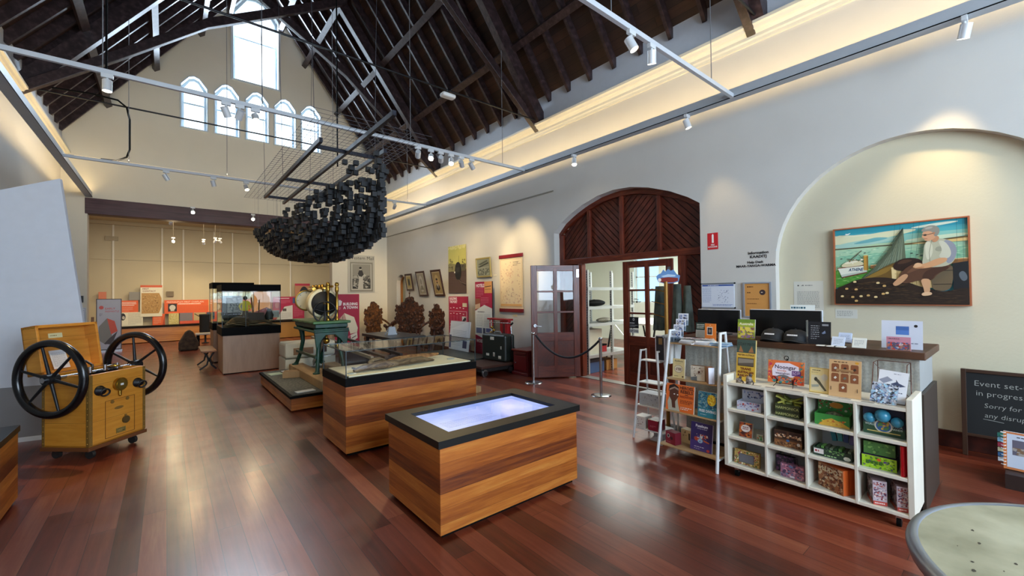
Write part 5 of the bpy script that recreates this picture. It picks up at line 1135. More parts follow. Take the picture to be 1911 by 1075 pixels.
b = B(); b.prism([(-.1, 0), (.1, 0), (.06, .17), (-.07, .17)], -.07, -.05, C('c0c6cc', .3)); b.beam((-.1, .08, 0), (-.05, -.04, .17), .03, .01, C('c0c6cc', .3)); b.lathe([(.06, 0), (.07, .01), (.05, .03)], STEEL, 16, (.12, .02, 0)); tag(b.build('perspex_stand', None, (3.72, 8.62, .76)), 'clear folded leaflet stand on the black topped table', 'stand')
tag(B().box(-.09, .09, -.1, .1, 0, .006, WHITE).build('paper_sheet', None, (3.9, 9.0, .76)), 'white sheet of paper on the black topped table', 'paper')
# long flat exhibits behind the glass case
t = thing('boat_cradle', 'long low pale edged exhibit tray with timber and a round drum, behind the glass case', 'exhibit', (2.88, 9.4, 0))
b = B(); b.box(-.12, .43, -2.2, 1.7, .02, .12, C('3c2a22', .6)); b.build('tray_base', t); 
b = B(); b.beam((-.12, -2.2, .52), (-.12, 1.7, .60), .05, .05, C('b8a88c', .5)); b.beam((.42, -2.2, .52), (.42, 1.7, .60), .05, .05, C('2a2422', .5)); b.beam((.14, -2.2, .50), (.14, 1.7, .57), .07, .04, C('5a4638', .5)); b.build('long_rail', t)
for y in (-2.0, -.4, 1.4): B().box(-.12, .43, y-.04, y+.04, .1, .5, C('3c2a22', .6)).build('cross_bearer', t)
b = B(); b.cyl((0, -.45, .17), (0, .45, .17), .17, C('8c7450', .7), 28); b.cyl((0, .0, .17), (0, -.46, .17), .172, C('5a5c5a', .6), 28); tag(b.build('drum_roller', None, (3.85, 6.9, .0), (0, 0, .9)), 'thick old timber roller lying low behind the glass case', 'roller')
t = thing('timber_sledge', 'low old wooden sledge boards on the floor behind the glass case', 'exhibit', (3.35, 6.15, 0), -.1)
for i, x in enumerate((-.3, 0, .3)): B().box(x-.11, x+.11, -.75, .75, .02, .07, OLDW).build('board', t)
tag(B().box(-.5, .5, -.06, .06, 0, .09, OLDW).build('timber_bearer', None, (3.5, 5.6, 0), (0, 0, .3)), 'short old timber beam on the floor right behind the glass case', 'timber')
# ------------------------------------------------------------------ signs and painting on the right wall near the help desk
a = Art(.15, .235, .003, 'c81e28'); a.rect(.42, .4, .6, .88, 'f4f2f0'); a.rect(.46, .88, .56, .93, 'f4f2f0'); a.text('FIRE', .5, .24, .08, 'f4f2f0', .03); a.text('EXTINGUISHER', .5, .12, .075, 'f4f2f0', .03, maxw=.86); a.build('fire_sign', 'small red and white fire extinguisher sign on the wall right of the arched doorway', 'sign', (XW, 2.79, 2.195), R90)
def wtext(name, lines_, label, y, z, size, gap):
    b = B(); b.raw = True
    for i, s in enumerate(lines_):
        v, f = textmesh(s, .035); k = size/.69; mid = (max(p[0] for p in v)+min(p[0] for p in v))/2
        b.add([((p-mid)*k*1.08, -.001, q*k-i*gap) for p, q in v], f, C('16161a', .5, 0, 0))
    o = b.build(name, None, (XW, y, z), (0, 0, R90)); return tag(o, label, 'lettering')
wtext('wall_lettering', ['Information', 'KAADITJ'], 'black wall lettering reading Information KAADITJ', 2.2, 2.085, .034, .05)
wtext('wall_lettering', ['Help Desk', 'MAAR-YANGA-WARMA'], 'black wall lettering reading Help Desk MAAR-YANGA-WARMA', 2.235, 1.965, .029, .047)
t = thing('whiteboard', 'small whiteboard planner with blue printing left of the orange notice', 'whiteboard', (XW-.012, 2.73, 1.375), R90)
a = Art(.45, .33, .01, 'dfe4ee'); a.rect(.02, .9, .98, .96, '3c5ca8'); a.lines(.2, .91, .8, .95, 1, 'ffffff', .6); a.lines(.03, .2, .3, .85, 12, '7088b8', .3); a.blobs(.5, .2, .85, .75, 26, ['8a94b0', '40507c'], .006, .02, 2); a.lines(.35, .05, .95, .14, 2, '4c6ab0', .4); a.build('board_sheet', parent=t)
B().box(-.24, .24, -.012, .012, -.012, .004, C('b0b6be', .35, .5)).box(-.24, .24, -.012, .012, .326, .342, C('8a9098', .35, .5)).build('board_frame', t)
b = B()
for x in (-.235, .235):
    for z in (-.004, .334): b.ball((x, -.006, z), .012, BLACK, 8)
b.build('corner_cap', t)
a = Art(.19, .19, .003, 'dfe2e8'); a.ell(.5, .5, .5, .5, 'c8202c', 28); a.ell(.5, .5, .46, .46, 'e8e4e4', 28); a.poly([(.5+.44*math.cos(PI*i/14), .42+.5*math.sin(PI*i/14)) for i in range(15)], 'c8202c'); a.lines(.3, .72, .7, .82, 1, 'f6f0f0', .7); a.lines(.12, .5, .88, .66, 1, 'f6f0f0', .8); a.lines(.2, .2, .8, .34, 2, 'a02028', .5)
a.build('warning_sticker', 'round red and white warning sticker under the whiteboard', 'sticker', (XW, 2.80, 1.155), R90)
t = thing('framed_notice', 'orange notice in a silver clip frame on the wall beside the niche', 'notice', (XW-.012, 2.22, 1.25), R90)
a = Art(.30, .44, .008, 'd89850'); a.lines(.1, .86, .5, .92, 1, '6a3c1c', .6); a.lines(.1, .69, .36, .74, 1, '6a3c1c', .6); a.ell(.72, .72, .12, .08, '3a2c30'); a.lines(.66, .7, .78, .74, 1, 'f0d8b8', .6); a.lines(.1, .5, .7, .55, 1, '8a5428', .4); a.lines(.1, .36, .8, .41, 1, '8a5428', .4); a.build('notice_sheet', parent=t, loc=(0, 0, .012))
b = B(); F = C('bcc4d0', .3, .6); b.box(-.17, .17, -.012, .008, 0, .016, F); b.box(-.17, .17, -.012, .008, .445, .463, F); b.box(-.17, -.15, -.012, .008, .016, .445, F); b.box(.15, .17, -.012, .008, .016, .445, F); b.build('clip_frame', t)
XN = XR+.118
a = Art(.31, .43, .006, 'd6d4c8'); a.ell(.16, .88, .03, .02, '4a4a48'); a.poly([(.25, .87), (.33, .9), (.36, .87)], '4a4a48'); a.lines(.4, .865, .88, .895, 1, '3a3a38', .6); a.lines(.12, .2, .86, .72, 15, '7c7c76', .3); a.build('text_panel', 'pale text panel on the niche wall left of the painting', 'sign', (XN, 1.685, 1.28), R90)
a = Art(.205, .105, .005, 'd8d6ca'); a.lines(.08, .2, .8, .85, 5, '6c6c66', .3); a.build('text_panel', 'small caption panel under the left corner of the painting', 'sign', (XN, 1.315, 1.267), R90)
# painting: a fisherman mending nets by the sea
t = thing('painting', 'large framed painting of a seated fisherman mending a net beside a white boat', 'painting', (XR+.085, .865, 1.425), R90)
a = Art(1.06, .86, .02, '2f9cac', rough=.35)
def sp(c, *p): a.poly(list(p), c, sm=2)
a.rect(0, .60, 1, .80, 'b0cca8'); a.rect(0, .78, 1, .88, '86c2b8'); a.rect(0, .87, 1, .93, '4caab4')
a.rect(0, .80, .05, .92, 'd8dcb8'); sp('d8dcb8', (0, .93), (0, .79), (.2, .80), (.42, .84), (.66, .90), (.64, .93), (.45, .93), (.25, .90), (.1, .92)); sp('a4ccc0', (0, .80), (.3, .85), (.56, .845), (.5, .81), (.3, .77), (0, .74)); sp('6cacb2', (.12, .79), (.3, .85), (.36, .86), (.47, .84), (.3, .795)); sp('e8ecd0', (.58, .94), (.8, .975), (.96, .975), (.9, .95), (.7, .925)); sp('c6d8bc', (.55, .80), (1, .84), (1, .79), (.6, .77)); sp('dfe2c4', (.02, .90), (.2, .885), (.36, .905), (.2, .915))
a.rect(0, .36, 1, .735, '8ec4a4'); a.poly([(0, .64), (1, .68), (1, .74), (0, .735)], 'acd2b0'); a.ripples(0, .42, 1, .72, 60, ['78b496', 'b4dcbc', '5ca488', 'd0e8c8'], .07, 12); a.poly([(0, .22), (.5, .22), (.5, .5), (.25, .46), (0, .45)], '4f9638'); a.ripples(0, .25, .5, .50, 60, ['80b848', '2f7a30', 'b8d890', '64a83c'], .06, 14)
a.line([(0, .738), (.62, .748)], .01, '3c2c1c'); a.poly([(.48, .742), (.7, .762), (1, .792), (1, .75), (.6, .735)], '66522e'); a.poly([(.62, .745), (1, .772), (1, .735), (.7, .732)], 'd8b878')
a.poly([(.055, .36), (.02, .48), (.24, .505), (.27, .42)], 'dfe2d2'); a.poly([(.055, .36), (.05, .39), (.27, .44), (.27, .42)], 'b8c4b8'); a.line([(.02, .48), (.24, .505)], .009, '7a3828'); a.poly([(.055, .36), (.27, .42), (.27, .405), (.06, .345)], '6a3c2c'); a.text('ATHENE', .175, .435, .038, '2c4c70', .03, slant=.2, maxw=.12); sp('d8cfa8', (.04, .485), (.08, .56), (.2, .58), (.26, .52), (.2, .50)); sp('ece6cc', (.07, .53), (.1, .565), (.19, .575), (.2, .55)); a.line([(.12, .57), (.23, .70)], .008, '4a4438'); a.line([(.1, .6), (.26, .56)], .006, '4a4438'); a.line([(.14, .56), (.20, .66), (.24, .58)], .004, '5c5444'); a.blobs(.09, .53, .24, .59, 8, ['8c7c58', 'f0ead4'], .006, .014, 3)
a.rect(.245, .44, .282, .63, 'b88c3c'); a.rect(.27, .44, .282, .63, '8c6424'); a.ell(.2635, .63, .0185, .008, 'd8b468'); a.poly([(.3, .5), (1, .53), (1, .48), (.3, .46)], '8a5c30'); a.line([(.3, .5), (1, .535)], .008, 'dcb078'); 
for x in (.36, .44): a.rect(x, .28, x+.02, .47, '3e3418')
a.rect(.40, .2, .47, .46, '2e2014')
a.poly([(.2, .3), (.3, .42), (.44, .66), (.56, .95), (.575, .56), (.44, .46)], '5e6a54'); a.poly([(.34, .42), (.48, .68), (.56, .93), (.545, .55), (.44, .5)], '7a8870')
for i in range(12): a.line([(.22+.028*i, .3+.022*i), (.56, .95)], .002, '343c2e')
for i in range(9): a.line([(.26+.03*i, .36+.06*i), (.44+.016*i, .47+.05*i)], .0015, '4a5440')
for x in (.46, .50, .6, .64, .93, .97): a.line([(x, .46 if x < .9 else .5), (x+.04 if x < .7 else x, 1)], .0018, '2c4c48')
sp('6a5020', (.08, .25), (.25, .29), (.4, .48), (.6, .56), (.52, .38), (.42, .28), (.2, .22)); sp('8a6c2c', (.2, .3), (.38, .44), (.5, .5), (.42, .38))
a.poly([(.47, .26), (.465, .46), (.62, .5), (.77, .46), (.77, .2), (.6, .2)], 'c9ae74'); a.poly([(.47, .26), (.465, .46), (.50, .47), (.50, .25)], 'e4cc94')
for i in range(9): a.line([(.5+.03*i, .24), (.52+.025*i, .47)], .003, '8c7444')
for z in (.3, .38): a.line([(.49, z), (.76, z-.02)], .003, '8c7444')
sp('2c1a12', (.47, .44), (.5, .54), (.6, .58), (.70, .54), (.68, .44), (.56, .40)); sp('4a3020', (.5, .5), (.56, .56), (.64, .54), (.56, .5))
sp('6a5a42', (.76, .16), (.755, .3), (.74, .42), (.78, .47), (.88, .47), (.91, .42), (.90, .3), (.88, .16)); a.line([(.75, .40), (.90, .40)], .008, '3a3024'); a.line([(.765, .24), (.895, .24)], .008, '3a3024'); a.poly([(.9, .14), (1, .14), (1, .5), (.9, .48)], '1a1c20'); sp('5c646c', (.93, .36), (.97, .4), (1, .3), (.96, .26))
a.rect(0, 0, 1, .13, '2c1e14'); a.rect(0, .12, .06, .2, '2c1e14'); a.rect(.94, .12, 1, .19, '2c1e14'); sp('2c1e14', (-.0, -.0), (0, .2), (.08, .25), (.2, .33), (.4, .35), (.56, .29), (.7, .2), (.85, .14), (1, .22), (1, 0)); a.ripples(.02, .02, .98, .17, 60, ['3c2a1c', '1a110a', '4c3824'], .09, 9); a.ripples(.12, .15, .6, .29, 50, ['3c2a1c', '1a110a', '523c24'], .08, 19)
for i, (x, y) in enumerate(((.1, .2), (.17, .29), (.18, .19), (.06, .1), (.15, .09), (.22, .1), (.28, .11), (.34, .09), (.4, .13), (.43, .14), (.18, .04), (.36, .27), (.41, .23))): sp(('d0a868', 'e4c890')[i % 2], (x-.014, y-.012), (x-.012, y+.014), (x+.012, y+.016), (x+.016, y-.01))
sp('5a3a28', (.5, .28), (.56, .44), (.66, .51), (.86, .52), (.90, .44), (.80, .37), (.76, .28), (.68, .30), (.58, .25)); sp('44291c', (.68, .30), (.72, .42), (.86, .46), (.88, .42), (.78, .36), (.76, .28)); sp('6e4a34', (.56, .36), (.64, .47), (.76, .49), (.66, .42))
sp('d0a078', (.675, .31), (.75, .31), (.745, .22), (.745, .14), (.705, .13), (.70, .2)); sp('e0b890', (.70, .15), (.755, .15), (.76, .115), (.70, .10), (.68, .12)); sp('c89870', (.47, .25), (.50, .30), (.56, .38), (.60, .36), (.56, .28), (.50, .22))
sp('b6b59c', (.69, .46), (.705, .6), (.71, .73), (.76, .79), (.83, .78), (.90, .74), (.93, .66), (.92, .52), (.87, .45), (.76, .44)); sp('8e929e', (.84, .77), (.91, .73), (.935, .62), (.905, .5), (.86, .47), (.85, .62)); sp('d2d0b8', (.715, .72), (.72, .58), (.735, .52), (.77, .6), (.77, .72), (.74, .76)); a.line([(.765, .77), (.745, .62), (.75, .48)], .004, '8a8872'); sp('9c9c88', (.78, .64), (.80, .69), (.84, .68), (.83, .62)); sp('c8c8b4', (.80, .76), (.86, .74), (.90, .60), (.87, .53), (.80, .56), (.84, .64))
sp('d09c70', (.62, .455), (.65, .485), (.72, .49), (.80, .55), (.87, .55), (.86, .50), (.76, .44), (.66, .43)); sp('dcae84', (.63, .46), (.645, .50), (.675, .505), (.70, .48), (.67, .44)); sp('b88058', (.64, .44), (.68, .455), (.72, .45), (.68, .43))
sp('c08c68', (.765, .78), (.77, .74), (.80, .74), (.82, .79), (.80, .82)); sp('cf9c78', (.705, .88), (.70, .83), (.695, .81), (.71, .795), (.715, .765), (.75, .755), (.79, .79), (.805, .85), (.77, .89)); sp('8c8a80', (.69, .885), (.71, .92), (.75, .945), (.80, .935), (.825, .88), (.81, .82), (.785, .80), (.78, .85), (.75, .88), (.71, .87)); sp('a8a69c', (.71, .90), (.74, .93), (.78, .925), (.76, .90)); a.line([(.70, .835), (.74, .835), (.785, .85)], .005, '3a2c24'); a.ell(.72, .832, .012, .011, '3a3430'); a.line([(.71, .79), (.735, .785)], .004, '8c5438'); sp('b87c58', (.775, .85), (.785, .865), (.79, .84), (.78, .825))
sp('f2f2ec', (.09, .925), (.12, .93), (.15, .945), (.13, .92), (.11, .915)); sp('f2f2ec', (.11, .92), (.10, .94), (.115, .93))
for x, y in ((.06, .60), (.66, .60), (.69, .585), (.62, .62), (.26, .66)): sp('34423c', (x-.014, y), (x, y+.012), (x+.016, y+.004), (x, y-.006))
a.build('canvas', parent=t, loc=(0, -.0, .012))
b = B(); F = C('a8603c', .35); w2 = .545
b.box(-w2, w2, -.025, .03, 0, .014, F); b.box(-w2, w2, -.025, .03, .87, .884, F); b.box(-w2, -w2+.014, -.025, .03, .014, .87, F); b.box(w2-.014, w2, -.025, .03, .014, .87, F); b.build('picture_frame', t)

# chalkboard leaning in the niche
t = thing('chalkboard', 'black chalkboard with handwritten Event set-up notice standing at the right wall', 'chalkboard', (XR-.06, -.12, .0), R90)
a = Art(.98, .60, .012, '17191a', rough=.8)
def chalk(s, x, y, h, slant=.06): a.text(s, x, y, h, 'aeb0a8', -.012, al='l', slant=slant)
chalk('Event set-up', .06, .78, .085, .03); chalk('in progress', .07, .63, .08, 0); chalk('Sorry for', .12, .45, .07, .1); chalk('any disruption', .12, .30, .07, .1); a.line([(.11, .27), (.19, .26), (.24, .25)], .004, 'a0a29c')
a.build('board_sheet', parent=t, loc=(0, 0, .205))
b = B(); F = C('3a2416', .45)
b.box(-.52, .52, -.012, .02, .19, .215, F); b.box(-.52, .52, -.012, .02, .795, .825, F); b.box(-.52, -.485, -.013, .021, .0, .826, F); b.box(.485, .52, -.013, .021, .0, .826, F); b.build('board_frame', t, bevel=.003)
# spiral book on a low stand
t = thing('spiral_book', 'ring bound book with orange bordered cover standing before the chalkboard', 'book', (5.30, .01, .12), R90-.1)
a = Art(.24, .30, .03, 'd9824a', side='e8e8ea'); a.rect(.08, .06, .94, .95, 'd8e0ee'); a.rect(.2, .4, .9, .8, '6c6878'); a.blobs(.2, .4, .9, .6, 14, ['8a6c50', 'b0a8a0'], .03, .08, 4); a.lines(.3, .86, .7, .9, 1, '3a3a48', .6); a.build('book_block', parent=t, lean=.08)
b = B()
for i in range(11): b.torus((-.12, .01, .03+i*.026), (0, 0, 1), .014, .003, WHITE, 10, 5)
b.build('spiral_binding', t)
b = B()
for i, c in enumerate(('2f7a6c', '7fb0c8', 'a83c50', 'c9c4a0', '3c6c9c', 'd8dce0')): b.box(-.15, -.12, .004, .03, .25-.04*i, .28-.04*i, C(c, .5))
b.build('index_tabs', t)
tag(B().box(-.25, .25, -.2, .2, 0, .115, C('2a1a14', .5)).build('low_stand', None, (5.42, -.08, 0)), 'low dark stand under the ring bound book', 'stand')

# ------------------------------------------------------------------ round table in the foreground corner
t = thing('round_table', 'pale scuffed round table top with rolled metal edge at the lower right corner', 'table', (2.06, -.31, 0))
TT = speckle('worn_table', '9a9476', 'c4bd9e', 5, .5, a2='b0a98a')
b = B(); R = .592
b.lathe([(0, .765), (R-.04, .765), (R-.032, .765)], TT, 72); b.build('table_top', t)
b = B(); b.lathe([(R-.034, .764), (R-.03, .768), (R-.018, .769), (R-.005, .760), (R, .745), (R-.005, .725), (R-.03, .715), (R-.06, .715)], C('a0a8b4', .28, .85), 72); b.lathe([(0, .73), (R-.06, .73)], IRON, 40); b.build('metal_rim', t)
b = B(); b.cyl((0, 0, .03), (0, 0, .73), .035, STEEL, 20); b.build('pedestal', t); b = B(); b.lathe([(.0, .03), (.05, .03), (.28, .015), (.28, 0)], IRON, 40); b.build('base', t)
b = B(); r_ = random.Random(2)
for i in range(26):
    a_ = r_.uniform(1.2, 3.6); q = r_.uniform(.1, .52); x, y = q*math.cos(a_), q*math.sin(a_); s = r_.uniform(.002, .009)
    b.add([(x+s*math.cos(k)*r_.uniform(.6, 1.6), y+s*math.sin(k)*.6, .7656) for k in range(6)], [tuple(range(6))], C('4c4434', .8))
b.raw = True; b.build('scuff_marks', t)

# ------------------------------------------------------------------ the shop
def sloc(y, z, x=3.80): return (x, y, z)
# reception counter
t = thing('reception_counter', 'long counter with dark wooden top and corrugated grey front behind the white cube shelf', 'counter', (4.60, 1.35, 0))
b = B(); b.box(-.36, .30, -.86, .93, .10, 1.08, C('9a9c9a', .5)); b.build('counter_body', t)
b = B(); cor = []
N = 120
for i in range(N+1): cor.append((-.365-.002*math.sin(i*PI/2.0), -.86+1.79*i/N))
b.add([(x, y, .1) for x, y in cor]+[(x, y, 1.08) for x, y in cor], [(i, i+1, N+2+i, N+1+i) for i in range(N)], speckle('grey_corrugated', '9a9a92', 'b0b0a6', 70, .6), True); b.build('corrugated_front', t)
B().box(-.42, .34, -.90, .97, 1.085, 1.14, planks('counter_wood', 'x', 'y', .3, 5, ['2c1a10', '4a2e1c', '6a4630'], .45, .8, 0, (14, 1.4), .3)).build('counter_top', t, bevel=.006)
DP = C('3a2f26', .5)
B().box(-.42, .30, -.885, -.865, 0, .84, DP).build('end_panel', t)
B().box(-.40, .32, -.86, .93, 0, .1, BLACK).build('base_band', t)
# white cube shelf
t = thing('cube_shelf', 'low white cube shelf on casters with twelve compartments of souvenirs', 'shelf', (3.77, 1.08, 0))
W_ = C('dedaca', .45)
b = B(); ys = (-.59, -.315, -.02, .27, .565)
ysd = [-.59, -.305, -.005, .275, .59]
for i, y in enumerate(ysd): 
    z1 = .87 if i in (0, 4) else .80; wd = .017 if i in (0, 4) else .010
    b.box(0, .38, y-wd, y+wd, .085, z1, W_)
b.build('uprights', t, bevel=.004)
b = B()
for z in (.095, .335, .57): b.box(.002, .37, -.59, .59, z-.012, z+.012, W_)
b.box(.002, .38, -.59, .59, .785, .81, W_); b.build('shelf_boards', t, bevel=.003)
B().box(.37, .38, -.59, .59, .09, .8, C('cfd4da', .5)).build('back_panel', t)
for x, y in ((.05, -.52), (.05, .52), (.33, -.52), (.33, .52)): B().cyl((x, y-.012, .03), (x, y+.012, .03), .03, BLACK, 16).box(x-.012, x+.012, y-.016, y+.016, .04, .085, STEEL).build('caster', t)
# contents. columns (y centre) left to right and row floors
CY = (1.535, 1.22, .93, .64); RZ_ = (.583, .348, .108)
def box_art(name, label, cat, w, d, h, loc, rz, front, side='c8c8c8', art=None, top=None, group=None, lean=0):
    a = Art(w, h, d, front, side=side)
    if art: art(a)
    if top: a.b.box(-w/2, w/2, 0, d, h, h+.001, C(top, .5))
    return a.build(name, label, cat, loc, rz, lean, group=group)
def tray(name, label, cat, w, d, h, loc, rz, col, art=None, back=0, inner='2a2c20', bart=None):
    t = thing(name, label, cat, loc, rz)
    a = Art(w, h, .004, col); 
    if art: art(a)
    a.build('tray_front', parent=t)
    c = C(col, .5); b = B(); b.box(-w/2, -w/2+.004, .004, d, 0, h, c); b.box(w/2-.004, w/2, .004, d, 0, h, c); b.box(-w/2, w/2, .004, d, 0, .004, C(inner, .6)); b.box(-w/2, w/2, d-.004, d, 0, h, c); b.build('tray_body', t)
    if back:
        a = Art(w, back, .004, col)
        if bart: bart(a)
        a.build('header_card', parent=t, loc=(0, d-.006, h))
    return t
# row 1
t = tray('souvenir_tray', 'white flower printed open box in the top left compartment of the cube shelf', 'box', .19, .12, .07, (3.82, 1.50, .583), R90, 'c9ccdc', lambda a: (a.blobs(.03, .05, .97, .95, 14, ['5c5c8c', 'c0504c', '8c84b8'], .05, .14, 3)), .08, '8a8ca4', lambda a: a.blobs(.05, .05, .95, .9, 10, ['2c3050', '8c9cc8', '6c74a8'], .05, .16, 4))
def harm(a): a.text('HARMONICA', .5, .12, .2, 'd0d488', .02, maxw=.94); a.text('HARMONICA', .5, .62, .2, 'd0d488', .02, maxw=.94); a.rect(0, .42, 1, .5, '1c2410')
box_art('harmonica_box', 'olive green box lettered HARMONICA in the second top compartment', 'box', .17, .1, .10, (3.84, 1.22, .583), R90, '3c4424', '2a3018', harm, '5a6430')
b = B()
for i in range(9): b.box(-.02+.0*i, .02, -.05, .05, 0, .012, C(('c9cf6c', '6c7c3c', 'a0a848')[i % 3], .4), T=Matrix.Translation(((i % 3-1)*.045, 0, .012*(i//3))) @ Matrix.Rotation(.4*(i % 4-1), 4, 'Y') @ Matrix.Rotation(.3*i, 4, 'Z'))
tag(b.build('wrapped_harmonicas', None, (3.89, 1.22, .69), (0, 0, R90)), 'loose wrapped harmonicas piled on the olive green box', 'toy')
t = tray('toy_tray', 'green and yellow open display box in the third top compartment', 'box', .21, .14, .085, (3.83, .925, .583), R90+.08, '3c8c3c', lambda a: (a.poly([(.1, 0), (.3, .5), (.5, .7), (.8, .4), (1, .1), (1, 0)], 'd8a83c'), a.blobs(.1, .1, .9, .6, 10, ['c86c2c', 'e0c050'], .04, .12, 6)), .10, '244018', lambda a: (a.blobs(.02, .05, .98, .95, 16, ['8c3c24', '3c6c3c', 'c8c8a8'], .04, .12, 7), a.ell(.55, .45, .2, .22, 'd8922c')))
soft('frog_toys', 'dark small toys heaped in the green and yellow open box', 'toy', 3.86, 3.95, .86, .99, .59, .68, speckle('toy_dark', '22281c', '8c9070', 70), 8)
t = thing('globe_pack', 'blue and green puzzle globe pack lettered YOUR WORLD in the top right compartment', 'toy pack', (3.83, .635, .583), R90)
a = Art(.22, .19, .008, '1a2038'); a.poly([(0, 0), (1, 0), (1, .3), (0, .42)], '2c4c34'); a.text('WHOLE', .05, .42, .075, 'c8d8d0', .02, al='l', maxw=.25); a.text('WORLD', .05, .32, .075, 'c8d8d0', .02, al='l', maxw=.25); a.text('IN YOUR', .95, .35, .065, 'c8d8d0', .02, al='r', maxw=.26); a.text('HANDS', .95, .25, .065, 'c8d8d0', .02, al='r', maxw=.26); a.ell(.5, .34, .22, .24, 'd8d4c4', 24); a.ell(.5, .34, .18, .2, '34609c', 24); a.blobs(.36, .2, .64, .5, 8, ['b8502c', 'd8b04c', '58884c'], .03, .07, 3); a.rect(.1, .1, .9, .14, 'c8b468'); a.build('pack_card', parent=t, loc=(0, .02, 0))
for x, z, r_ in ((-.07, .115, .035), (0, .14, .045), (.075, .11, .035)): B().ball((x, .0, z), r_, C('3c8ca8', .15), 14).build('plastic_globe', t)
# row 2
t = thing('snack_book', 'thick small red and orange book leaning in the left middle compartment', 'book', (3.83, 1.535, .348), R90+.1)
a = Art(.10, .12, .035, 'a8481c', side='e0dccc'); a.blobs(0, 0, 1, 1, 16, ['7c2c14', 'd07028', '4c2018'], .05, .16, 3); a.ell(.5, .6, .36, .25, 'f0e4dc'); a.lines(.26, .5, .74, .74, 2, '8c3024', .6); a.build('book_block', parent=t, lean=.2)
box_art('eraser_pack', 'tiny pack of orange and green erasers beside the small red book', 'pack', .05, .03, .05, (3.83, 1.42, .348), R90, 'b9bca8', 'c8c8bc', lambda a: a.blobs(.05, .05, .95, .8, 5, ['c84c20', '3c7c3c'], .08, .2, 2))
def hobby(a): a.rect(0, 0, 1, .4, '8c5a34'); a.blobs(0, 0, 1, .3, 16, ['c09058', '5c3820'], .04, .1, 3); a.rect(.0, .5, .46, .98, '3a2218'); a.rect(.54, .5, 1, .98, '3a2218'); a.blobs(.02, .55, .98, .8, 12, ['d0a070', '9c6440', 'e8d0b0'], .04, .09, 8); a.ell(.5, .42, .06, .07, '2c70b0'); a.ell(.88, .28, .06, .1, 'e0d8d0')
box_art('animal_card_box', 'brown box of horse pictured packets in the second middle compartment', 'box', .19, .11, .125, (3.83, 1.215, .348), R90+.06, '5a3a24', '4a3020', hobby, '3c2a20')
t = tray('putty_tray', 'dark green tray of small tins with a white badge in the third middle compartment', 'box', .235, .13, .06, (3.82, .925, .348), R90, '2a4030', lambda a: (a.rect(.02, .25, .28, .85, 'e8e0dc'), a.lines(.05, .38, .25, .75, 1, 'b03038', .6), a.blobs(.32, .5, .82, .95, 10, ['5c8c4c', '8cb46c'], .06, .14, 3), a.lines(.3, .08, .72, .3, 1, 'a8d090', .6), a.ell(.88, .3, .09, .25, 'e8ece0')), 0, '44543c')
b = B()
for i in range(8): b.box(-.10+.027*i, -.08+.027*i, .02, .11, .01, .06+.004*(i % 3), C(('3c5c3c', '6ca050', '485040', '8c9c7c')[i % 4], .4))
tag(b.build('putty_tins', None, (3.82, .925, .353), (0, 0, R90)), 'row of small green tins standing in the dark green tray', 'tins')
b = B()
for i, c in enumerate(('3c8c9c', '5cb0b0', '4c5c8c', '7c6ca0')): b.box(-.05+.035*i, -.02+.035*i, 0, .02, 0, .08-.01*(i % 2), C(c, .4), T=Matrix.Rotation(.12*(i-1.5), 4, 'Y'))
tag(b.build('gem_boxes', None, (4.02, .92, .43), (0, 0, R90)), 'four small teal and violet boxes behind the dark green tray', 'boxes')
box_art('lime_game_box', 'lime green boxed game with purple edges in the right middle compartment', 'box', .185, .1, .085, (3.83, .66, .348), R90+.03, 'a4d024', '4c3c64', lambda a: (a.blobs(.03, .05, .97, .95, 24, ['7cb018', 'c8e858', '4c7c20', '5c4480'], .03, .1, 3), a.lines(.12, .3, .86, .62, 1, '3c6c18', .8), a.ell(.5, .75, .06, .12, 'e0602c')))
box_art('green_game_box', 'dark green box lying on top of the lime green game box', 'box', .17, .1, .085, (3.845, .66, .440), R90+.03, '4c7c3c', '2a4c30', lambda a: (a.blobs(.03, .05, .97, .95, 16, ['3c6430', '7cac58'], .04, .12, 5),))
for i, y in enumerate((.532, .512)): tag(B().cyl((0, 0, 0), (0, 0, .2), .013, C('c01420', .25), 14).cyl((0, 0, .2), (0, 0, .204), .008, BLACK, 10).build('red_tube', None, (3.80+.02*i, y, .348)), ('glossy red wrapped tube beside the lime game box, the left of the pair', 'glossy red wrapped tube at the shelf end, the right of the pair')[i], 'tube', 'red tubes on the cube shelf')
# row 3
t = thing('gold_foil_frame', 'gold foil box framing a grey picture in the bottom left compartment', 'gift box', (3.83, 1.53, .108), R90)
a = Art(.20, .12, .03, 'c8a860', rough=.25, side='b8924c'); a.blobs(0, 0, 1, 1, 40, ['f0dca0', '8c5c30', 'fff4d0', 'a83c4c', '5c7c4c'], .02, .07, 3); a.rect(.2, .16, .8, .76, '5c6068'); a.rect(.23, .2, .77, .72, '777a80'); a.build('box_block', parent=t, lean=.1)
def bagt(name, label, y, x, cols, back, w=.15, h=.11, sd=1):
    t = thing(name, label, 'bag', (x, y, .108), R90+.05); a = Art(w, h, .04, back, side=back); a.blobs(0, 0, 1, 1, 26, cols, .04, .12, sd); a.rect(.4, .05, .6, .2, 'e4d8e0'); a.build('bag_body', parent=t)
    B().tube([(-.04, .02, h), (-.03, .02, h+.05), (.03, .02, h+.05), (.04, .02, h)], .004, C('26262c', .6), 6).build('bag_handle', t)
bagt('patterned_bag', 'pink and blue patterned pouch with dark handle in the second bottom compartment', 1.19, 3.83, ['c8788c', '6c84a8', 'e0a0b0', '54405c'], '9c6c84', .16, .105, 3); bagt('patterned_bag', 'dark purple pouch behind the pink and blue one in the second bottom compartment', 1.27, 3.93, ['5c3c5c', '3a3444', '84507c'], '33283a', .13, .13, 5)
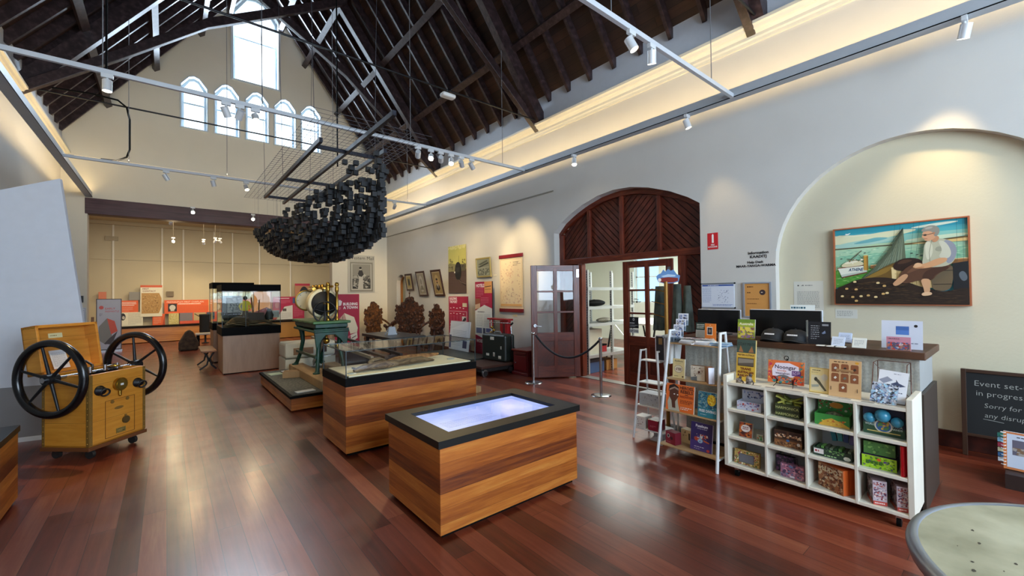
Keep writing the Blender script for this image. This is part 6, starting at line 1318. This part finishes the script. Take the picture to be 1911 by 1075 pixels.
def ludo(a): a.blobs(0, 0, 1, 1, 34, ['c8a070', '5c3018', 'e0c8a0', '8c4c28'], .03, .09, 4); a.text('LUDO', .5, .72, .18, 'e8dcb4', .03, maxw=.9)
for i, (y, lb) in enumerate(((.935, 'brown patterned board game box with orange spine, angled in the third bottom compartment'), (.885, 'second orange spined board game box directly right of the patterned LUDO one'))):
    t = thing('board_game', lb, 'board game', (3.80+.045*i, .835-.026*i, .108), 1.05, 'board games in the third bottom compartment')
    b = B(); b.box(0, .20, -.022, .028, 0, .18, C('c85c24', .4)); b.build('game_box', t, bevel=.003)
    if i == 0:
        a = Art(.20, .18, .004, 'a8683c'); ludo(a); a.build('box_cover', loc=(.10, .034, 0), parent=t, rz=PI)
def drk(a): a.blobs(.05, .2, .95, .95, 22, ['8c3848', 'd8b8b4', '503858', 'b05c58', 'e8dcd8'], .012, .045, 2); a.rect(0, 0, 1, .16, 'c04438'); a.lines(.1, .04, .9, .12, 1, 'f0e0dc', .6)
for i, (y, lb) in enumerate(((.685, 'pink and white patterned carton, left of the two in the bottom right compartment'), (.56, 'pink and white patterned carton, right of the two in the bottom right compartment'))):
    t = thing('fairy_carton', lb, 'carton', (3.81, y-.03, .108), R90+.38, 'cartons in the bottom right compartment')
    a = Art(.075, .165, .14, 'c8bcc4', side='a08c90'); drk(a); a.build('carton_body', parent=t)
    a = Art(.14, .165, .002, '9c8c8c'); a.blobs(0, .1, 1, 1, 26, ['7c3c44', 'd8c0b8', '54483c'], .03, .1, 7); a.rect(0, 0, 1, .14, 'b84c34'); a.build('carton_side', parent=t, loc=(-.0395, .07, 0), rz=-PI/2)
# on top of the cube shelf
def gday(a):
    a.rect(0, .68, 1, 1, '3c5048'); a.text("G'DAY MATE", .5, .86, .07, '1c201c', .02, maxw=.9); a.poly([(.1, .7), (.2, .86), (.36, .7)], '9c6c44'); a.poly([(.62, .7), (.8, .86), (.9, .7)], '9c6c44')
    a.rect(.03, .58, .97, .68, 'd8b04c'); a.text('WESTERN AUSTRALIA', .5, .61, .04, '3a2414', .03, maxw=.88); a.rect(.08, .36, .92, .56, '4a3a2c'); a.rect(.1, .38, .9, .54, '8c8478'); a.poly([(.1, .42), (.9, .46), (.9, .38), (.1, .38)], '5c5248')
    a.text('TRANS', .5, .27, .055, '6a2c14', .04); a.text('AUSTRALIAN', .5, .19, .055, '6a2c14', .04, maxw=.85); a.text('RAILWAY', .5, .11, .055, '6a2c14', .04)
box_art('poster_book', 'tall yellow railway poster book topped by a green G DAY MATE print', 'book', .155, .02, .36, (3.90, 1.555, .812), R90, 'd0a838', 'c8b070', gday, lean=.12)
for y, x, lb in ((1.57, 3.81, 'small brown and grey animal figurine at the left end of the cube shelf top'), (1.485, 3.80, 'dark bird shaped figurine in front of the yellow railway poster')):
    b = B(); r_ = random.Random(int(y*100)); h = .05 if y > 1.5 else .085; b.ball((0, 0, h*.45), .022, speckle('figure_paint', '3a302c', 'a89c90', 60), 10, (1.2, .9, h/.05)); b.ball((.012, 0, h*.95), .013, C('4a3c34', .6), 8); b.tube([(.02, 0, h*.5), (.035, 0, h*.2), (.03, 0, 0)], .006, C('4a3c34', .6), 6); b.tube([(-.015, 0, h*.3), (-.02, 0, 0)], .006, C('4a3c34', .6), 6)
    tag(b.build('animal_figurine', None, (x, y, .81), (0, 0, R90)), lb, 'figurine')
t = thing('noongar_book', 'bright orange children book titled Noongar on a black wire easel', 'book', (3.92, 1.255, .835), R90)
a = Art(.26, .185, .012, 'e07038'); a.blobs(0, 0, 1, .3, 14, ['c83c5c', 'e8b04c', '3c8c8c', 'd84c2c'], .03, .1, 4); a.blobs(0, .3, .12, 1, 8, ['c83c5c', 'e8904c'], .03, .08, 5); a.blobs(.86, 0, 1, 1, 10, ['e8904c', '3c8c8c'], .03, .07, 6)
a.poly([(.14, .3), (.12, .6), (.22, .88), (.6, .92), (.86, .78), (.88, .5), (.7, .3)], 'e4dcec'); a.text('Noongar', .5, .64, .16, '3a2440', .02, maxw=.6); a.text('boodja', .4, .52, .09, 'c86c4c', .01); a.text('waangkan', .42, .4, .1, '4a3050', .01, maxw=.46); a.rect(.68, .38, .92, .6, '5c2c78'); a.lines(.7, .41, .9, .57, 3, 'e8d8f0', .35); a.ell(.45, .24, .2, .14, '6c6c70'); a.blobs(.3, .1, .7, .3, 8, ['9c9494', '4c4448', 'd8602c'], .03, .08, 8); a.build('book_block', parent=t, lean=.16)
b = B()
for s in (-1, 1):
    b.tube([(s*.07, -.05, -.02), (s*.06, -.01, .0), (s*.06, .0, .03), (s*.075, -.02, .055), (s*.09, -.02, .045), (s*.085, -.02, .03)], .0028, BLACK, 6); b.tube([(s*.06, -.02, .0), (s*.03, .05, .1), (0, .06, .2)], .0028, BLACK, 6); b.tube([(s*.06, -.01, 0), (s*.06, .08, -.02)], .0028, BLACK, 6)
b.tube([(-.06, -.015, .002), (.06, -.015, .002)], .0028, BLACK, 6); b.torus((0, .045, .205), (0, 1, 0), .016, .0028, BLACK, 14, 6); b.build('wire_easel', t)
def bird(a): a.frame(0, 0, 1, 1, .03, 'c8a850'); a.lines(.15, .86, .85, .93, 1, '4a4030', .5); a.lines(.1, .78, .6, .82, 1, '8c7c58', .4); a.rect(.1, .1, .86, .7, 'd4c8a4'); a.ell(.78, .64, .16, .13, 'c8c4b4'); a.poly([(.3, .6), (.5, .52), (.9, .12), (.8, .1), (.46, .38), (.3, .5)], '54503c'); a.ell(.34, .54, .09, .08, '3a362c'); a.poly([(.12, .3), (.5, .34), (.5, .25), (.14, .2)], '9ca094')
box_art('bird_print', 'cream bird print in a card mount beside the pin display', 'print', .125, .008, .19, (3.86, 1.01, .812), R90, 'ddc98c', 'd0b878', bird, lean=.16)
t = thing('pin_display', 'plywood display board with seven brown card badge pins', 'display board', (3.83, .845, .812), R90)
a = Art(.19, .27, .006, 'd0a878'); a.lines(.15, .92, .76, .96, 1, '5a3c24', .6); a.ell(.87, .94, .06, .03, 'd89c2c')
for x, z in ((.2, .66), (.5, .66), (.8, .66), (.2, .4), (.5, .4), (.8, .4), (.45, .14)): a.poly([(x-.12, z), (x+.12, z), (x+.12, z+.2), (x+.09, z+.23), (x-.09, z+.23), (x-.12, z+.2)], '8a5230'); 
for x, z, c in ((.2, .76, 'c8c4b8'), (.5, .76, '2a2420'), (.8, .75, '3a2a20'), (.2, .5, 'd8d4c8'), (.5, .5, '6c7468'), (.8, .5, 'c0b8ac'), (.45, .25, 'e0dccc')): a.poly([(x-.05, z), (x, z-.035), (x+.06, z+.01), (x+.01, z+.05)], c)
a.rect(.06, .16, .08, .26, '3a2a1c'); a.rect(.88, .16, .9, .26, '3a2a1c'); a.build('ply_board', parent=t, lean=.14); B().beam((0, .02, .2), (0, .1, .005), .1, .004, C('c09868', .6)).build('rear_strut', t)
t = thing('print_rack', 'wire card rack at the right end of the cube shelf top', 'rack', (3.90, .62, .812), R90)
b = B(); WR = C('6a4a40', .4, .5)
for x in (-.08, .1):
    b.tube([(x, -.04, 0), (x, .06, .26), (x, .2, .26), (x, .2, 0), (x, -.04, 0)], .003, WR, 6)
for z in (.0, .13, .26): b.tube([(-.08, .2, z), (.1, .2, z)], .003, WR, 6)
b.tube([(-.08, -.04, 0), (.1, -.04, 0)], .003, WR, 6); b.tube([(-.08, .06, .26), (.1, .2, 0)], .002, WR, 5); b.build('wire_frame', t)
a = Art(.155, .215, .003, 'dcdee4'); a.lines(.5, .9, .92, .93, 1, '4a5068', .5); a.poly([(.02, .66), (.3, .8), (.5, .7), (.2, .56)], '8c90a0'); a.poly([(.45, .58), (.62, .66), (.95, .56), (.7, .5), (.5, .52)], '3c4460'); a.poly([(.62, .66), (.6, .74), (.7, .64)], '3c4460'); a.lines(.52, .3, .95, .35, 1, '4a5068', .5); a.build('whale_print', 'white print of whales leaning on the wire card rack', 'print', (3.86, .60, .822), R90, lean=.32, roll=.08)
a = Art(.14, .14, .004, 'b4bccc', rough=.2); a.blobs(0, 0, 1, 1, 46, ['4c5468', 'e8ecf4', '7c90b8', '3c4048', 'a8d0e8'], .02, .07, 3); a.build('foil_packet', 'shiny silver packet of keyrings in front of the whale print', 'packet', (3.81, .63, .812), R90, lean=.25, roll=.1)
# scattered stickers along the shelf top front
b = B(); r_ = random.Random(9)
for i in range(11):
    y = .52+.1*i+r_.uniform(-.02, .02); b.box(3.775, 3.81, y-.035, y+.035, .811, .8125, C(('a8a49c', 'b8b4ac', '9c9890')[i % 3], .5))
tag(b.build('label_strip', None), 'row of small grey printed labels along the front of the cube shelf top', 'labels')

# on the counter
def mon(y0, y1, z0, z1, label, x=4.55):
    t = thing('monitor', label, 'monitor', (x, (y0+y1)/2, 1.14), R90, 'monitors on the counter'); w = y1-y0
    B().box(-w/2, w/2, 0, .03, z0-1.14, z1-1.14, C('08080a', .25)).build('screen_panel', t, bevel=.004); B().box(-w/2-.004, w/2+.004, .028, .045, z0-1.145, z1-1.135, C('c8ccd4', .4)).build('rear_shell', t, bevel=.004)
    B().box(-.1, .1, .0, .12, 0, .008, DGREY).box(-.02, .02, .04, .06, 0, z0-1.14+.05, DGREY).build('stand', t)
mon(1.86, 2.30, 1.17, 1.40, 'black monitor behind the yellow poster book on the counter, left one'); mon(1.16, 1.76, 1.15, 1.41, 'wide black display screen behind the two black caps on the counter')
box_art('australia_book', 'lime green and yellow picture book titled Australia on the counter', 'book', .155, .012, .185, (4.30, 1.70, 1.142), R90, '9cac34', 'd8d4b8', lambda a: (a.rect(0, .82, 1, 1, '6c8c30'), a.text('Australia', .5, .7, .13, 'f0f0d8', .02, maxw=.85), a.blobs(.03, .03, .97, .6, 30, ['c8a02c', '7c5c30', '8c6ca0', 'd8c858'], .03, .1, 6)), lean=.1)
def cap(y, label):
    t = thing('baseball_cap', label, 'cap', (4.32, y, 1.142), R90, 'black caps on the counter')
    K = C('0d0d0f', .75); b = B(); prof = [(0, .11), (.04, .107), (.075, .09), (.098, .05), (.102, .0)]; b.lathe(prof, K, 28); b.ball((0, 0, .112), .008, K, 8); b.build('crown', t)
    vs = []; n = 18
    for k in range(4):
        f = k/3
        for i in range(n+1):
            a_ = PI+PI*i/n; x = (.098+.004*math.sin(PI*f))*math.cos(a_); vs.append((x, (.095+.085*f)*math.sin(a_), .004+.034*(1-(x/.1)**2)*(.55+.45*f)-.012*f))
    b = B(); b.add(vs, [(k*(n+1)+i, k*(n+1)+i+1, (k+1)*(n+1)+i+1, (k+1)*(n+1)+i) for k in range(3) for i in range(n)], K, True); o = b.build('visor', t); s = o.modifiers.new('s', 'SOLIDIFY'); s.thickness = .004
    q = B(); q.raw = True
    for i in range(9):
        xa = -.04+.009*i; ya = lambda x: -.1015+.25*abs(x)**1.6
        q.add([(xa, ya(xa)+.002, .060), (xa+.007, ya(xa+.007)+.002, .060), (xa+.007, ya(xa+.007)+.006, .072), (xa, ya(xa)+.006, .072)], [(0, 1, 2, 3)], C('e8e8ec', .4, 0, 0))
    q.build('white_lettering', t)
cap(1.47, 'black cap with white lettering on the counter, left of the two'); cap(1.29, 'black cap with white lettering on the counter, right of the two')
t = thing('brochure_holder', 'black leaflet card in a clear holder right of the caps', 'leaflet', (4.25, 1.10, 1.142), R90)
a = Art(.16, .19, .004, '0e1018'); a.rect(.62, .82, .9, .9, '8c9098'); a.lines(.12, .2, .5, .86, 7, '9ca0a8', .3); a.poly([(.6, .5), (.75, .62), (.78, .5), (.66, .46)], '6c7c9c'); a.build('card', parent=t, lean=.08); B().box(-.09, -.085, -.01, .03, 0, .2, glass('e8f0f8', .2)).build('clear_holder', t)
a = Art(.2, .32, .003, 'dce4e4'); a.lines(.04, .87, .96, .96, 1, '2c5c70', .6); a.ell(.3, .78, .08, .04, '1c1c20'); a.build('printed_sign', 'small white sign behind the wide black screen on the counter', 'sign', (4.68, 1.34, 1.14), R90)
for i, (y, x, lb, c) in enumerate(((.965, 4.2, 'stack of pale blue cards in a stepped holder on the counter, front one', 'c0cce0'), (.935, 4.27, 'stack of pale blue cards in a stepped holder on the counter, rear one', 'b4c4e0'), (.83, 4.2, 'small clear holder of white cards right of the pale blue ones', 'd0d4d0'))):
    a = Art(.085, .085, .02, c, rough=.3); a.lines(.15, .2, .85, .8, 4, '6c7488', .3); a.build('card_stack', lb, 'cards', (x, y, 1.142+.03*(i == 1)), R90, lean=.5, group='card holders on the counter')
t = thing('calendar_box', 'white curved display card with round hole standing at the counter end', 'display card', (4.35, .60, 1.142), R90)
a = Art(.235, .215, .004, 'c8d0e0'); a.ell(.84, .82, .045, .05, '1c1a1c'); a.rect(.36, .5, .68, .8, '4c78c0'); a.rect(.36, .66, .68, .8, '3c64a8'); a.lines(.7, .18, .9, .23, 1, '6c7488', .5); a.build('card_sheet', parent=t, lean=.12)
box_art('postcard_box', 'pink boxed postcard set in front of the white curved display card', 'box', .135, .02, .10, (4.22, .60, 1.142), R90, 'c08498', 'a87488', lambda a: (a.rect(0, 0, 1, .5, 'a87c70'), a.blobs(.05, .05, .95, .6, 20, ['d0d4dc', 'c83c2c', '5c4c5c', '4c5c8c'], .04, .12, 5), a.lines(.1, .8, .8, .92, 1, '5c3c50', .4)), lean=.06)
for i, y in enumerate((1.06, 1.0, .94)): tag(B().box(-.025, .025, -.035, .035, 0, .006, WHITE).build('small_card', None, (4.165, y, 1.141)), ('white small card on the counter edge below the black leaflet', 'white small card on the counter edge, middle of three', 'white small card on the counter edge nearest the pale blue cards')[i], 'card', 'cards on the counter edge')
# coats hanging on a brass stand, with a board on top
t = thing('display_stand', 'brass coloured pole stand topped by a painted blue ship board with dark cloths hanging', 'stand', (4.50, 2.645, 0))
B().cyl((0, 0, 0), (0, 0, 1.72), .022, C('8a6428', .42, .5), 16).build('pole', t); B().lathe([(.18, 0), (.18, .02), (.03, .05)], IRON, 24).build('base', t)
a = Art(.27, .18, .01, '4c78b0'); a = Art(.27, .17, .008, '5c88c0')
a.b = B(); pts = [(.02, .3), (.0, .5), (.08, .62), (.2, .7), (.3, .95), (.38, .8), (.5, .98), (.6, .85), (.72, .92), (.85, .6), (.98, .5), (.92, .1), (.7, .0), (.3, .0), (.1, .1)]
a.b.prism([((x-.5)*.27, z*.17) for x, z in pts], 0, .008, C('8ca8d0', .5)); a.k = 1
a.poly(pts, '5c88c0'); a.poly([(.05, .15), (.3, .05), (.7, .05), (.9, .15), (.9, .35), (.5, .42), (.1, .35)], '7c2c28'); a.ell(.14, .24, .07, .12, 'e8e4e0'); a.poly([(.2, .5), (.5, .62), (.8, .55), (.8, .45), (.3, .42)], 'a8c4e0')
t_stand = t
a.build('ship_board', parent=t, loc=(0, -.03, 1.70), rz=R90*.82)
CO = speckle('dark_cloth', '1c2420', '343c36', 12, .85)
def cloth(x, y, z0, z1, w, label, seed, rz=R90):
    r = random.Random(seed); b = B(); n = 26; K = 6; vs = []
    for k in range(K):
        s = k/(K-1); z = z1+(z0-z1)*s; ww = w*(.62+.38*s)
        for i in range(n):
            a_ = 2*PI*i/n; q = 1+.16*math.sin(a_*6+seed)*s+r.uniform(-.03, .03); vs.append((ww/2*q*math.cos(a_), .045*q*math.sin(a_)*(1+s), z))
    b.add(vs, [(k*n+i, k*n+(i+1) % n, (k+1)*n+(i+1) % n, (k+1)*n+i) for k in range(K-1) for i in range(n)]+[tuple(range(n))], CO, True)
    return tag(b.build('hanging_cloth', None, (x, y, 0), (0, 0, rz)), label, 'garment', 'garments on the brass stand')
cloth(4.62, 2.80, 1.14, 1.67, .16, 'dark grey green garment hanging left of the brass pole', 1); cloth(4.60, 2.56, 1.14, 1.69, .13, 'dark grey garment hanging just right of the brass pole', 2); cloth(4.64, 2.46, 1.14, 1.67, .11, 'dark narrow garment hanging farthest right on the brass stand', 3)
for z in (1.3, 1.45, 1.6): B().cyl((0, 0, z), (0, .19, z+.04), .005, BRASS, 6).build('hook', t_stand)

# ------------------------------------------------------------------ white ladder shelves
LW = C('d0d2d2', .4); LS = planks('ladder_shelf_wood', 'x', 'y', .5, 3, ['8a6844', 'b08c60', 'c4a274'], .45, .8, 0, (14, 1.5))
def ladder(name, label, x0, ya, yb, h, shelves, dep, lean, boardmat, r=.014, sp=0):
    t = thing(name, label, 'shelf', (x0, (ya+yb)/2, 0)); hy = (yb-ya)/2
    for s in (-1, 1):
        b = B(); b.cyl((0, s*hy, 0), (lean, s*(hy-.04-sp), h), r, LW, 12); b.build('front_leg', t)
        b = B(); b.cyl((dep, s*hy, 0), (lean+.10, s*(hy-.04-sp), h), r*.8, LW, 12); b.build('rear_leg', t)
        b = B(); b.cyl((lean, s*(hy-.04-sp), h-.01), (lean+.10, s*(hy-.04-sp), h-.01), r*.8, LW, 10)
        for z in shelves: f = z/h; b.cyl((lean*f, s*(hy-(.04+sp)*f), z-.012), (dep+(lean+.10-dep)*f, s*(hy-(.04+sp)*f), z-.012), r*.7, LW, 8)
        b.build('side_rung', t)
    for z in shelves:
        f = z/h; B().box(lean*f+.005, dep+(lean+.10-dep)*f-.005, -hy+(.04+sp)*f, hy-(.04+sp)*f, z-.012, z, boardmat).build('shelf_board', t, bevel=.002)
    return t
ladder('ladder_shelf', 'white framed ladder shelf with light wood boards full of books beside the cube shelf', 3.73, 1.735, 2.315, 1.22, (.115, .44, .745, 1.09), .40, .20, LS)
b = B(); b.cyl((3.93, 1.775, 1.21), (3.93, 2.275, 1.21), .001, LW, 6)
ladder('small_ladder_shelf', 'small white ladder stand to the left of the wooden ladder shelf', 3.98, 2.42, 2.76, .97, (.12, .37, .62, .86), .30, .06, LW, .012, .03)
# books on the ladder shelf
box_art('engraving_book', 'cream book titled Bunbury with an oval engraving on the ladder shelf', 'book', .125, .012, .19, (3.90, 2.175, .748), R90, 'dcc68c', 'e0d8c0', lambda a: (a.text('Bunbury', .5, .84, .09, '3a3424', .015, maxw=.8), a.lines(.2, .74, .8, .78, 1, '8c7c50', .4), a.ell(.48, .48, .36, .2, '8c6c5c'), a.ell(.48, .48, .33, .18, 'ddd0b0'), a.blobs(.22, .4, .74, .54, 9, ['a8847c', '9c8878'], .03, .07, 2), a.lines(.15, .08, .72, .13, 1, '3a3424', .5), a.ell(.86, .1, .06, .04, '3a2420')), lean=.08)
t = thing('gift_set', 'cream and brown boxed gift cards on the ladder shelf beside the Bunbury book', 'gift box', (3.92, 1.99, .748), R90+.1)
a = Art(.13, .14, .05, 'ddd4c0', side='8c6034'); a.blobs(.05, .3, .95, .95, 10, ['a88c70', '5c4434', 'c8b8a0'], .02, .06, 4); a.poly([(0, 0), (.45, 0), (.45, .3), (0, .2)], '6c7478'); a.ell(.6, .6, .08, .08, '5c3424'); a.build('box_block', parent=t)
t = thing('notecard_box', 'upright pack of white cards with brown back at the right of the Bunbury book', 'cards', (3.86, 1.83, .748), R90+.7)
Art(.05, .15, .08, 'dfe0ea', side='8c5a38').build('card_pack', parent=t)
def heroes(a):
    a.rect(0, .0, 1, 1, 'e06c28'); a.poly([(.1, 0), (.06, .3), (.14, .6), (.4, .62), (.44, .3), (.52, 0)], 'b8b4a0'); a.poly([(.12, .5), (.12, .82), (.3, .92), (.44, .8), (.46, .55), (.34, .34), (.36, .1), (.24, .1), (.2, .36)], '5c3424'); a.poly([(.08, .7), (.1, .92), (.28, 1), (.44, .9), (.47, .76), (.3, .82)], '2a1a14'); a.poly([(.1, .72), (.3, .84), (.46, .76), (.45, .84), (.3, .9), (.12, .8)], 'a88c78'); a.ell(.3, .62, .03, .02, 'f0ece4'); a.ell(.42, .61, .025, .02, 'f0ece4')
    a.text('HEROES,', .74, .84, .11, '2a1c18', .02, maxw=.48); a.text('REBELS', .74, .70, .11, '2a1c18', .02, maxw=.48); a.text('AND', .74, .63, .04, '2a1c18', .02); a.text('INNOVATORS', .74, .53, .08, '8c2c18', .01, maxw=.46); a.lines(.52, .3, .95, .46, 3, '5c2414', .4); a.lines(.54, .08, .94, .2, 2, 'f4dcc8', .5)
box_art('heroes_book', 'orange picture book titled HEROES, REBELS AND INNOVATORS on the ladder shelf', 'book', .285, .015, .255, (3.83, 2.135, .442), R90, 'e06c28', 'e8dcc8', heroes, lean=.12)
box_art('free_diving_book', 'blue green book titled FREE DIVING with a yellow flower on the ladder shelf', 'book', .18, .02, .23, (3.83, 1.86, .442), R90, '2c6c84', 'dcd8d0', lambda a: (a.blobs(0, .3, 1, 1, 60, ['1c4460', '6c9cb0', '88a8a0', '34788c'], .02, .06, 3), a.rect(0, .0, 1, .36, '2c7c8c'), a.ell(.7, .7, .22, .22, 'e0bc28'), a.blobs(.5, .5, .9, .9, 20, ['f0dc60', 'c89418'], .02, .05, 5), a.text('FREE DIVING', .5, .2, .1, 'e8ecec', .02, maxw=.86), a.lines(.15, .08, .7, .13, 1, 'c8dce0', .4)), lean=.1)
def fuss(a):
    a.rect(0, 0, 1, .35, '4a3878'); a.text('Fussbum', .5, .84, .09, 'f0eef4', .035, maxw=.8); a.text('Comes to Earth', .52, .77, .04, 'e0dce8', .01, maxw=.6); a.ell(.3, .42, .13, .08, 'c8502c'); a.ell(.46, .36, .12, .08, 'a8c8e0'); a.ell(.5, .5, .07, .06, 'd8d4d0'); a.poly([(.6, .6), (.8, .56), (.82, .5), (.62, .52)], 'd8805c'); a.poly([(.6, .42), (.88, .36), (.86, .32), (.62, .36)], 'd86c34'); a.blobs(.2, .3, .8, .6, 12, ['f0e8e0', '5c4c8c', 'c83c2c'], .015, .04, 3); a.lines(.2, .12, .7, .16, 1, 'e8e4f0', .5); a.lines(.2, .05, .7, .09, 1, 'c8c0dc', .4); a.ell(.84, .07, .07, .05, 'c8443c')
box_art('fussbum_book', 'dark purple picture book titled Fussbum on the bottom board of the ladder shelf', 'book', .205, .012, .255, (3.83, 1.93, .117), R90, '382c60', 'e0dce8', fuss, lean=.14)
t = thing('camera_craft_box', 'dark red toy camera craft box at the left of the bottom ladder board', 'box', (3.80, 2.215, .117), R90-.25)
a = Art(.12, .115, .08, '8c1c30', side='6c1424'); a.ell(.3, .65, .14, .16, 'd8d0c8'); a.ell(.3, .65, .1, .12, '2a1418'); a.ell(.62, .5, .14, .14, '3a1018'); a.lines(.1, .1, .8, .2, 1, 'c87c84', .4); a.build('box_block', parent=t)
t = thing('wood_craft_box', 'pale wooden toy box behind the red camera box', 'box', (3.93, 2.12, .117), R90-.25)
a = Art(.13, .13, .08, 'd0ac78', side='dcc498'); a.rect(.7, .3, .84, .8, '3a2a1c'); a.blobs(.1, .1, .6, .9, 5, ['8c6c44'], .04, .1, 3); a.build('box_block', parent=t)
tag(B().box(-.1, .1, 0, .02, 0, .1, glass('dfe6f8', .15)).box(-.1, .1, .02, .03, 0, .1, C('a4acd0', .4)).build('postcard_pack', None, (4.05, 2.12, .36), (-.2, 0, R90)), 'pale violet pack of cards behind the red camera box', 'cards')
# ladder top board
t = thing('postcard_rack', 'clear stepped rack of postcards at the left of the ladder shelf top board', 'rack', (3.98, 2.24, 1.092), R90+.15)
for i in range(4):
    a = Art(.10, .12, .004, 'c8ccd8'); a.frame(0, 0, 1, 1, .05, 'e8ecf4'); a.blobs(.08, .1, .92, .9, 14, ['4c4c5c', '8c7c6c', '5c6c9c', 'a8b0b8'], .04, .12, 20+i); a.build('postcard', parent=t, loc=(.012*i, .035*i, .055*i), lean=.12)
b = B(); b.box(-.06, .1, -.01, .15, 0, .004, glass('dde8f0', .2)); 
for i in range(4): b.box(-.055+.012*i, .055+.012*i, .035*i-.01, .035*i-.007, .055*i, .055*i+.05, glass('dde8f0', .2))
b.build('clear_steps', t)
for i, (y, x, lb, w, d) in enumerate(((2.08, 3.97, 'pile of white printed leaflets on the ladder shelf top board, left pile', .16, .15), (1.95, 3.99, 'pile of white printed leaflets with purple marks on the ladder top board', .18, .15))):
    t = thing('leaflet_pile', lb, 'leaflets', (x, y, 1.092), R90+.3*i-.1)
    for k in range(4):
        b = B(); b.box(-w/2, w/2, -d/2, d/2, .012*k, .012*k+.008, C('dcdad8', .5), T=Matrix.Rotation(.2*k-.2, 4, 'Z') @ Matrix.Rotation(.03*k, 4, 'X')); b.build('leaflet', t)
    a = Art(w*.9, d*.9, .001, 'e0dedc'); a.blobs(.05, .05, .95, .95, 14, ['8c6c84', '5c6470', 'a85c6c'], .04, .1, 4+i); o = a.build('printed_top', parent=t, loc=(0, -d*.45, .052)); o.rotation_euler = (-PI/2+.0, 0, .1)
box_art('history_leaflet', 'black and grey leaflet standing on the ladder shelf beside the orange card', 'leaflet', .11, .01, .165, (4.18, 2.08, 1.12), R90, 'b4b4ae', '2a2c34', lambda a: (a.rect(0, .55, 1, 1, '20342c'), a.lines(.1, .62, .8, .92, 3, 'c8d0c8', .55), a.lines(.1, .1, .9, .48, 7, '84847c', .3), a.rect(1.04, 0, 1.4, 1, '181a22')), lean=.05)
box_art('orange_card', 'orange card with a small dark photograph standing on the ladder shelf top', 'card', .105, .012, .165, (4.10, 1.95, 1.12), R90, 'd8782c', 'c86c28', lambda a: (a.rect(.2, .32, .72, .8, 'e8dccc'), a.rect(.25, .36, .67, .76, '2c2c38'), a.ell(.46, .56, .1, .1, '8c7864'), a.ell(.5, .9, .05, .02, 'f0dcc8')), lean=.05)
tag(B().box(-.09, .09, -.07, .07, 0, .028, C('7c5c38', .6)).build('wooden_tray', None, (4.08, 2.0, 1.092), (0, 0, R90)), 'small brown tray under the leaflets on the ladder shelf top board', 'tray')
t = thing('paper_stack', 'stack of blue edged papers at the right end of the ladder shelf top board', 'papers', (3.99, 1.80, 1.092), R90)
for k in range(5): B().box(-.08, .08, -.06, .07, .006*k, .006*k+.004, C(('6c9cc8', 'a8c4d8', 'e0e4e8')[k % 3], .5), T=Matrix.Rotation(.05*k, 4, 'Z')).build('paper', t)
soft('badge_heap', 'heap of small blue and white items at the foot of the brass pole', 'souvenirs', 4.05, 4.22, 2.25, 2.5, 1.092, 1.15, speckle('badge_mix', '2c5c80', 'd8e0e4', 90, .4), 6, amp=.5)
# small ladder contents
t = thing('bottle_bag', 'tall narrow white framed gift box standing on top of the small ladder', 'gift box', (4.08, 2.48, .863), R90)
a = Art(.11, .27, .07, '26242a', side='dcdce4'); a.frame(0, 0, 1, 1, .03, 'dcdce4'); a.rect(.35, .65, .75, .9, '8c6c3c'); a.build('box_block', parent=t)
def dots(a): a.blobs(.05, .05, .95, .95, 12, ['4c5464', '8c8468', '6c7484'], .02, .05, 3)
box_art('spotted_box', 'white spotted storage box on the second board of the small ladder', 'box', .25, .16, .13, (4.02, 2.58, .373), R90, 'b8c0c4', 'ccd0d4', dots, 'e0e4e8')
box_art('mug_box', 'white gift box with brown dots on the lowest boards of the small ladder', 'box', .12, .14, .12, (4.0, 2.69, .123), R90, 'e0dcd4', 'd0c8bc', lambda a: a.blobs(.1, .1, .9, .9, 7, ['8c5c3c', '4c4444'], .03, .06, 4), 'e8e4dc')
box_art('red_gift_box', 'dark red gift box beside the white dotted one on the small ladder', 'box', .12, .14, .11, (4.0, 2.53, .123), R90, '84142c', '6c1024', lambda a: a.lines(.2, .3, .8, .5, 2, 'c87c88', .3), 'd0ccc4')
for i, y in enumerate((2.36, 2.33)): tag(B().box(-.01, .01, -.1, .1, 0, .24, WHITE).build('picture_tray', None, (4.1, y-.0, .86), (0, .12, R90)), ('white flat frame standing between the ladders, left one', 'white flat frame standing between the ladders, right one')[i], 'frame', 'frames between the ladders')
b = B()
for k in range(6): b.box(-.1, .1, -.08, .08, .01*k, .01*k+.006, C('ccd0d4', .5), T=Matrix.Rotation(.12*k, 4, 'Z'))
tag(b.build('magazine_pile', None, (4.15, 2.52, .0)), 'low pile of grey magazines on the floor under the small ladder', 'magazines')
